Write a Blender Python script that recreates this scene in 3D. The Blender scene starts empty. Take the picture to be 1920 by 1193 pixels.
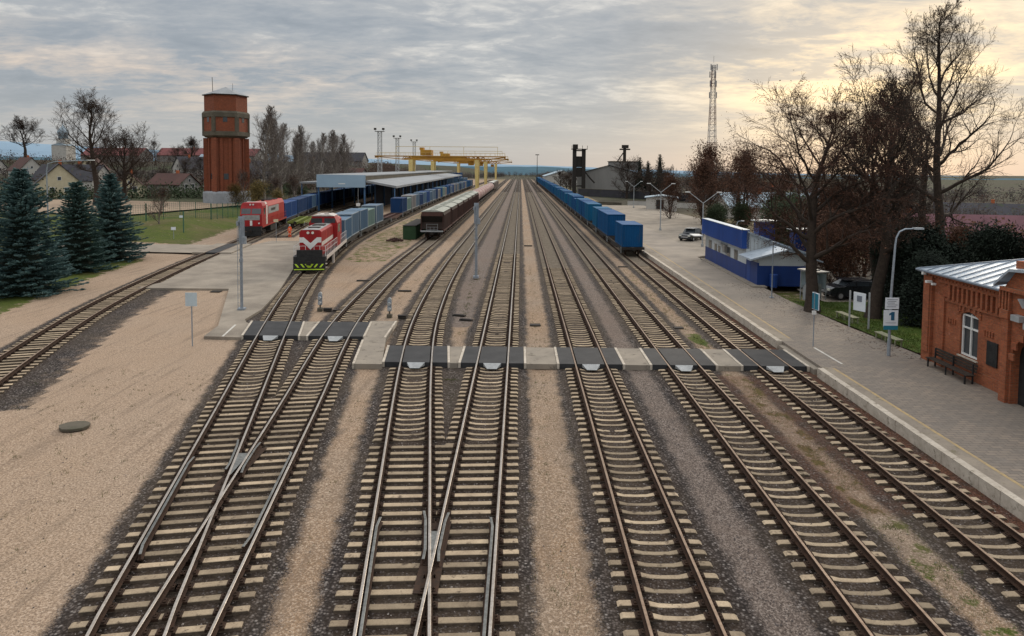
import bpy, bmesh, math, random
from mathutils import Vector, Matrix, noise
sc = bpy.context.scene
COL = sc.collection
PI = math.pi
R = random.Random(7)

# ------------------------------------------------------------------ helpers
def link(o):
    COL.objects.link(o); return o

def tag(o, label=None, cat=None, group=None, kind=None):
    if label: o['label'] = label
    if cat: o['category'] = cat
    if group: o['group'] = group
    if kind: o['kind'] = kind
    return o

def empty(name, loc=(0, 0, 0), rz=0, label=None, cat=None, group=None):
    o = bpy.data.objects.new(name, None)
    o.location = loc; o.rotation_euler = (0, 0, rz); o.empty_display_size = .5
    link(o); return tag(o, label, cat, group)

class MB:
    def __init__(s): s.v = []; s.f = []; s.m = []
    def add(s, vs, fs, m=0):
        b = len(s.v); s.v.extend(vs)
        for f in fs: s.f.append(tuple(i + b for i in f)); s.m.append(m)
        return s
    def box(s, x0, x1, y0, y1, z0, z1, m=0):
        vs = [(x, y, z) for z in (z0, z1) for y in (y0, y1) for x in (x0, x1)]
        return s.add(vs, [(0, 2, 3, 1), (4, 5, 7, 6), (0, 1, 5, 4), (2, 6, 7, 3), (0, 4, 6, 2), (1, 3, 7, 5)], m)
    def cb(s, cx, cy, cz, sx, sy, sz, m=0, rz=0):   # centred box, optionally turned
        c, n = math.cos(rz), math.sin(rz); vs = []
        for z in (-.5, .5):
            for y in (-.5, .5):
                for x in (-.5, .5):
                    a, b = x * sx, y * sy
                    vs.append((cx + a * c - b * n, cy + a * n + b * c, cz + z * sz))
        return s.add(vs, [(0, 2, 3, 1), (4, 5, 7, 6), (0, 1, 5, 4), (2, 6, 7, 3), (0, 4, 6, 2), (1, 3, 7, 5)], m)
    def poly(s, pts, m=0):
        return s.add(list(pts), [tuple(range(len(pts)))], m)
    def extr(s, poly2, a0, a1, axis='y', m=0):       # extrude 2D polygon along an axis
        n = len(poly2); vs = []
        for a in (a0, a1):
            for p, q in poly2:
                vs.append((p, a, q) if axis == 'y' else ((a, p, q) if axis == 'x' else (p, q, a)))
        fs = [(i, (i + 1) % n, (i + 1) % n + n, i + n) for i in range(n)]
        fs += [tuple(range(n))[::-1], tuple(range(n, 2 * n))]
        return s.add(vs, fs, m)
    def tube(s, p0, p1, r0, r1=None, n=6, m=0, cap=True):
        r1 = r0 if r1 is None else r1
        p0 = Vector(p0); p1 = Vector(p1); d = p1 - p0
        if d.length < 1e-6: return s
        d.normalize()
        a = d.orthogonal().normalized(); b = d.cross(a); vs = []
        for p, r in ((p0, r0), (p1, r1)):
            for i in range(n):
                t = 2 * PI * i / n
                vs.append(tuple(p + a * (r * math.cos(t)) + b * (r * math.sin(t))))
        fs = [(i, (i + 1) % n, (i + 1) % n + n, i + n) for i in range(n)]
        if cap: fs += [tuple(range(n))[::-1], tuple(range(n, 2 * n))]
        return s.add(vs, fs, m)
    def path(s, pts, rs, n=5, m=0):
        pts = [Vector(p) for p in pts]; k = len(pts); vs = []
        a = None
        for i, p in enumerate(pts):
            d = (pts[min(i + 1, k - 1)] - pts[max(i - 1, 0)])
            if d.length < 1e-7: d = Vector((0, 0, 1))
            d.normalize()
            a = d.orthogonal() if a is None else (a - d * a.dot(d))
            if a.length < 1e-5: a = d.orthogonal()
            a.normalize(); b = d.cross(a); r = rs[i]
            for j in range(n):
                t = 2 * PI * j / n
                vs.append(tuple(p + a * (r * math.cos(t)) + b * (r * math.sin(t))))
        fs = [(i * n + j, i * n + (j + 1) % n, (i + 1) * n + (j + 1) % n, (i + 1) * n + j) for i in range(k - 1) for j in range(n)]
        fs.append(tuple(range((k - 1) * n, k * n)))
        return s.add(vs, fs, m)
    def lathe(s, prof, n=12, c=(0, 0), m=0, ph=0):
        vs = []; k = len(prof)
        for r, z in prof:
            for j in range(n):
                t = 2 * PI * j / n + ph
                vs.append((c[0] + r * math.cos(t), c[1] + r * math.sin(t), z))
        fs = [(i * n + j, i * n + (j + 1) % n, (i + 1) * n + (j + 1) % n, (i + 1) * n + j) for i in range(k - 1) for j in range(n)]
        fs += [tuple(range(n))[::-1], tuple(range((k - 1) * n, k * n))]
        return s.add(vs, fs, m)
    def mesh(s, name, mats, smooth=False):
        me = bpy.data.meshes.new(name); me.from_pydata(s.v, [], s.f)
        for mt in (mats if isinstance(mats, (list, tuple)) else [mats]): me.materials.append(mt)
        if any(s.m): me.polygons.foreach_set('material_index', s.m)
        if smooth: me.polygons.foreach_set('use_smooth', [True] * len(s.f))
        me.update(); return me
    def build(s, name, mats, parent=None, loc=(0, 0, 0), rz=0, smooth=False):
        o = bpy.data.objects.new(name, s.mesh(name, mats, smooth))
        o.location = loc; o.rotation_euler = (0, 0, rz); link(o)
        if parent is not None: o.parent = parent
        return o

def put(name, me, parent=None, loc=(0, 0, 0), rz=0, scale=None):
    o = bpy.data.objects.new(name, me); o.location = loc; o.rotation_euler = (0, 0, rz)
    if scale: o.scale = scale
    link(o)
    if parent is not None: o.parent = parent
    return o

def kids(o, table): return table.get(o.name, [])
def copy_tree(src, loc, rz, label=None, scale=None):
    c = src.copy(); link(c); c.location = loc; c.rotation_euler = (0, 0, rz)
    if label: c['label'] = label
    if scale: c.scale = scale
    for ch in list(src.children):
        k = ch.copy(); link(k); k.parent = c
        for g in list(ch.children):
            q = g.copy(); link(q); q.parent = k
    return c

# ------------------------------------------------------------------ materials
def nodes(name):
    m = bpy.data.materials.new(name); m.use_nodes = True
    nt = m.node_tree; N = nt.nodes; L = nt.links
    return m, N, L, N['Principled BSDF']

def N_(N, t, **k):
    n = N.new(t)
    for a, b in k.items(): setattr(n, a, b)
    return n

def mixc(N, L, f, a, b, bt='MIX'):
    n = N.new('ShaderNodeMix'); n.data_type = 'RGBA'; n.blend_type = bt
    for s, v in ((n.inputs[0], f), (n.inputs[6], a), (n.inputs[7], b)):
        if hasattr(v, 'is_output'): L.new(v, s)
        elif isinstance(v, (tuple, list)): s.default_value = (*v[:3], 1)
        else: s.default_value = v
    return n.outputs[2]

def math_(N, L, op, a, b=0., c=0.):
    n = N.new('ShaderNodeMath'); n.operation = op
    for s, v in zip(n.inputs, (a, b, c)):
        if hasattr(v, 'is_output'): L.new(v, s)
        else: s.default_value = v
    return n.outputs[0]

def ramp(N, L, f, stops):
    n = N.new('ShaderNodeValToRGB'); e = n.color_ramp.elements
    while len(e) < len(stops): e.new(.5)
    for q, (p, c) in zip(e, stops):
        q.position = p; q.color = (c, c, c, 1) if not isinstance(c, (tuple, list)) else (*c, 1)
    L.new(f, n.inputs[0]); return n.outputs[0]

def noise_(N, L, vec, scale, detail=4, rough=.55, dist=0.):
    n = N.new('ShaderNodeTexNoise'); n.inputs['Scale'].default_value = scale
    n.inputs['Detail'].default_value = detail; n.inputs['Roughness'].default_value = rough
    n.inputs['Distortion'].default_value = dist
    if vec is not None: L.new(vec, n.inputs['Vector'])
    return n.outputs[0]

def mat(name, c1, c2=None, scale=1.5, rough=.8, bump=0., fine=12., metal=0., streak=False, c3=None, obj=True, spec=.3):
    """mottled weathered surface: two colours over a broad and a fine noise, optional vertical streaks, bump"""
    m, N, L, P = nodes(name)
    c2 = c2 or tuple(v * .7 for v in c1)
    if obj: vec = N_(N, 'ShaderNodeTexCoord').outputs['Object']
    else: vec = N_(N, 'ShaderNodeNewGeometry').outputs['Position']
    v2 = vec
    if streak:
        mp = N_(N, 'ShaderNodeMapping'); mp.inputs['Scale'].default_value = (1, 1, .15); L.new(vec, mp.inputs[0]); v2 = mp.outputs[0]
    a = noise_(N, L, v2, scale, 5, .6)
    b = noise_(N, L, vec, fine, 3, .6)
    f = math_(N, L, 'ADD', math_(N, L, 'MULTIPLY', a, .65), math_(N, L, 'MULTIPLY', b, .35))
    col = mixc(N, L, ramp(N, L, f, [(.35, 0.), (.65, 1.)]), c1, c2)
    if c3:
        d = noise_(N, L, v2, scale * 2.3, 6, .7)
        col = mixc(N, L, ramp(N, L, d, [(.56, 0.), (.66, 1.)]), col, c3)
    L.new(col, P.inputs['Base Color'])
    P.inputs['Roughness'].default_value = rough; P.inputs['Metallic'].default_value = metal
    P.inputs['Specular IOR Level'].default_value = spec
    if bump:
        bn = N_(N, 'ShaderNodeBump'); bn.inputs['Strength'].default_value = bump; bn.inputs['Distance'].default_value = .03
        L.new(b, bn.inputs['Height']); L.new(bn.outputs[0], P.inputs['Normal'])
    return m

def brickmat(name, c1, c2, mortar, bw=.26, bh=.075, msize=.008, wet=None, bump=.4):
    m, N, L, P = nodes(name)
    g = N_(N, 'ShaderNodeNewGeometry'); sep = N_(N, 'ShaderNodeSeparateXYZ'); L.new(g.outputs['Position'], sep.inputs[0])
    u = math_(N, L, 'ADD', sep.outputs[0], sep.outputs[1])
    cmb = N_(N, 'ShaderNodeCombineXYZ'); L.new(u, cmb.inputs[0]); L.new(sep.outputs[2], cmb.inputs[1])
    br = N_(N, 'ShaderNodeTexBrick'); L.new(cmb.outputs[0], br.inputs['Vector'])
    br.inputs['Scale'].default_value = 1; br.inputs['Brick Width'].default_value = bw; br.inputs['Row Height'].default_value = bh
    br.inputs['Mortar Size'].default_value = msize; br.inputs['Color1'].default_value = (*c1, 1); br.inputs['Color2'].default_value = (*c2, 1)
    br.inputs['Mortar'].default_value = (*mortar, 1); br.inputs['Bias'].default_value = 0
    a = noise_(N, L, g.outputs['Position'], .9, 6, .65)
    b = noise_(N, L, g.outputs['Position'], 7, 4, .7)
    col = mixc(N, L, ramp(N, L, a, [(.3, .45), (.7, 0.)]), br.outputs[0], wet or tuple(v * .45 for v in c1))
    col = mixc(N, L, ramp(N, L, b, [(.5, 0.), (.66, .6)]), col, tuple(min(1, v * 1.75) for v in c2))
    col = mixc(N, L, ramp(N, L, noise_(N, L, g.outputs['Position'], 2.3, 6, .75), [(.52, 0.), (.64, .55)]), col, tuple(v * .38 for v in c1))
    col = mixc(N, L, ramp(N, L, noise_(N, L, g.outputs['Position'], 4.1, 5, .8), [(.60, 0.), (.70, .6)]), col, tuple(min(1, v + .16) for v in c1))
    L.new(col, P.inputs['Base Color']); P.inputs['Roughness'].default_value = .9
    bn = N_(N, 'ShaderNodeBump'); bn.inputs['Strength'].default_value = bump; bn.inputs['Distance'].default_value = .02
    L.new(math_(N, L, 'SUBTRACT', b, br.outputs['Fac']), bn.inputs['Height']); L.new(bn.outputs[0], P.inputs['Normal'])
    return m

M = {}
M['rail_top'] = mat('rail_head_steel', (.46, .42, .38), (.30, .26, .22), 3, .38, metal=.6, obj=False)
M['rail_top_dull'] = mat('rail_head_worn', (.30, .22, .16), (.17, .11, .075), 3, .5, metal=.4, obj=False)
M['rail_side'] = mat('rail_rust', (.030, .017, .011), (.055, .028, .016), 4, .9, obj=False)
M['conc_slp'] = mat('sleeper_concrete', (.50, .395, .27), (.29, .22, .15), 1.7, .9, bump=.4, fine=22, obj=False, c3=(.13, .095, .065))
def vary(m_, lo=.55, hi=1.12):
    N = m_.node_tree.nodes; L = m_.node_tree.links; P = N['Principled BSDF']; src = P.inputs['Base Color'].links[0].from_socket
    oi = N_(N, 'ShaderNodeObjectInfo'); hv = N_(N, 'ShaderNodeHueSaturation'); L.new(src, hv.inputs['Color'])
    L.new(math_(N, L, 'ADD', math_(N, L, 'MULTIPLY', oi.outputs['Random'], hi - lo), lo), hv.inputs['Value']); L.new(hv.outputs[0], P.inputs['Base Color'])
vary(M['conc_slp'])
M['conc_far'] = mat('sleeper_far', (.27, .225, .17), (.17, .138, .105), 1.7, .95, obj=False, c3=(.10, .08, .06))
M['conc_shade'] = mat('sleeper_side', (.13, .10, .072), (.06, .045, .034), 3, .95, obj=False)  # dark tone put on the sleeper sides so only the tops look lit
M['rust_fast'] = mat('fastening_rust', (.026, .016, .011), (.05, .026, .015), 6, .9, obj=False)
M['steel_grey'] = mat('grey_steel', (.42, .44, .45), (.30, .32, .33), 2, .5, metal=.3)
M['galv'] = mat('galvanised_steel', (.34, .38, .42), (.24, .27, .31), 3, .45, metal=.4)
M['guard'] = mat('guard_rail_grease', (.21, .215, .205), (.09, .092, .088), 3, .5, metal=.4, obj=False)
M['dark'] = mat('dark_underframe', (.018, .017, .017), (.035, .028, .022), 3, .85)
M['black'] = mat('black_steel', (.012, .012, .013), (.03, .03, .03), 3, .6)
M['white'] = mat('white_paint', (.74, .74, .72), (.60, .60, .58), 2, .6)
M['cream'] = mat('cream_render', (.62, .55, .38), (.50, .43, .29), 1.2, .9)
M['glass'] = mat('dark_glass', (.02, .025, .03), (.05, .06, .07), 1, .12, spec=.6)
M['rubber'] = mat('rubber_panel', (.022, .023, .025), (.045, .045, .047), 1.2, .75, bump=.2, fine=30, obj=False)
M['slab'] = mat('concrete_slab', (.30, .26, .21), (.20, .175, .145), .9, .95, bump=.3, fine=30, obj=False, c3=(.14, .12, .095))
M['kerb'] = mat('kerb_white', (.56, .50, .42), (.36, .31, .25), 1.6, .9, obj=False, c3=(.2, .17, .13))
M['ramp'] = mat('ramp_metal', (.38, .39, .39), (.24, .25, .25), 3, .5, obj=False)
M['asph'] = mat('asphalt_old', (.33, .285, .23), (.17, .145, .118), .35, .95, bump=.2, fine=14, obj=False, c3=(.24, .21, .17))
M['yel'] = mat('worn_yellow_line', (.46, .33, .15), (.30, .235, .15), 2.2, .9, obj=False, c3=(.22, .19, .15))
M['wline'] = mat('worn_white_line', (.62, .60, .55), (.40, .38, .34), 2.2, .9, obj=False)
M['red'] = mat('loco_red', (.36, .022, .024), (.24, .015, .018), 1.5, .45, spec=.2, streak=True, c3=(.20, .03, .025))
M['redor'] = mat('loco_orange_red', (.40, .036, .026), (.28, .022, .02), 1.5, .5, spec=.2, streak=True)
M['locow'] = mat('loco_white', (.62, .58, .54), (.44, .38, .34), 2, .6, streak=True)
M['locog'] = mat('loco_grey', (.32, .32, .31), (.20, .20, .20), 2, .6)
M['hiviz'] = mat('hazard_lime', (.62, .85, .05), (.45, .65, .05), 3, .6)
M['lime'] = mat('lime_wagon', (.24, .29, .045), (.08, .10, .03), 2, .7)
M['redox'] = mat('red_oxide', (.100, .050, .040), (.06, .032, .027), 1.2, .85, streak=True, c3=(.05, .022, .018))
M['hopside'] = mat('hopper_side', (.070, .048, .040), (.036, .028, .024), 1.2, .85, streak=True)
M['hoproof'] = mat('hopper_roof', (.42, .43, .38), (.28, .29, .25), 1.5, .85, c3=(.16, .15, .12))
M['pink'] = mat('tank_faded_red', (.27, .085, .075), (.18, .05, .05), 1.5, .7)
M['yellow'] = mat('crane_yellow', (.50, .27, .03), (.30, .13, .02), .25, .6)
M['yelpale'] = mat('crane_yellow_pale', (.62, .50, .20), (.48, .34, .12), 1, .6)
M['roofgrey'] = mat('canopy_roof', (.30, .315, .325), (.20, .21, .22), .4, .6, obj=False)
M['fascia'] = mat('canopy_fascia', (.30, .42, .52), (.26, .36, .46), .4, .6)
M['shade_navy'] = mat('canopy_shade_navy', (.012, .018, .03), (.02, .025, .035), .5, .8)
M['bluesteel'] = mat('blue_column', (.06, .14, .26), (.04, .09, .18), 1, .6)
M['brick'] = brickmat('orange_brick', (.44, .125, .045), (.25, .060, .025), (.22, .12, .07), msize=.012, bump=.8)
M['brickd'] = brickmat('tower_brick', (.27, .070, .028), (.19, .048, .021), (.15, .065, .035), bw=.3, bh=.09, wet=(.085, .032, .018))
M['conc'] = mat('old_concrete', (.125, .108, .082), (.075, .066, .050), .7, .95, c3=(.075, .075, .048))
M['concw'] = mat('pale_concrete', (.33, .36, .39), (.23, .25, .27), .7, .9, c3=(.22, .23, .23))
M['zinc'] = mat('zinc_roof', (.48, .55, .62), (.34, .40, .46), .7, .42, metal=.25, c3=(.26, .31, .36), spec=.5)
M['zincd'] = mat('zinc_seam', (.22, .26, .31), (.16, .19, .23), 1, .5)
M['bblue'] = mat('building_blue', (.009, .042, .20), (.006, .028, .135), .8, .5, spec=.4, streak=True)
M['bblue2'] = mat('building_blue_bright', (.012, .060, .27), (.008, .042, .20), .8, .5, spec=.4, streak=True)
M['bwhite'] = mat('building_cladding', (.50, .53, .54), (.40, .43, .44), .8, .7, streak=True)
M['wood'] = mat('bench_wood', (.30, .30, .20), (.18, .18, .12), 3, .8)
M['woodd'] = mat('dark_bench', (.03, .022, .018), (.06, .045, .035), 3, .7)
M['bark'] = mat('bark', (.026, .019, .015), (.058, .042, .032), 4, .95, bump=.5, obj=False)
M['barkb'] = mat('birch_bark', (.42, .38, .33), (.20, .17, .14), 3, .9, c3=(.06, .05, .045), obj=False)
M['twig'] = mat('twigs', (.036, .025, .020), (.066, .044, .033), .8, .95, obj=False)
M['twigred'] = mat('twigs_reddish', (.052, .026, .018), (.085, .042, .028), .8, .95, obj=False)
M['twiggrey'] = mat('twigs_grey', (.12, .10, .09), (.19, .16, .14), .8, .95, obj=False)
M['leafb'] = mat('dry_leaf', (.115, .052, .028), (.055, .028, .018), 1.2, .9, obj=False)
M['leafo'] = mat('ochre_leaf', (.19, .13, .04), (.10, .08, .03), .7, .9, obj=False)
M['leafg'] = mat('dull_green_leaf', (.045, .065, .028), (.025, .036, .018), .5, .9, obj=False)
M['leafd'] = mat('dark_evergreen_leaf', (.016, .026, .016), (.008, .013, .009), .6, .9, obj=False)
M['needle'] = mat('blue_spruce_needle', (.105, .185, .180), (.022, .052, .052), .55, .8, fine=5., obj=False, c3=(.20, .31, .30))
M['needled'] = mat('green_spruce_needle', (.070, .135, .112), (.018, .042, .036), .55, .8, fine=5., obj=False, c3=(.09, .15, .13))
M['fencegreen'] = mat('fence_green', (.05, .14, .09), (.03, .09, .06), 2, .6)
M['signw'] = mat('sign_white', (.70, .74, .78), (.60, .65, .70), 2, .5)
M['signback'] = mat('sign_back', (.50, .58, .62), (.42, .50, .54), 2, .5)
M['signb'] = mat('sign_blue', (.02, .11, .20), (.02, .09, .17), 2, .5)
M['teal'] = mat('sign_teal', (.02, .19, .28), (.02, .15, .22), 2, .5)
M['lettering'] = mat('grey_lettering', (.18, .2, .24), (.14, .16, .2), 2, .6)
M['lampred'] = mat('lamp_red', (.5, .02, .02), (.4, .02, .02), 2, .4)
M['carblk'] = mat('car_black', (.012, .014, .018), (.02, .022, .028), 1, .22, spec=.6)
M['carsil'] = mat('car_silver', (.45, .46, .47), (.36, .37, .38), 1, .25, metal=.5)
M['tyre'] = mat('tyre', (.012, .012, .012), (.02, .02, .02), 4, .9)
M['orange'] = mat('hiviz_orange', (.85, .12, .02), (.65, .08, .015), 6, .7)
M['skin'] = mat('skin', (.45, .26, .18), (.38, .2, .14), 6, .6)
M['reflect'] = mat('reflective_tape', (.7, .7, .62), (.6, .6, .52), 6, .5)
M['mred'] = mat('mast_red', (.19, .105, .095), (.14, .08, .07), 1, .6)
M['mwhite'] = mat('mast_white', (.36, .34, .33), (.3, .29, .28), 1, .6)
M['roofd'] = mat('roof_dark', (.060, .058, .068), (.035, .034, .04), .3, .9, c3=(.05, .06, .035))
M['roofb'] = mat('roof_brown', (.10, .05, .042), (.06, .034, .03), .3, .9)
M['roofr'] = mat('roof_red', (.20, .070, .066), (.13, .05, .05), .3, .9)
M['roofp'] = mat('roof_plum', (.14, .062, .075), (.09, .04, .05), .3, .9)
M['roofl'] = mat('roof_light', (.36, .44, .50), (.26, .33, .38), .3, .7)
M['wallw'] = mat('wall_white', (.50, .48, .44), (.38, .36, .33), .5, .9)
M['wallo'] = mat('wall_orange', (.40, .12, .05), (.30, .09, .04), .5, .9)
M['wallg'] = mat('wall_grey', (.26, .25, .235), (.18, .175, .165), .3, .95, streak=True)
M['hedge'] = M['leafg']
M['woods'] = mat('distant_woods', (.075, .072, .062), (.04, .046, .040), .02, .95, fine=.2, obj=False)
CONT = {}
for k, a in {'blue': (.006, .075, .205), 'blue2': (.008, .105, .220), 'navy': (.012, .045, .13), 'slate': (.085, .15, .23), 'slate2': (.11, .17, .24),
             'sage': (.16, .24, .22), 'grey': (.22, .21, .21), 'royal': (.015, .06, .20), 'rust': (.20, .06, .045)}.items():
    CONT[k] = [mat('container_' + k, a, tuple(v * .68 for v in a), .9, .75, streak=True, spec=.15, c3=tuple(v * .6 + .02 for v in a)),
               mat('container_roof_' + k, tuple(min(1, v * 1.2 + .035) for v in a), tuple(v * .95 + .02 for v in a), .9, .7)]

# ------------------------------------------------------------------ track centre lines  (X as a function of Y)
def curve(pts):
    n = len(pts); ys = [p[1] for p in pts]; xs = [p[0] for p in pts]
    d = [(xs[i + 1] - xs[i]) / (ys[i + 1] - ys[i]) for i in range(n - 1)]
    t = [d[0]] + [(d[i - 1] * (ys[i + 1] - ys[i]) + d[i] * (ys[i] - ys[i - 1])) / (ys[i + 1] - ys[i - 1]) for i in range(1, n - 1)] + [d[-1]]
    def f(y):
        if y <= ys[0]: return xs[0] + d[0] * (y - ys[0])
        if y >= ys[-1]: return xs[-1] + d[-1] * (y - ys[-1])
        i = max(k for k in range(n - 1) if ys[k] <= y); h = ys[i + 1] - ys[i]; u = (y - ys[i]) / h
        return ((2 * u**3 - 3 * u**2 + 1) * xs[i] + (u**3 - 2 * u**2 + u) * h * t[i] + (-2 * u**3 + 3 * u**2) * xs[i + 1] + (u**3 - u**2) * h * t[i + 1])
    return f
fA = lambda y: 3.72
fB = lambda y: 8.50
fC = lambda y: 13.17
fD = lambda y: -1.38
_f3 = curve([(-2.68, 14.2), (-3.50, 20.5), (-5.32, 35), (-5.74, 38.9), (-6.80, 57.3), (-7.02, 70), (-6.95, 104), (-6.9, 900)])
f3 = lambda y: _f3(y) if y > 14.2 else -1.38 - .00325 * max(0, y + 5.8)**2
_f2 = curve([(-5.55, 0), (-7.40, 14.1), (-7.95, 18.2), (-9.12, 27.2), (-11.36, 44.4), (-12.1, 56.9), (-12.4, 71), (-12.42, 96), (-12.42, 900)])
f2 = _f2
_f1 = curve([(-8.40, 14.1), (-9.90, 20.3), (-11.55, 27.1), (-15.6, 43.7), (-17.5, 52), (-19.9, 64), (-22.2, 80), (-23.6, 93), (-24.4, 108), (-24.7, 125), (-24.7, 900)])
f1 = lambda y: _f1(y) if y > 14.1 else f2(y) - .0032 * max(0, y + 3.3)**2
f0 = curve([(-14.2, 3), (-19.0, 15), (-22.8, 25), (-26.3, 35), (-29.8, 46.6), (-32.9, 61), (-35.7, 77.6), (-37.6, 91), (-43.8, 130), (-49.0, 163), (-52.5, 200), (-54, 260), (-54, 600)])
fS = curve([(-34.6, 98), (-37.0, 112), (-39.2, 126), (-41.5, 145), (-42.3, 160), (-42.5, 600)])
TR = {'A': (fA, -10, 880), 'B': (fB, -10, 880), 'C': (fC, -10, 880), 'D': (fD, -10, 880), '3': (f3, -2, 880), '2': (f2, -10, 880), '1': (f1, 0, 620), '0': (f0, 3, 480), 'S': (fS, 102, 420)}
def hdg(f, y): return -math.atan((f(y + .2) - f(y - .2)) / .4)     # rotation about z for something pointing along +Y

def sstep(x): x = max(0., min(1., x)); return x * x * (3 - 2 * x)
def hz(x, y):
    z = 0.
    if x < -44:
        s = f0(min(max(y, 3), 480)) - x
        z += 1.9 * sstep((s - 4.5) / 10) * sstep((y - 82) / 28)
    if x < -60: z += 12 * sstep((-x - 60) / 50) * sstep((y - 170) / 320) * (1 - sstep((y - 1500) / 3000))
    z -= 34 * sstep((y - 900) / 3000)
    if x > 60: z -= 5 * sstep((x - 60) / 120) * (1 - sstep((y - 900) / 1500))
    return z

# ------------------------------------------------------------------ ground
def axis(segs):
    out = [segs[0][0]]
    for a, b, st in segs:
        n = max(1, round((b - a) / st)); out += [a + (b - a) * (i + 1) / n for i in range(n)]
    return out
xs = axis([(-9000, -3000, 1500), (-3000, -600, 300), (-600, -120, 24), (-120, -60, 3), (-60, 26, .5), (26, 70, 2), (70, 400, 22), (400, 2400, 250), (2400, 9000, 1650)])
ys = axis([(-60, 0, 5), (0, 70, .5), (70, 130, 1), (130, 260, 3), (260, 520, 10), (520, 1000, 30), (1000, 3000, 200), (3000, 9000, 1000)])
gv = []; adt = []; agr = []; agv = []; afar = []; arus = []; apal = []
nx, ny = len(xs), len(ys)
def blob(x, y, cx, cy, rx, ry):
    return max(0., 1 - math.hypot((x - cx) / rx, (y - cy) / ry))
for y in ys:
    tx = []
    for k, (f, a, b) in TR.items():
        if a - 3 < y < b + 20: tx.append((f(y), math.cos(math.atan((f(y + 1) - f(y - 1)) / 2))))
    for x in xs:
        d = min([abs(x - c) * w for c, w in tx] + [20.])
        und = .03 * noise.noise(Vector((x * .25, y * .25, 0)))
        z = hz(x, y) - .085 - .045 * sstep((d - 1.4) / 1.2) + (und if d > 1.9 else 0)
        if f1(y) - 3.4 < x < f1(y) and 44.5 < y < 78: d = min(d, 1.75 + .35 * max(0, f1(y) - x - 2.6))
        if 28 < y < 80 and f0(y) < x < f0(y) + 3.6: d = min(d, 1.65 + .25 * max(0, x - f0(y) - 2.4))
        gv.append((x, y, z)); adt.append(d)
        g = 0.; v = 0.
        if 0 < y < 900:
            if 5.4 < x < 6.85: v = 1.
            if f3(y) + 1.6 < x < -3.0 and y > 44: v = 1.
            if y < 34 and f3(y) + 1.0 < x < -3: v = .6
        # grass
        s0 = f0(min(max(y, 3), 480)) - x
        if s0 > 4.6 and y < 600: g = .75 * sstep((s0 - 4.6) / 2.5) * (1 if not (75 < y < 90) else 0)
        if s0 > 18: g = .8 if y < 125 else .50
        if s0 > 24 and y > 160: g = .46
        if x > 15.5: g = .6
        if x > 22 and y > 60: g = .5
        if 10.0 < x < 11.8: g = max(g, .42 if y < 34 else .30)
        g = max(g, blob(x, y, 10.9, 41.5, .9, 3.5) * 1.1)
        if 19 < y < 34 and -11 < x < -9 : g = max(g, 0)
        if f1(y) + 2.2 < x < f2(y) - 2.2 and y > 74: g = max(g, .48)
        if f1(y) + 2.2 < x < f2(y) - 2.2 and y > 105: g = max(g, .42)
        if y > 900 or abs(x) > 400: g = .6
        agr.append(g); agv.append(v)
        afar.append(sstep((y - 125) / 50) if (x < f0(min(max(y, 3), 480)) - 8 or x > 25) else (sstep((y - 560) / 200)))
        apal.append(1. if (f0(min(max(y, 3), 480)) - 9 < x < f1(max(y, 0)) - 1.2 and y < 110) else (.35 if x < -6 else 0.))
        arus.append(1. if 14.0 < x < 15.2 and y < 80 else (.55 if 9.6 < x < 12.2 and 20 < y < 34.5 else 0.))
gf = [(j * nx + i, j * nx + i + 1, (j + 1) * nx + i + 1, (j + 1) * nx + i) for j in range(ny - 1) for i in range(nx - 1)]
gm = bpy.data.meshes.new('ground'); gm.from_pydata(gv, [], gf)
for nm, dat in (('dt', adt), ('grass', agr), ('gravel', agv), ('far', afar), ('rusty', arus), ('pale', apal)):
    at = gm.attributes.new(nm, 'FLOAT', 'POINT'); at.data.foreach_set('value', dat)
gm.polygons.foreach_set('use_smooth', [True] * len(gf))
ground = put('ground', gm); tag(ground, 'ground of tan sand, dark ballast and grass across the yard', 'ground', kind='structure')

m, N, L, P = nodes('ground_mix')
pos = N_(N, 'ShaderNodeNewGeometry').outputs['Position']
def attr(nm):
    a = N_(N, 'ShaderNodeAttribute'); a.attribute_name = nm; return a.outputs['Fac']
n_big = noise_(N, L, pos, .12, 5, .6); n_mid = noise_(N, L, pos, 1.1, 5, .65); n_fin = noise_(N, L, pos, 9, 4, .7); n_vf = noise_(N, L, pos, 34, 2, .6)
def voro(scale, out='Color', rnd=1.):
    v = N_(N, 'ShaderNodeTexVoronoi'); v.inputs['Scale'].default_value = scale; L.new(pos, v.inputs['Vector']); return v
v1 = voro(13.5); v2 = voro(26)
sp1 = N_(N, 'ShaderNodeSeparateColor'); L.new(v1.outputs['Color'], sp1.inputs[0])
sp2 = N_(N, 'ShaderNodeSeparateColor'); L.new(v2.outputs['Color'], sp2.inputs[0])
# sand
sand = mixc(N, L, ramp(N, L, n_mid, [(.3, 0.), (.7, 1.)]), (.385, .255, .155), (.265, .175, .108))
sand = mixc(N, L, ramp(N, L, n_big, [(.42, 0.), (.62, .8)]), sand, (.315, .245, .185))
sand = mixc(N, L, ramp(N, L, n_vf, [(.40, 0.), (.72, .8)]), sand, (.150, .112, .082), 'MIX')
sand = mixc(N, L, ramp(N, L, n_fin, [(.56, 0.), (.72, .55)]), sand, (.19, .13, .085))
sand = mixc(N, L, ramp(N, L, sp2.outputs[0], [(.80, 0.), (.94, .6)]), sand, (.50, .40, .31))
n_gr = noise_(N, L, pos, 15, 3, .75)
sand = mixc(N, L, math_(N, L, 'MULTIPLY', attr('pale'), .62), sand, mixc(N, L, ramp(N, L, n_vf, [(.35, 0.), (.68, 1.)]), (.54, .405, .295), (.28, .20, .14)))
sand = mixc(N, L, ramp(N, L, n_gr, [(.42, .6), (.52, 0.)]), sand, (.135, .098, .070))
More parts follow.
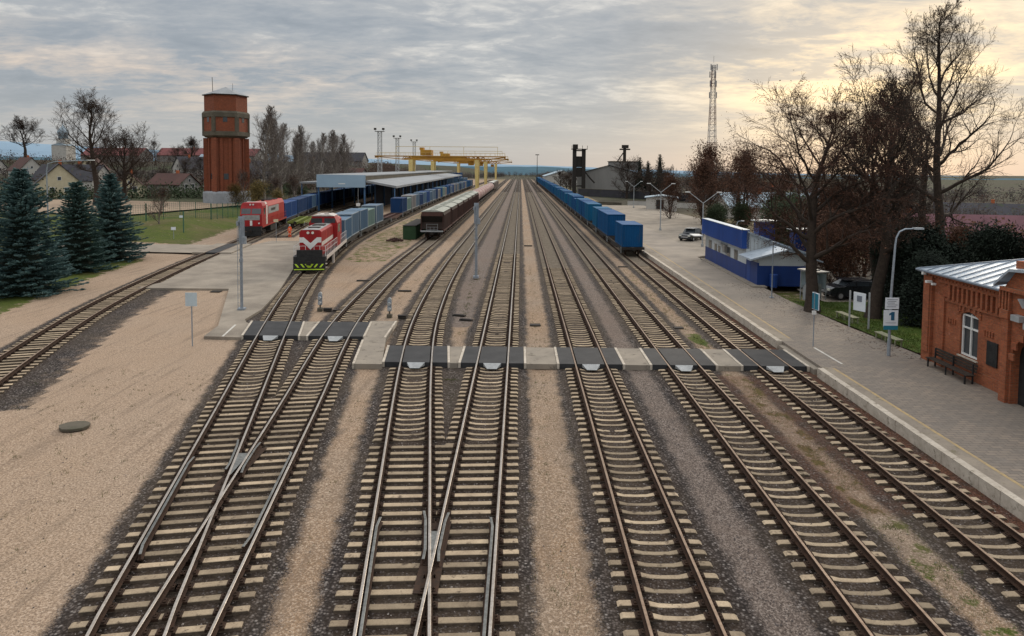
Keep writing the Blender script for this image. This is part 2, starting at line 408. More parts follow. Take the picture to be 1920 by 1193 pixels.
sand = mixc(N, L, ramp(N, L, n_gr, [(.54, 0.), (.66, .55)]), sand, (.60, .49, .39))
mr = N_(N, 'ShaderNodeMapping'); mr.inputs['Scale'].default_value = (2.2, .16, 1); mr.inputs['Rotation'].default_value = (0, 0, .12); L.new(pos, mr.inputs[0])
rut = noise_(N, L, mr.outputs[0], 1.0, 4, .6)
sand = mixc(N, L, ramp(N, L, rut, [(.53, 0.), (.66, .42)]), sand, (.17, .125, .09))
sand = mixc(N, L, ramp(N, L, noise_(N, L, pos, 3.2, 5, .7), [(.58, 0.), (.70, .5)]), sand, (.20, .15, .11))
# ballast
bal = ramp(N, L, sp1.outputs[0], [(0., (.030, .026, .025)), (.45, (.082, .069, .064)), (.8, (.155, .132, .122)), (1., (.29, .26, .24))])
dt = attr('dt')
bal = mixc(N, L, ramp(N, L, math_(N, L, 'MULTIPLY', v1.outputs['Distance'], 1.), [(.30, 0.), (.62, .9)]), bal, (.012, .010, .010))
rust = mixc(N, L, .62, bal, (.040, .026, .017))
bal = mixc(N, L, ramp(N, L, math_(N, L, 'DIVIDE', dt, 4.), [(.30, 1.), (.42, 0.)]), bal, rust)
bal = mixc(N, L, ramp(N, L, n_big, [(.4, 0.), (.6, .35)]), bal, (.095, .072, .05))
oil = math_(N, L, 'ABSOLUTE', math_(N, L, 'SUBTRACT', math_(N, L, 'ADD', dt, math_(N, L, 'MULTIPLY', math_(N, L, 'SUBTRACT', n_fin, .5), .22)), .8))
bal = mixc(N, L, ramp(N, L, oil, [(.18, .92), (.36, 0.)]), bal, (.016, .011, .008))
# gravel (purple grey)
grv = ramp(N, L, sp2.outputs[1], [(0., (.050, .040, .035)), (.5, (.130, .103, .088)), (1., (.30, .25, .215))])
grv = mixc(N, L, ramp(N, L, n_mid, [(.4, 0.), (.7, .35)]), grv, (.15, .112, .09))
grv = mixc(N, L, ramp(N, L, n_big, [(.4, 0.), (.62, .45)]), grv, (.165, .122, .098))
# grass
grs = mixc(N, L, ramp(N, L, n_mid, [(.3, 0.), (.7, 1.)]), (.052, .078, .014), (.110, .128, .024))
grs = mixc(N, L, ramp(N, L, n_fin, [(.4, 0.), (.68, .8)]), grs, (.030, .045, .012))
grs = mixc(N, L, ramp(N, L, n_big, [(.47, 0.), (.62, .65)]), grs, (.125, .10, .05))
ag = attr('grass'); av = attr('gravel')
gf_ = math_(N, L, 'ADD', ag, math_(N, L, 'MULTIPLY', math_(N, L, 'SUBTRACT', n_mid, .5), 1.3))
gf_ = math_(N, L, 'ADD', gf_, math_(N, L, 'MULTIPLY', math_(N, L, 'SUBTRACT', n_fin, .5), .5))
gmask = ramp(N, L, gf_, [(.46, 0.), (.58, 1.)])
vf = math_(N, L, 'ADD', av, math_(N, L, 'MULTIPLY', math_(N, L, 'SUBTRACT', n_mid, .5), .5))
c = mixc(N, L, ramp(N, L, vf, [(.4, 0.), (.6, 1.)]), sand, grv)
c = mixc(N, L, gmask, c, grs)
dd = math_(N, L, 'ADD', dt, math_(N, L, 'MULTIPLY', math_(N, L, 'SUBTRACT', n_mid, .5), .75))
dd = math_(N, L, 'ADD', dd, math_(N, L, 'MULTIPLY', math_(N, L, 'SUBTRACT', n_vf, .5), .7))
bmask = ramp(N, L, math_(N, L, 'DIVIDE', dd, 4.), [(.44, 1.), (.50, 0.)])
c = mixc(N, L, bmask, c, bal)
c = mixc(N, L, math_(N, L, 'MULTIPLY', attr('rusty'), ramp(N, L, n_mid, [(.30, .15), (.60, .85)])), c, mixc(N, L, ramp(N, L, sp2.outputs[2], [(0., 0.), (1., 1.)]), (.035, .018, .012), (.17, .070, .040)))
fcol = mixc(N, L, ramp(N, L, n_mid, [(.3, 0.), (.7, 1.)]), (.034, .031, .022), (.066, .058, .040))
fcol = mixc(N, L, ramp(N, L, noise_(N, L, pos, .018, 4, .6), [(.45, 0.), (.58, .8)]), fcol, (.036, .046, .020))
c = mixc(N, L, attr('far'), c, fcol)
L.new(c, P.inputs['Base Color']); P.inputs['Roughness'].default_value = .97; P.inputs['Specular IOR Level'].default_value = .15
h = mixc(N, L, bmask, n_vf, v1.outputs['Distance'])
bn = N_(N, 'ShaderNodeBump'); bn.inputs['Distance'].default_value = .05; bn.inputs['Strength'].default_value = .8
bn.invert = False
inv = math_(N, L, 'SUBTRACT', 1., v1.outputs['Distance'])
hh = math_(N, L, 'MULTIPLY', inv, 1.); h = mixc(N, L, bmask, math_(N, L, 'MULTIPLY', n_vf, .7), hh)
L.new(h, bn.inputs['Height']); L.new(bn.outputs[0], P.inputs['Normal'])
gm.materials.append(m)

# distant hills: rolling ridges at their own distances
def ridge(name, label, D, prof, mt, depth, seed, amp):
    vs = []; fs = []; A = [p[0] for p in prof]
    n = 160; rows = 5
    for i in range(n + 1):
        a = A[0] + (A[-1] - A[0]) * i / n
        k = max(j for j in range(len(A) - 1) if A[j] <= a + 1e-9)
        u = (a - A[k]) / (A[k + 1] - A[k]); top = prof[k][1] * (1 - u) + prof[k + 1][1] * u
        top += amp * (noise.noise(Vector((a * .35 + seed, 0, 0))) + .35 * noise.noise(Vector((a * 2.5 + seed, 3, 0))))
        for r in range(rows):
            f = r / (rows - 1); rr = D + depth * f
            x = rr * math.tan(math.radians(a)); z = -60 + (top + 60) * math.sin(f * PI / 2)
            vs.append((x, rr, z))
    for i in range(n):
        for r in range(rows - 1):
            b = i * rows + r; fs.append((b, b + rows, b + rows + 1, b + 1))
    me = bpy.data.meshes.new(name); me.from_pydata(vs, [], fs); me.materials.append(mt)
    o = put(name, me); return tag(o, label, 'hills', kind='structure')
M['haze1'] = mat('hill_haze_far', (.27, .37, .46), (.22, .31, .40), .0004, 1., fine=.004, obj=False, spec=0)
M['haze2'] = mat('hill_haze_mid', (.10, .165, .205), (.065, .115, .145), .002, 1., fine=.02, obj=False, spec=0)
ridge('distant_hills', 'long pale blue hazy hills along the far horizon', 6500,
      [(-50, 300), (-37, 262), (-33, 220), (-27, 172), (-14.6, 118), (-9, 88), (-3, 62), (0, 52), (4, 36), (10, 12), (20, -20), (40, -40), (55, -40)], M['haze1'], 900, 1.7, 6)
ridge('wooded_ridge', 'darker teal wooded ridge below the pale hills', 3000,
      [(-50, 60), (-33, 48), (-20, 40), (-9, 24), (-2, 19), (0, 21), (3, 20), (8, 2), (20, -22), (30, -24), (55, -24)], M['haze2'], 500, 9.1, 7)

# ------------------------------------------------------------------ sheets: platform, asphalt, paths
def sheet(name, pts, z, mt, label=None, cat=None, kind='structure', th=None):
    b = MB()
    if th: b.extr(pts, z - th, z, 'z')
    else: b.poly([(x, y, z) for x, y in pts])
    me = b.mesh(name, mt); o = put(name, me)
    if kind: tag(o, label, cat or name.replace('_', ' '), kind=kind)
    return o
# paver material
m, N, L, P = nodes('platform_pavers')
pos = N_(N, 'ShaderNodeNewGeometry').outputs['Position']
mp = N_(N, 'ShaderNodeMapping'); mp.inputs['Rotation'].default_value = (0, 0, .0); L.new(pos, mp.inputs[0])
br = N_(N, 'ShaderNodeTexBrick'); L.new(mp.outputs[0], br.inputs['Vector'])
br.inputs['Scale'].default_value = 1; br.inputs['Brick Width'].default_value = .42; br.inputs['Row Height'].default_value = .21
br.inputs['Mortar Size'].default_value = .016; br.inputs['Color1'].default_value = (.27, .218, .17, 1); br.inputs['Color2'].default_value = (.185, .157, .130, 1)
br.inputs['Mortar'].default_value = (.115, .10, .085, 1)
a = noise_(N, L, pos, .35, 5, .6); b_ = noise_(N, L, pos, 4., 4, .7)
c = mixc(N, L, ramp(N, L, a, [(.35, 0.), (.68, .55)]), br.outputs[0], (.15, .132, .115))
c = mixc(N, L, ramp(N, L, b_, [(.5, 0.), (.75, .4)]), c, (.29, .25, .21))
sy_ = N_(N, 'ShaderNodeSeparateXYZ'); L.new(pos, sy_.inputs[0])
c = mixc(N, L, ramp(N, L, math_(N, L, 'DIVIDE', math_(N, L, 'ADD', sy_.outputs[1], math_(N, L, 'MULTIPLY', a, 20.)), 100.), [(.56, 0.), (.66, .9)]), c, mixc(N, L, ramp(N, L, a, [(.35, 0.), (.65, 1.)]), (.30, .255, .205), (.20, .172, .142)))
L.new(c, P.inputs['Base Color']); P.inputs['Roughness'].default_value = .9
M['paver'] = m
M['paverside'] = mat('platform_strip', (.30, .255, .20), (.20, .17, .14), .8, .95, obj=False, c3=(.16, .14, .09))
PZ = .35
sheet('platform', [(15.25, -30), (40, -30), (40, 20), (22.2, 24), (21.6, 37.2), (20.9, 44), (20.5, 52), (20.6, 57.0), (20.2, 78.2), (21.5, 79.5), (21.5, 175), (15.25, 175)], PZ, M['paver'],
      'grey paved station platform beside the rightmost track', 'platform', th=.5)
sheet('parking_area', [(21.504, 79.3), (27.8, 99), (33, 118), (37, 142), (34, 190), (21.504, 190)], PZ - .02, M['asph'], 'wide grey asphalt yard beyond the blue building', 'pavement', th=.4)
sheet('road', [(23.6, 52.2), (60, 48), (60, 62), (40, 78), (27.5, 78), (23.6, 58)], .12, M['asph'], 'asphalt forecourt behind the trees', 'road')
b = MB(); b.box(20.35, 24, 57.4, 58.3, .1, PZ - .01)
# grass sheet of the small park
def bumpy(name, x0, x1, y0, y1, z, mt, label, clip=None, st=.6):
    b = MB(); nx_ = int((x1 - x0) / st); ny_ = int((y1 - y0) / st)
    for j in range(ny_ + 1):
        for i in range(nx_ + 1):
            x = x0 + (x1 - x0) * i / nx_; y = y0 + (y1 - y0) * j / ny_
            if clip: x = max(x, clip(y))
            b.v.append((x, y, z + .05 * noise.noise(Vector((x * .8, y * .8, 2)))))
    for j in range(ny_):
        for i in range(nx_):
            q = j * (nx_ + 1) + i; b.f.append((q, q + 1, q + nx_ + 2, q + nx_ + 1)); b.m.append(0)
    return tag(b.build(name, mt, smooth=True), label, 'grass', kind='structure')
M['lawn'] = mat('lawn', (.085, .13, .018), (.045, .075, .014), .6, .95, fine=9, bump=.5, obj=False, c3=(.15, .15, .04))
bumpy('lawn', 20.4, 34, 37.4, 52, PZ - .02, M['lawn'], 'green lawn between the paved platform and the dark trees',
      clip=lambda y: 21.75 - (y - 37.4) * .083)

# platform kerb with gap at the crossing
def kerb(name, y0, y1, lab):
    b = MB(); y = y0; rr = random.Random(int(y0) + 5)
    while y < y1 - .05:
        e = min(y + 1.0, y1); b.box(14.96 + rr.uniform(-.012, .012), 15.247, y + .006, e - .006, -.12, PZ + .012 + rr.uniform(-.006, .006)); y = e
    return tag(b.build(name, M['kerb']), lab, 'kerb')
kerb('platform_kerb', -25, 34.2, 'white stone kerb of the platform edge nearer than the crossing')
kerb('platform_kerb', 39.6, 175, 'white stone kerb of the platform edge beyond the crossing')
b = MB(); b.box(15.252, 15.80, -25, 34.4, PZ - .1, PZ + .004); b.box(15.252, 16.0, 39.6, 175, PZ - .1, PZ + .004)
tag(b.build('edge_strip', M['paverside']), 'brownish slab strip behind the platform kerb', 'pavement', kind='structure')
def line_mark(name, pts, w, mt, lab):
    b = MB()
    for (x0, y0), (x1, y1) in zip(pts, pts[1:]):
        d = math.hypot(x1 - x0, y1 - y0); px, py = (y1 - y0) / d * w / 2, -(x1 - x0) / d * w / 2
        b.poly([(x0 - px, y0 - py, 0), (x0 + px, y0 + py, 0), (x1 + px, y1 + py, 0), (x1 - px, y1 - py, 0)])
    o = b.build(name, mt, loc=(0, 0, PZ + .009)); return tag(o, lab, 'marking', kind='structure')
line_mark('yellow_line', [(15.87, -20), (15.87, 21), (15.77, 34.2)], .13, M['yel'], 'worn yellow line on the near part of the platform')
line_mark('yellow_line', [(15.95, 40.3), (16.45, 78), (16.7, 170)], .13, M['yel'], 'worn yellow line on the far part of the platform')
line_mark('white_line', [(16.5, 38.2), (16.56, 35.0)], .11, M['wline'], 'short white line beside the foot crossing')

# left asphalt platform
sheet('asphalt_platform', [(-18.9, 40.55), (-19.25, 43.3), (-24.2, 56.6), (-31.9, 56.6), (-31.3, 59.5), (-32.2, 64), (-33.6, 72), (-34.6, 78), (-35.4, 83), (-34.2, 94), (-28.0, 94), (-24.2, 80), (-22.9, 69.3), (-19.8, 56), (-18.4, 48.5), (-18.3, 45.2), (-17.75, 44.2), (-16.9, 43.8), (-16.5, 40.35)], .055, M['asph'],
      'grey asphalt apron between the two left tracks', 'pavement', th=.3)
sheet('access_road', [(-38.5, 80), (-48, 81), (-90, 96), (-90, 103), (-48, 88.5), (-39.6, 88.5)], .06, M['asph'], 'pale asphalt road crossing the far left track', 'road', th=.02)
M['path'] = mat('sandy_path', (.34, .25, .175), (.25, .185, .13), .6, .95, obj=False, fine=20)
sheet('dirt_yard', [(-110, 128), (-66, 112), (-58, 150), (-110, 165)], 2.05, M['path'], 'sandy yard behind the mesh fence', 'ground')

# ------------------------------------------------------------------ tracks
RP = [(-.075, .006), (.075, .006), (.075, .022), (.014, .045), (.014, .135), (.037, .148), (.037, .176), (.030, .181), (-.030, .181), (-.037, .176), (-.037, .148), (-.014, .135), (-.014, .045), (-.075, .022)]
def rail_mb(f, off, y0, y1, org, prof=RP, dz=0., topm=0, flare=0.):
    b = MB(); ysl = []; y = y0
    while y < y1 - 1e-6: ysl.append(y); y += 1.0 if y < 130 else 12.
    ysl.append(y1)
    if flare: ysl = sorted(set(ysl + [y0 + .5, y1 - .5]))
    n = len(prof)
    for y in ysl:
        a = math.atan((f(y + .3) - f(y - .3)) / .6); c, s = math.cos(a), math.sin(a)
        o = off
        if flare and (y <= y0 + .01 or y >= y1 - .01): o = off + flare
        for p, q in prof:
            b.v.append((f(y) + (o + p) * c - org[0], y - (o + p) * s - org[1], q + dz - org[2]))
    for i in range(len(ysl) - 1):
        for j in range(n):
            k = (j + 1) % n; b.f.append((i * n + j, (i + 1) * n + j, (i + 1) * n + k, i * n + k)); b.m.append(1 if j in (7, 6, 8) else 0)
    b.f.append(tuple(range(n))); b.m.append(0); b.f.append(tuple(range(len(b.v) - n, len(b.v)))[::-1]); b.m.append(0)
    return b
def sleeper_mesh(kind, L_=2.7, seats=(-.8, .8), seed=0):
    """one concrete sleeper lying along X, top of the rail seat at z=0"""
    b = MB(); h = L_ / 2
    if kind == 'dip': st = [(-h, -.035, .105), (-h + .06, .0, .112), (-1.0, .008, .115), (-.62, .0, .108), (-.35, -.055, .088), (0, -.066, .084), (.35, -.055, .088), (.62, 0, .108), (1.0, .008, .115), (h - .06, .0, .112), (h, -.035, .105)]
    else: st = [(-h, -.012, .108), (-h + .03, .003, .112), (h - .03, .003, .112), (h, -.012, .108)]
    for x, z, w in st: b.v += [(x, -w, -.25), (x, w, -.25), (x, w * .93, z - .012), (x, w * .82, z), (x, -w * .82, z), (x, -w * .93, z - .012)]
    for i in range(len(st) - 1):
        for j in range(6):
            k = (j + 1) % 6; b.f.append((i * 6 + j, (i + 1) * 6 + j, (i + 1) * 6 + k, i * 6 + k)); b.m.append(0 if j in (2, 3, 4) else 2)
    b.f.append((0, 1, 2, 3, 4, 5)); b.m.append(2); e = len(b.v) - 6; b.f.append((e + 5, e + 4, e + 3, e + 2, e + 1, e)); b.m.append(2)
    for s in seats:
        b.box(s - .215, s + .205, -.108, .108, -.05, .014, 1)
        for q in (-.125, .125):
            b.box(s + q - .032, s + q + .032, -.075, .075, .012, .05, 1)
            b.tube((s + q, 0, .05), (s + q, 0, .085), .02, n=5, m=1)
    return b
SLP = [sleeper_mesh('dip').mesh('sleeper_dip', [M['conc_slp'], M['rust_fast'], M['conc_shade']])]
SLF = sleeper_mesh('flat').mesh('sleeper_flat', [M['conc_slp'], M['rust_fast'], M['conc_shade']])
NOSL = {'A': [(34.9, 38.4)], 'B': [(34.9, 38.4)], 'C': [(34.9, 38.4)], 'D': [(34.9, 38.4)], '3': [(34.9, 38.4)], '2': [(40.5, 44.4)], '1': [(40.2, 44.2)], '0': [(79.5, 89.5)]}
LAB = {'A': 'railway track with the sandy strip on its left, third from the platform', 'B': 'railway track between the purple gravel strip and the grassy strip, second from the platform',
       'C': 'railway track along the paved platform, under the plain blue container train', 'D': 'straight railway track just left of the central sandy strip',
       '3': 'railway track that leaves the central track and bends left past the tall signal', '2': 'railway track leading to the brown hopper wagons',
       '1': 'railway track under the red and white locomotive', '0': 'curved railway track at the far left beside the spruces', 'S': 'siding under the lime green flat wagon'}
START = {'A': 13.2, 'B': 13.2, 'C': 15.5, 'D': 20.2, '3': 25., '2': 30., '1': 30., '0': 20., 'S': 103.}
bulk = {}
for k, (f, y0, y1) in TR.items():
    ox, oy = f(max(y0, 14)), max(y0, 14)
    T = empty('railway_track', (ox, oy, 0), label=LAB[k], cat='railway track')
    top = M['rail_top'] if k in 'D321' else M['rail_top_dull']
    dz = -.003 if k in '13' else 0.
    for s in (-.8, .8):
        rail_mb(f, s, y0, y1, (ox, oy, 0), dz=dz).build('rail', [M['rail_side'], top], T)
    y = y0 + .3; cnt = 0; stuff = MB(); me = SLF if k == '0' else SLP[0]
    rr = random.Random(ord(k[0]))
    while y < min(y1, 300):
        skip = any(a < y < b for a, b in NOSL.get(k, [])) or (k in 'D3' and y < 25) or (k in '12' and y < 30)
        if not skip:
            a = hdg(f, y) + rr.gauss(0, .011); yy = y + rr.gauss(0, .018)
            if y >= START[k] and cnt < 100:
                put('sleeper', me, T, (f(yy) - ox + rr.gauss(0, .01), yy - oy, rr.gauss(-.004, .008)), a); cnt += 1
            elif y < 160 or int(y / .543) % 1 == 0:
                c, s = math.cos(a), math.sin(a)
                # simplified far sleeper: two-piece top
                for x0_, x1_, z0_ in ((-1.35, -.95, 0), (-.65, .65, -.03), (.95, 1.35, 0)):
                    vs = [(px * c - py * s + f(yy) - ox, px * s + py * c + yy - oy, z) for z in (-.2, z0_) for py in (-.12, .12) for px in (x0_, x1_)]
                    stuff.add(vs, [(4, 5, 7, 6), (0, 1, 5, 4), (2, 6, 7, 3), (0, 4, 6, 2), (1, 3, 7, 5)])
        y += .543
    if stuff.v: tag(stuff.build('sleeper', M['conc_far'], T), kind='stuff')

# turnouts: long sleepers, guard rails, wing rails
def turnout(fL, fR, ya, yb, frog, ginL, ginR, lab):
    ox, oy = (fL(ya) + fR(ya)) / 2, ya
    T = empty('railway_turnout', (ox, oy, 0), label=lab, cat='turnout')
    y = ya + .25; rr = random.Random(int(abs(frog[0]) * 10)); 
    y = -.2
    while y < yb:
        xl, xr = fL(y) - .8, fR(y) + .8; a = (hdg(fL, y) + hdg(fR, y)) / 2
        cx = (xl + xr) / 2; Ln = (xr - xl) * math.cos(a) + 1.15 + rr.uniform(-.04, .12)
        seats = [fL(y) - .8 - cx, fL(y) + .8 - cx, fR(y) - .8 - cx, fR(y) + .8 - cx]
        b = sleeper_mesh('flat', Ln, [q * math.cos(a) for q in seats])
        b.build('sleeper', [M['conc_slp'], M['rust_fast'], M['conc_shade']], T, (cx - ox, y - oy, rr.gauss(0, .003)), a + rr.gauss(0, .004))
        y += .543
    org = (ox, oy, 0)
    rail_mb(fL, -.8 + .125, ginL[0], ginL[1], org, dz=.012, flare=.07).build('guard_rail', [M['rail_side'], M['guard']], T)
    rail_mb(fR, .8 - .125, ginR[0], ginR[1], org, dz=.012, flare=-.07).build('guard_rail', [M['rail_side'], M['guard']], T)
    yf = frog[1]
    rail_mb(fL, .8 - .115, yf + .1, yf + 2.6, org, dz=.010, flare=-.05).build('wing_rail', [M['rail_side'], M['guard']], T)
    rail_mb(fR, -.8 + .115, yf + .1, yf + 2.6, org, dz=.010, flare=.05).build('wing_rail', [M['rail_side'], M['guard']], T)
    b = MB()     # frog casting: wedge between the crossing rails
    b.poly([(frog[0] - ox - .03, yf - oy - .1, .168), (frog[0] - ox + .03, yf - oy - .1, .168), (fR(yf + 1.6) - .8 - ox, yf + 1.6 - oy, .168), (fL(yf + 1.6) + .8 - ox, yf + 1.6 - oy, .168)])
    b.build('frog', [M['guard']], T)
    b = MB(); b.box(frog[0] - ox - .3, frog[0] - ox + .3, yf - oy - 1.0, yf - oy + 2.4, .012, .03); b.build('frog_plate', [M['rust_fast']], T)
    return T
turnout(f3, fD, 8., 24.9, (-2.21, 16.94), (11.5, 19.3), (11.5, 19.3), 'turnout with long sleepers joining the two central tracks at the bottom of the view')
turnout(f1, f2, 8., 29.9, (-9.42, 21.96), (17.3, 23.3), (17.5, 23.6), 'turnout with long sleepers joining the two left tracks towards the locomotive')

# foot crossings
def panelquad(f, h0, h1, yn, yf_, z0, z1, org):
    b = MB(); p = []
    for y in (yn, yf_):
        for h in (h0, h1): p.append((f(y) + h - org[0], y - org[1]))
    vs = [(x, y, z0) for x, y in p] + [(x, y, z1) for x, y in p]
    b.add(vs, [(4, 5, 7, 6), (0, 1, 5, 4), (2, 6, 7, 3), (0, 4, 6, 2), (1, 3, 7, 5)]); return b
def crossing(tracks, y0, y1, slabs, lab, tilt=0.):
    org = (tracks[0](y0), y0, 0)
    T = empty('foot_crossing', org, label=lab, cat='crossing')
    for f in tracks:
        for a, b_ in ((-1.62, -.86), (-.70, .70), (.86, 1.62)):
            t = tilt
            panelquad(f, a, b_, y0, y1, -.08, .188, org).build('rubber_panel', M['rubber'], T)
        for a in (-1.76, 1.64):
            panelquad(f, a, a + .13, y0 - .03, y1 + .02, -.08, .20, org).build('edge_kerb', M['kerb'], T)
        b = MB(); cx = f(y0) - org[0]        # sloping metal deflector plate between the rails
        b.add([(cx - .46, -.02, .19), (cx + .46, -.02, .19), (cx + .24, -.50, .02), (cx - .24, -.50, .02), (cx - .46, -.02, .02), (cx + .46, -.02, .02)], [(3, 2, 1, 0), (0, 4, 3), (1, 2, 5), (0, 1, 5, 4)])
        b.build('deflector_plate', M['ramp'], T)
    for pts in slabs:
        b = MB(); b.extr([(x - org[0], y - org[1]) for x, y in pts], -.1, .176, 'z'); b.build('concrete_slab', M['slab'], T)
    return T
g = 1.78
def span(fa, fb, y0, y1): return [(fa(y0) + g, y0), (fb(y0) - g, y0), (fb(y1) - g, y1), (fa(y1) + g, y1)]
crossing([f3, fD, fA, fB, fC], 35.05, 38.35, [span(f3, fD, 35.0, 38.3), span(fD, fA, 35.0, 38.3), span(fA, fB, 35.0, 38.3), span(fB, fC, 35.0, 38.3)],
         'foot crossing of black rubber panels and concrete slabs over the five right hand tracks')
b = MB(); b.add([(14.96, 34.6, .17), (16.6, 34.6, PZ + .006), (16.6, 39.4, PZ + .006), (14.96, 39.4, .17), (14.96, 34.6, -.1), (14.96, 39.4, -.1), (16.6, 34.6, -.1), (16.6, 39.4, -.1)], [(0, 1, 2, 3), (0, 4, 6, 1), (3, 2, 7, 5), (0, 3, 5, 4)])
tag(b.build('crossing_ramp', M['slab']), 'sloping concrete ramp from the foot crossing up to the platform', 'ramp', kind='structure')
crossing([f1, f2], 40.35, 44.2, [[(f1(40.35) + g, 40.35), (f2(40.35) - g, 40.35), (f2(44.2) - g, 44.2), (f1(44.2) + g, 44.2)]],
         'foot crossing of black rubber panels over the two left tracks')
b = MB(); b.extr([(-8.45, 34.7), (-7.02, 34.7), (-7.85, 40), (-8.05, 44.6), (-9.75, 44.6), (-9.15, 40)], -.1, .17, 'z')
tag(b.build('crossing_slab', M['slab']), 'slanting concrete walkway linking the two foot crossings', 'walkway', kind='structure')
for pts, lab in (([(-8.55, 34.7), (-8.43, 34.7), (-9.06, 39.6), (-9.18, 39.6)], 'left'), ([(-8.02, 40.2), (-7.9, 40.2), (-8.02, 44.6), (-8.14, 44.6)], 'right')):
    b = MB(); b.extr(pts, -.1, .19, 'z'); tag(b.build('walkway_kerb', M['kerb']), 'pale kerb along the %s side of the slanting walkway' % lab, 'kerb')
line_mark('white_line', [(-17.75, 40.5), (-18.25, 43.6)], .12, M['wline'], 'white line across the end of the asphalt apron').location.z = .064

# road panels where the access road crosses the far left track
org = (f0(80), 80, 0)
T = empty('road_crossing', org, label='dark road crossing panels over the far left track', cat='crossing')
for a, b_ in ((-2.3, -.87), (-.70, .70), (.87, 2.3)):
    panelquad(f0, a, b_, 79.6, 89.2, -.05, .17, org).build('road_panel', M['asph'] if abs(a) > 1 or b_ > 1 else M['rubber'], T)
# ------------------------------------------------------------------ rolling stock
ORD = ['first', 'second', 'third', 'fourth', 'fifth', 'sixth', 'seventh', 'eighth', 'ninth', 'tenth', 'eleventh', 'twelfth', 'thirteenth', 'fourteenth', 'fifteenth', 'sixteenth', 'seventeenth', 'eighteenth', 'nineteenth', 'twentieth']
TENS = {20: 'twenty', 30: 'thirty', 40: 'forty', 50: 'fifty', 60: 'sixty', 70: 'seventy'}
def ordn(i):
    if i < 20: return ORD[i]
    n = i + 1
    return (TENS[n // 10 * 10][:-1] + 'ieth') if n % 10 == 0 else TENS[n // 10 * 10] + '-' + ORD[n % 10 - 1]

def container_parts(Ln, H, mats):
    """corrugated box, origin at the middle of the near bottom edge, running along +Y"""
    W = 1.219; b = MB(); fr = .07
    def corr(x, sgn):
        n = max(8, int((Ln - .3) / .28)); st = (Ln - .3) / n; p = []
        for i in range(n):
            y = .15 + i * st
            for u, dx in ((0, 0), (.22, .035), (.5, .035), (.72, 0)): p.append((y + u * st, x - sgn * dx))
        p.append((Ln - .15, x))
        base = len(b.v)
        for y, xx in p: b.v += [(xx, y, .16), (xx, y, H - .1)]
        for i in range(len(p) - 1):
            q = base + 2 * i; b.f.append((q, q + 2, q + 3, q + 1)); b.m.append(0)
    corr(-W + .01, -1); corr(W - .01, 1)
    # end walls
    for y, s in ((.04, -1), (Ln - .04, 1)):
        n = 8; st = 2 * (W - .1) / n; base = len(b.v); p = []
        for i in range(n):
            x = -W + .1 + i * st
            for u, dy in ((0, 0), (.25, .03), (.5, .03), (.75, 0)): p.append((x + u * st, y - s * dy))
        p.append((W - .1, y))
        for x, yy in p: b.v += [(x, yy, .14), (x, yy, H - .1)]
        for i in range(len(p) - 1):
            q = base + 2 * i; b.f.append((q, q + 1, q + 3, q + 2)); b.m.append(0)
    b.box(-W + .02, W - .02, .03, Ln - .03, H - .045, H - .012, 1)
    for i in range(int(Ln / .6)): b.box(-W + .12, W - .12, .35 + i * .6, .60 + i * .6, H - .0115, H - .002, 1)
    f = MB()
    for x in (-W, W - fr * 1.4):
        for y in (0, Ln - .12): f.box(x, x + fr * 1.4, y, y + .12, 0, H)
        f.box(x + .003, x + fr * 1.2, .12, Ln - .12, 0, .16); f.box(x + .003, x + fr, .12, Ln - .12, H - .1, H - .003)
    for y in (.004, Ln - .104):
        f.box(-W + fr * 1.4, W - fr * 1.4, y, y + .1, 0, .14); f.box(-W + fr * 1.4, W - fr * 1.4, y, y + .1, H - .1, H - .004)
    return b, f
def door_mb(H):
    d = MB()
    for s in (-1, 1):
        d.box(min(s * .02, s * 1.11), max(s * .02, s * 1.11), -.012, .035, .15, H - .11)
        for z in (.5, 1.1, 1.7, 2.2): d.box(min(s * .1, s * 1.05), max(s * .1, s * 1.05), -.024, -.012, z, z + .22)
    k = MB()
    for x in (-.85, -.35, .35, .85):
        k.tube((x, -.055, .2), (x, -.055, H - .15), .02, n=5); k.box(x - .06, x + .22, -.075, -.04, 1.05, 1.11)
    return d, k
CM = {}
FRM = {k: mat('frame_' + k, c, tuple(v * .75 for v in c), 1, .6) for k, c in {'slate': (.26, .33, .38), 'slate2': (.33, .38, .42), 'sage': (.34, .40, .38), 'grey': (.40, .40, .40), 'royal': (.05, .13, .30), 'navy': (.03, .07, .16)}.items()}
def cmesh(col, Ln, H):
    key = (col, Ln, H)
    if key not in CM:
        b, f = container_parts(Ln, H, CONT[col]); CM[key] = (b.mesh('container_body', CONT[col]), f.mesh('container_frame', FRM[col] if col in FRM else CONT[col][0]))
    return CM[key]
DO = {}
def container(x, y, z, a, col, Ln, H, label, group, door=False):
    T = empty('shipping_container', (x, y, z), a, label, 'container', group)
    bm_, fm = cmesh(col, Ln, H)
    put('body', bm_, T); put('frame', fm, T)
    if door:
        if (col, H) not in DO:
            d, k = door_mb(H); DO[(col, H)] = (d.mesh('door', CONT[col][0]), k.mesh('locking_bar', M['galv']))
        dm, km = DO[(col, H)]; D_ = put('door', dm, T); put('locking_bar', km, D_)
    return T

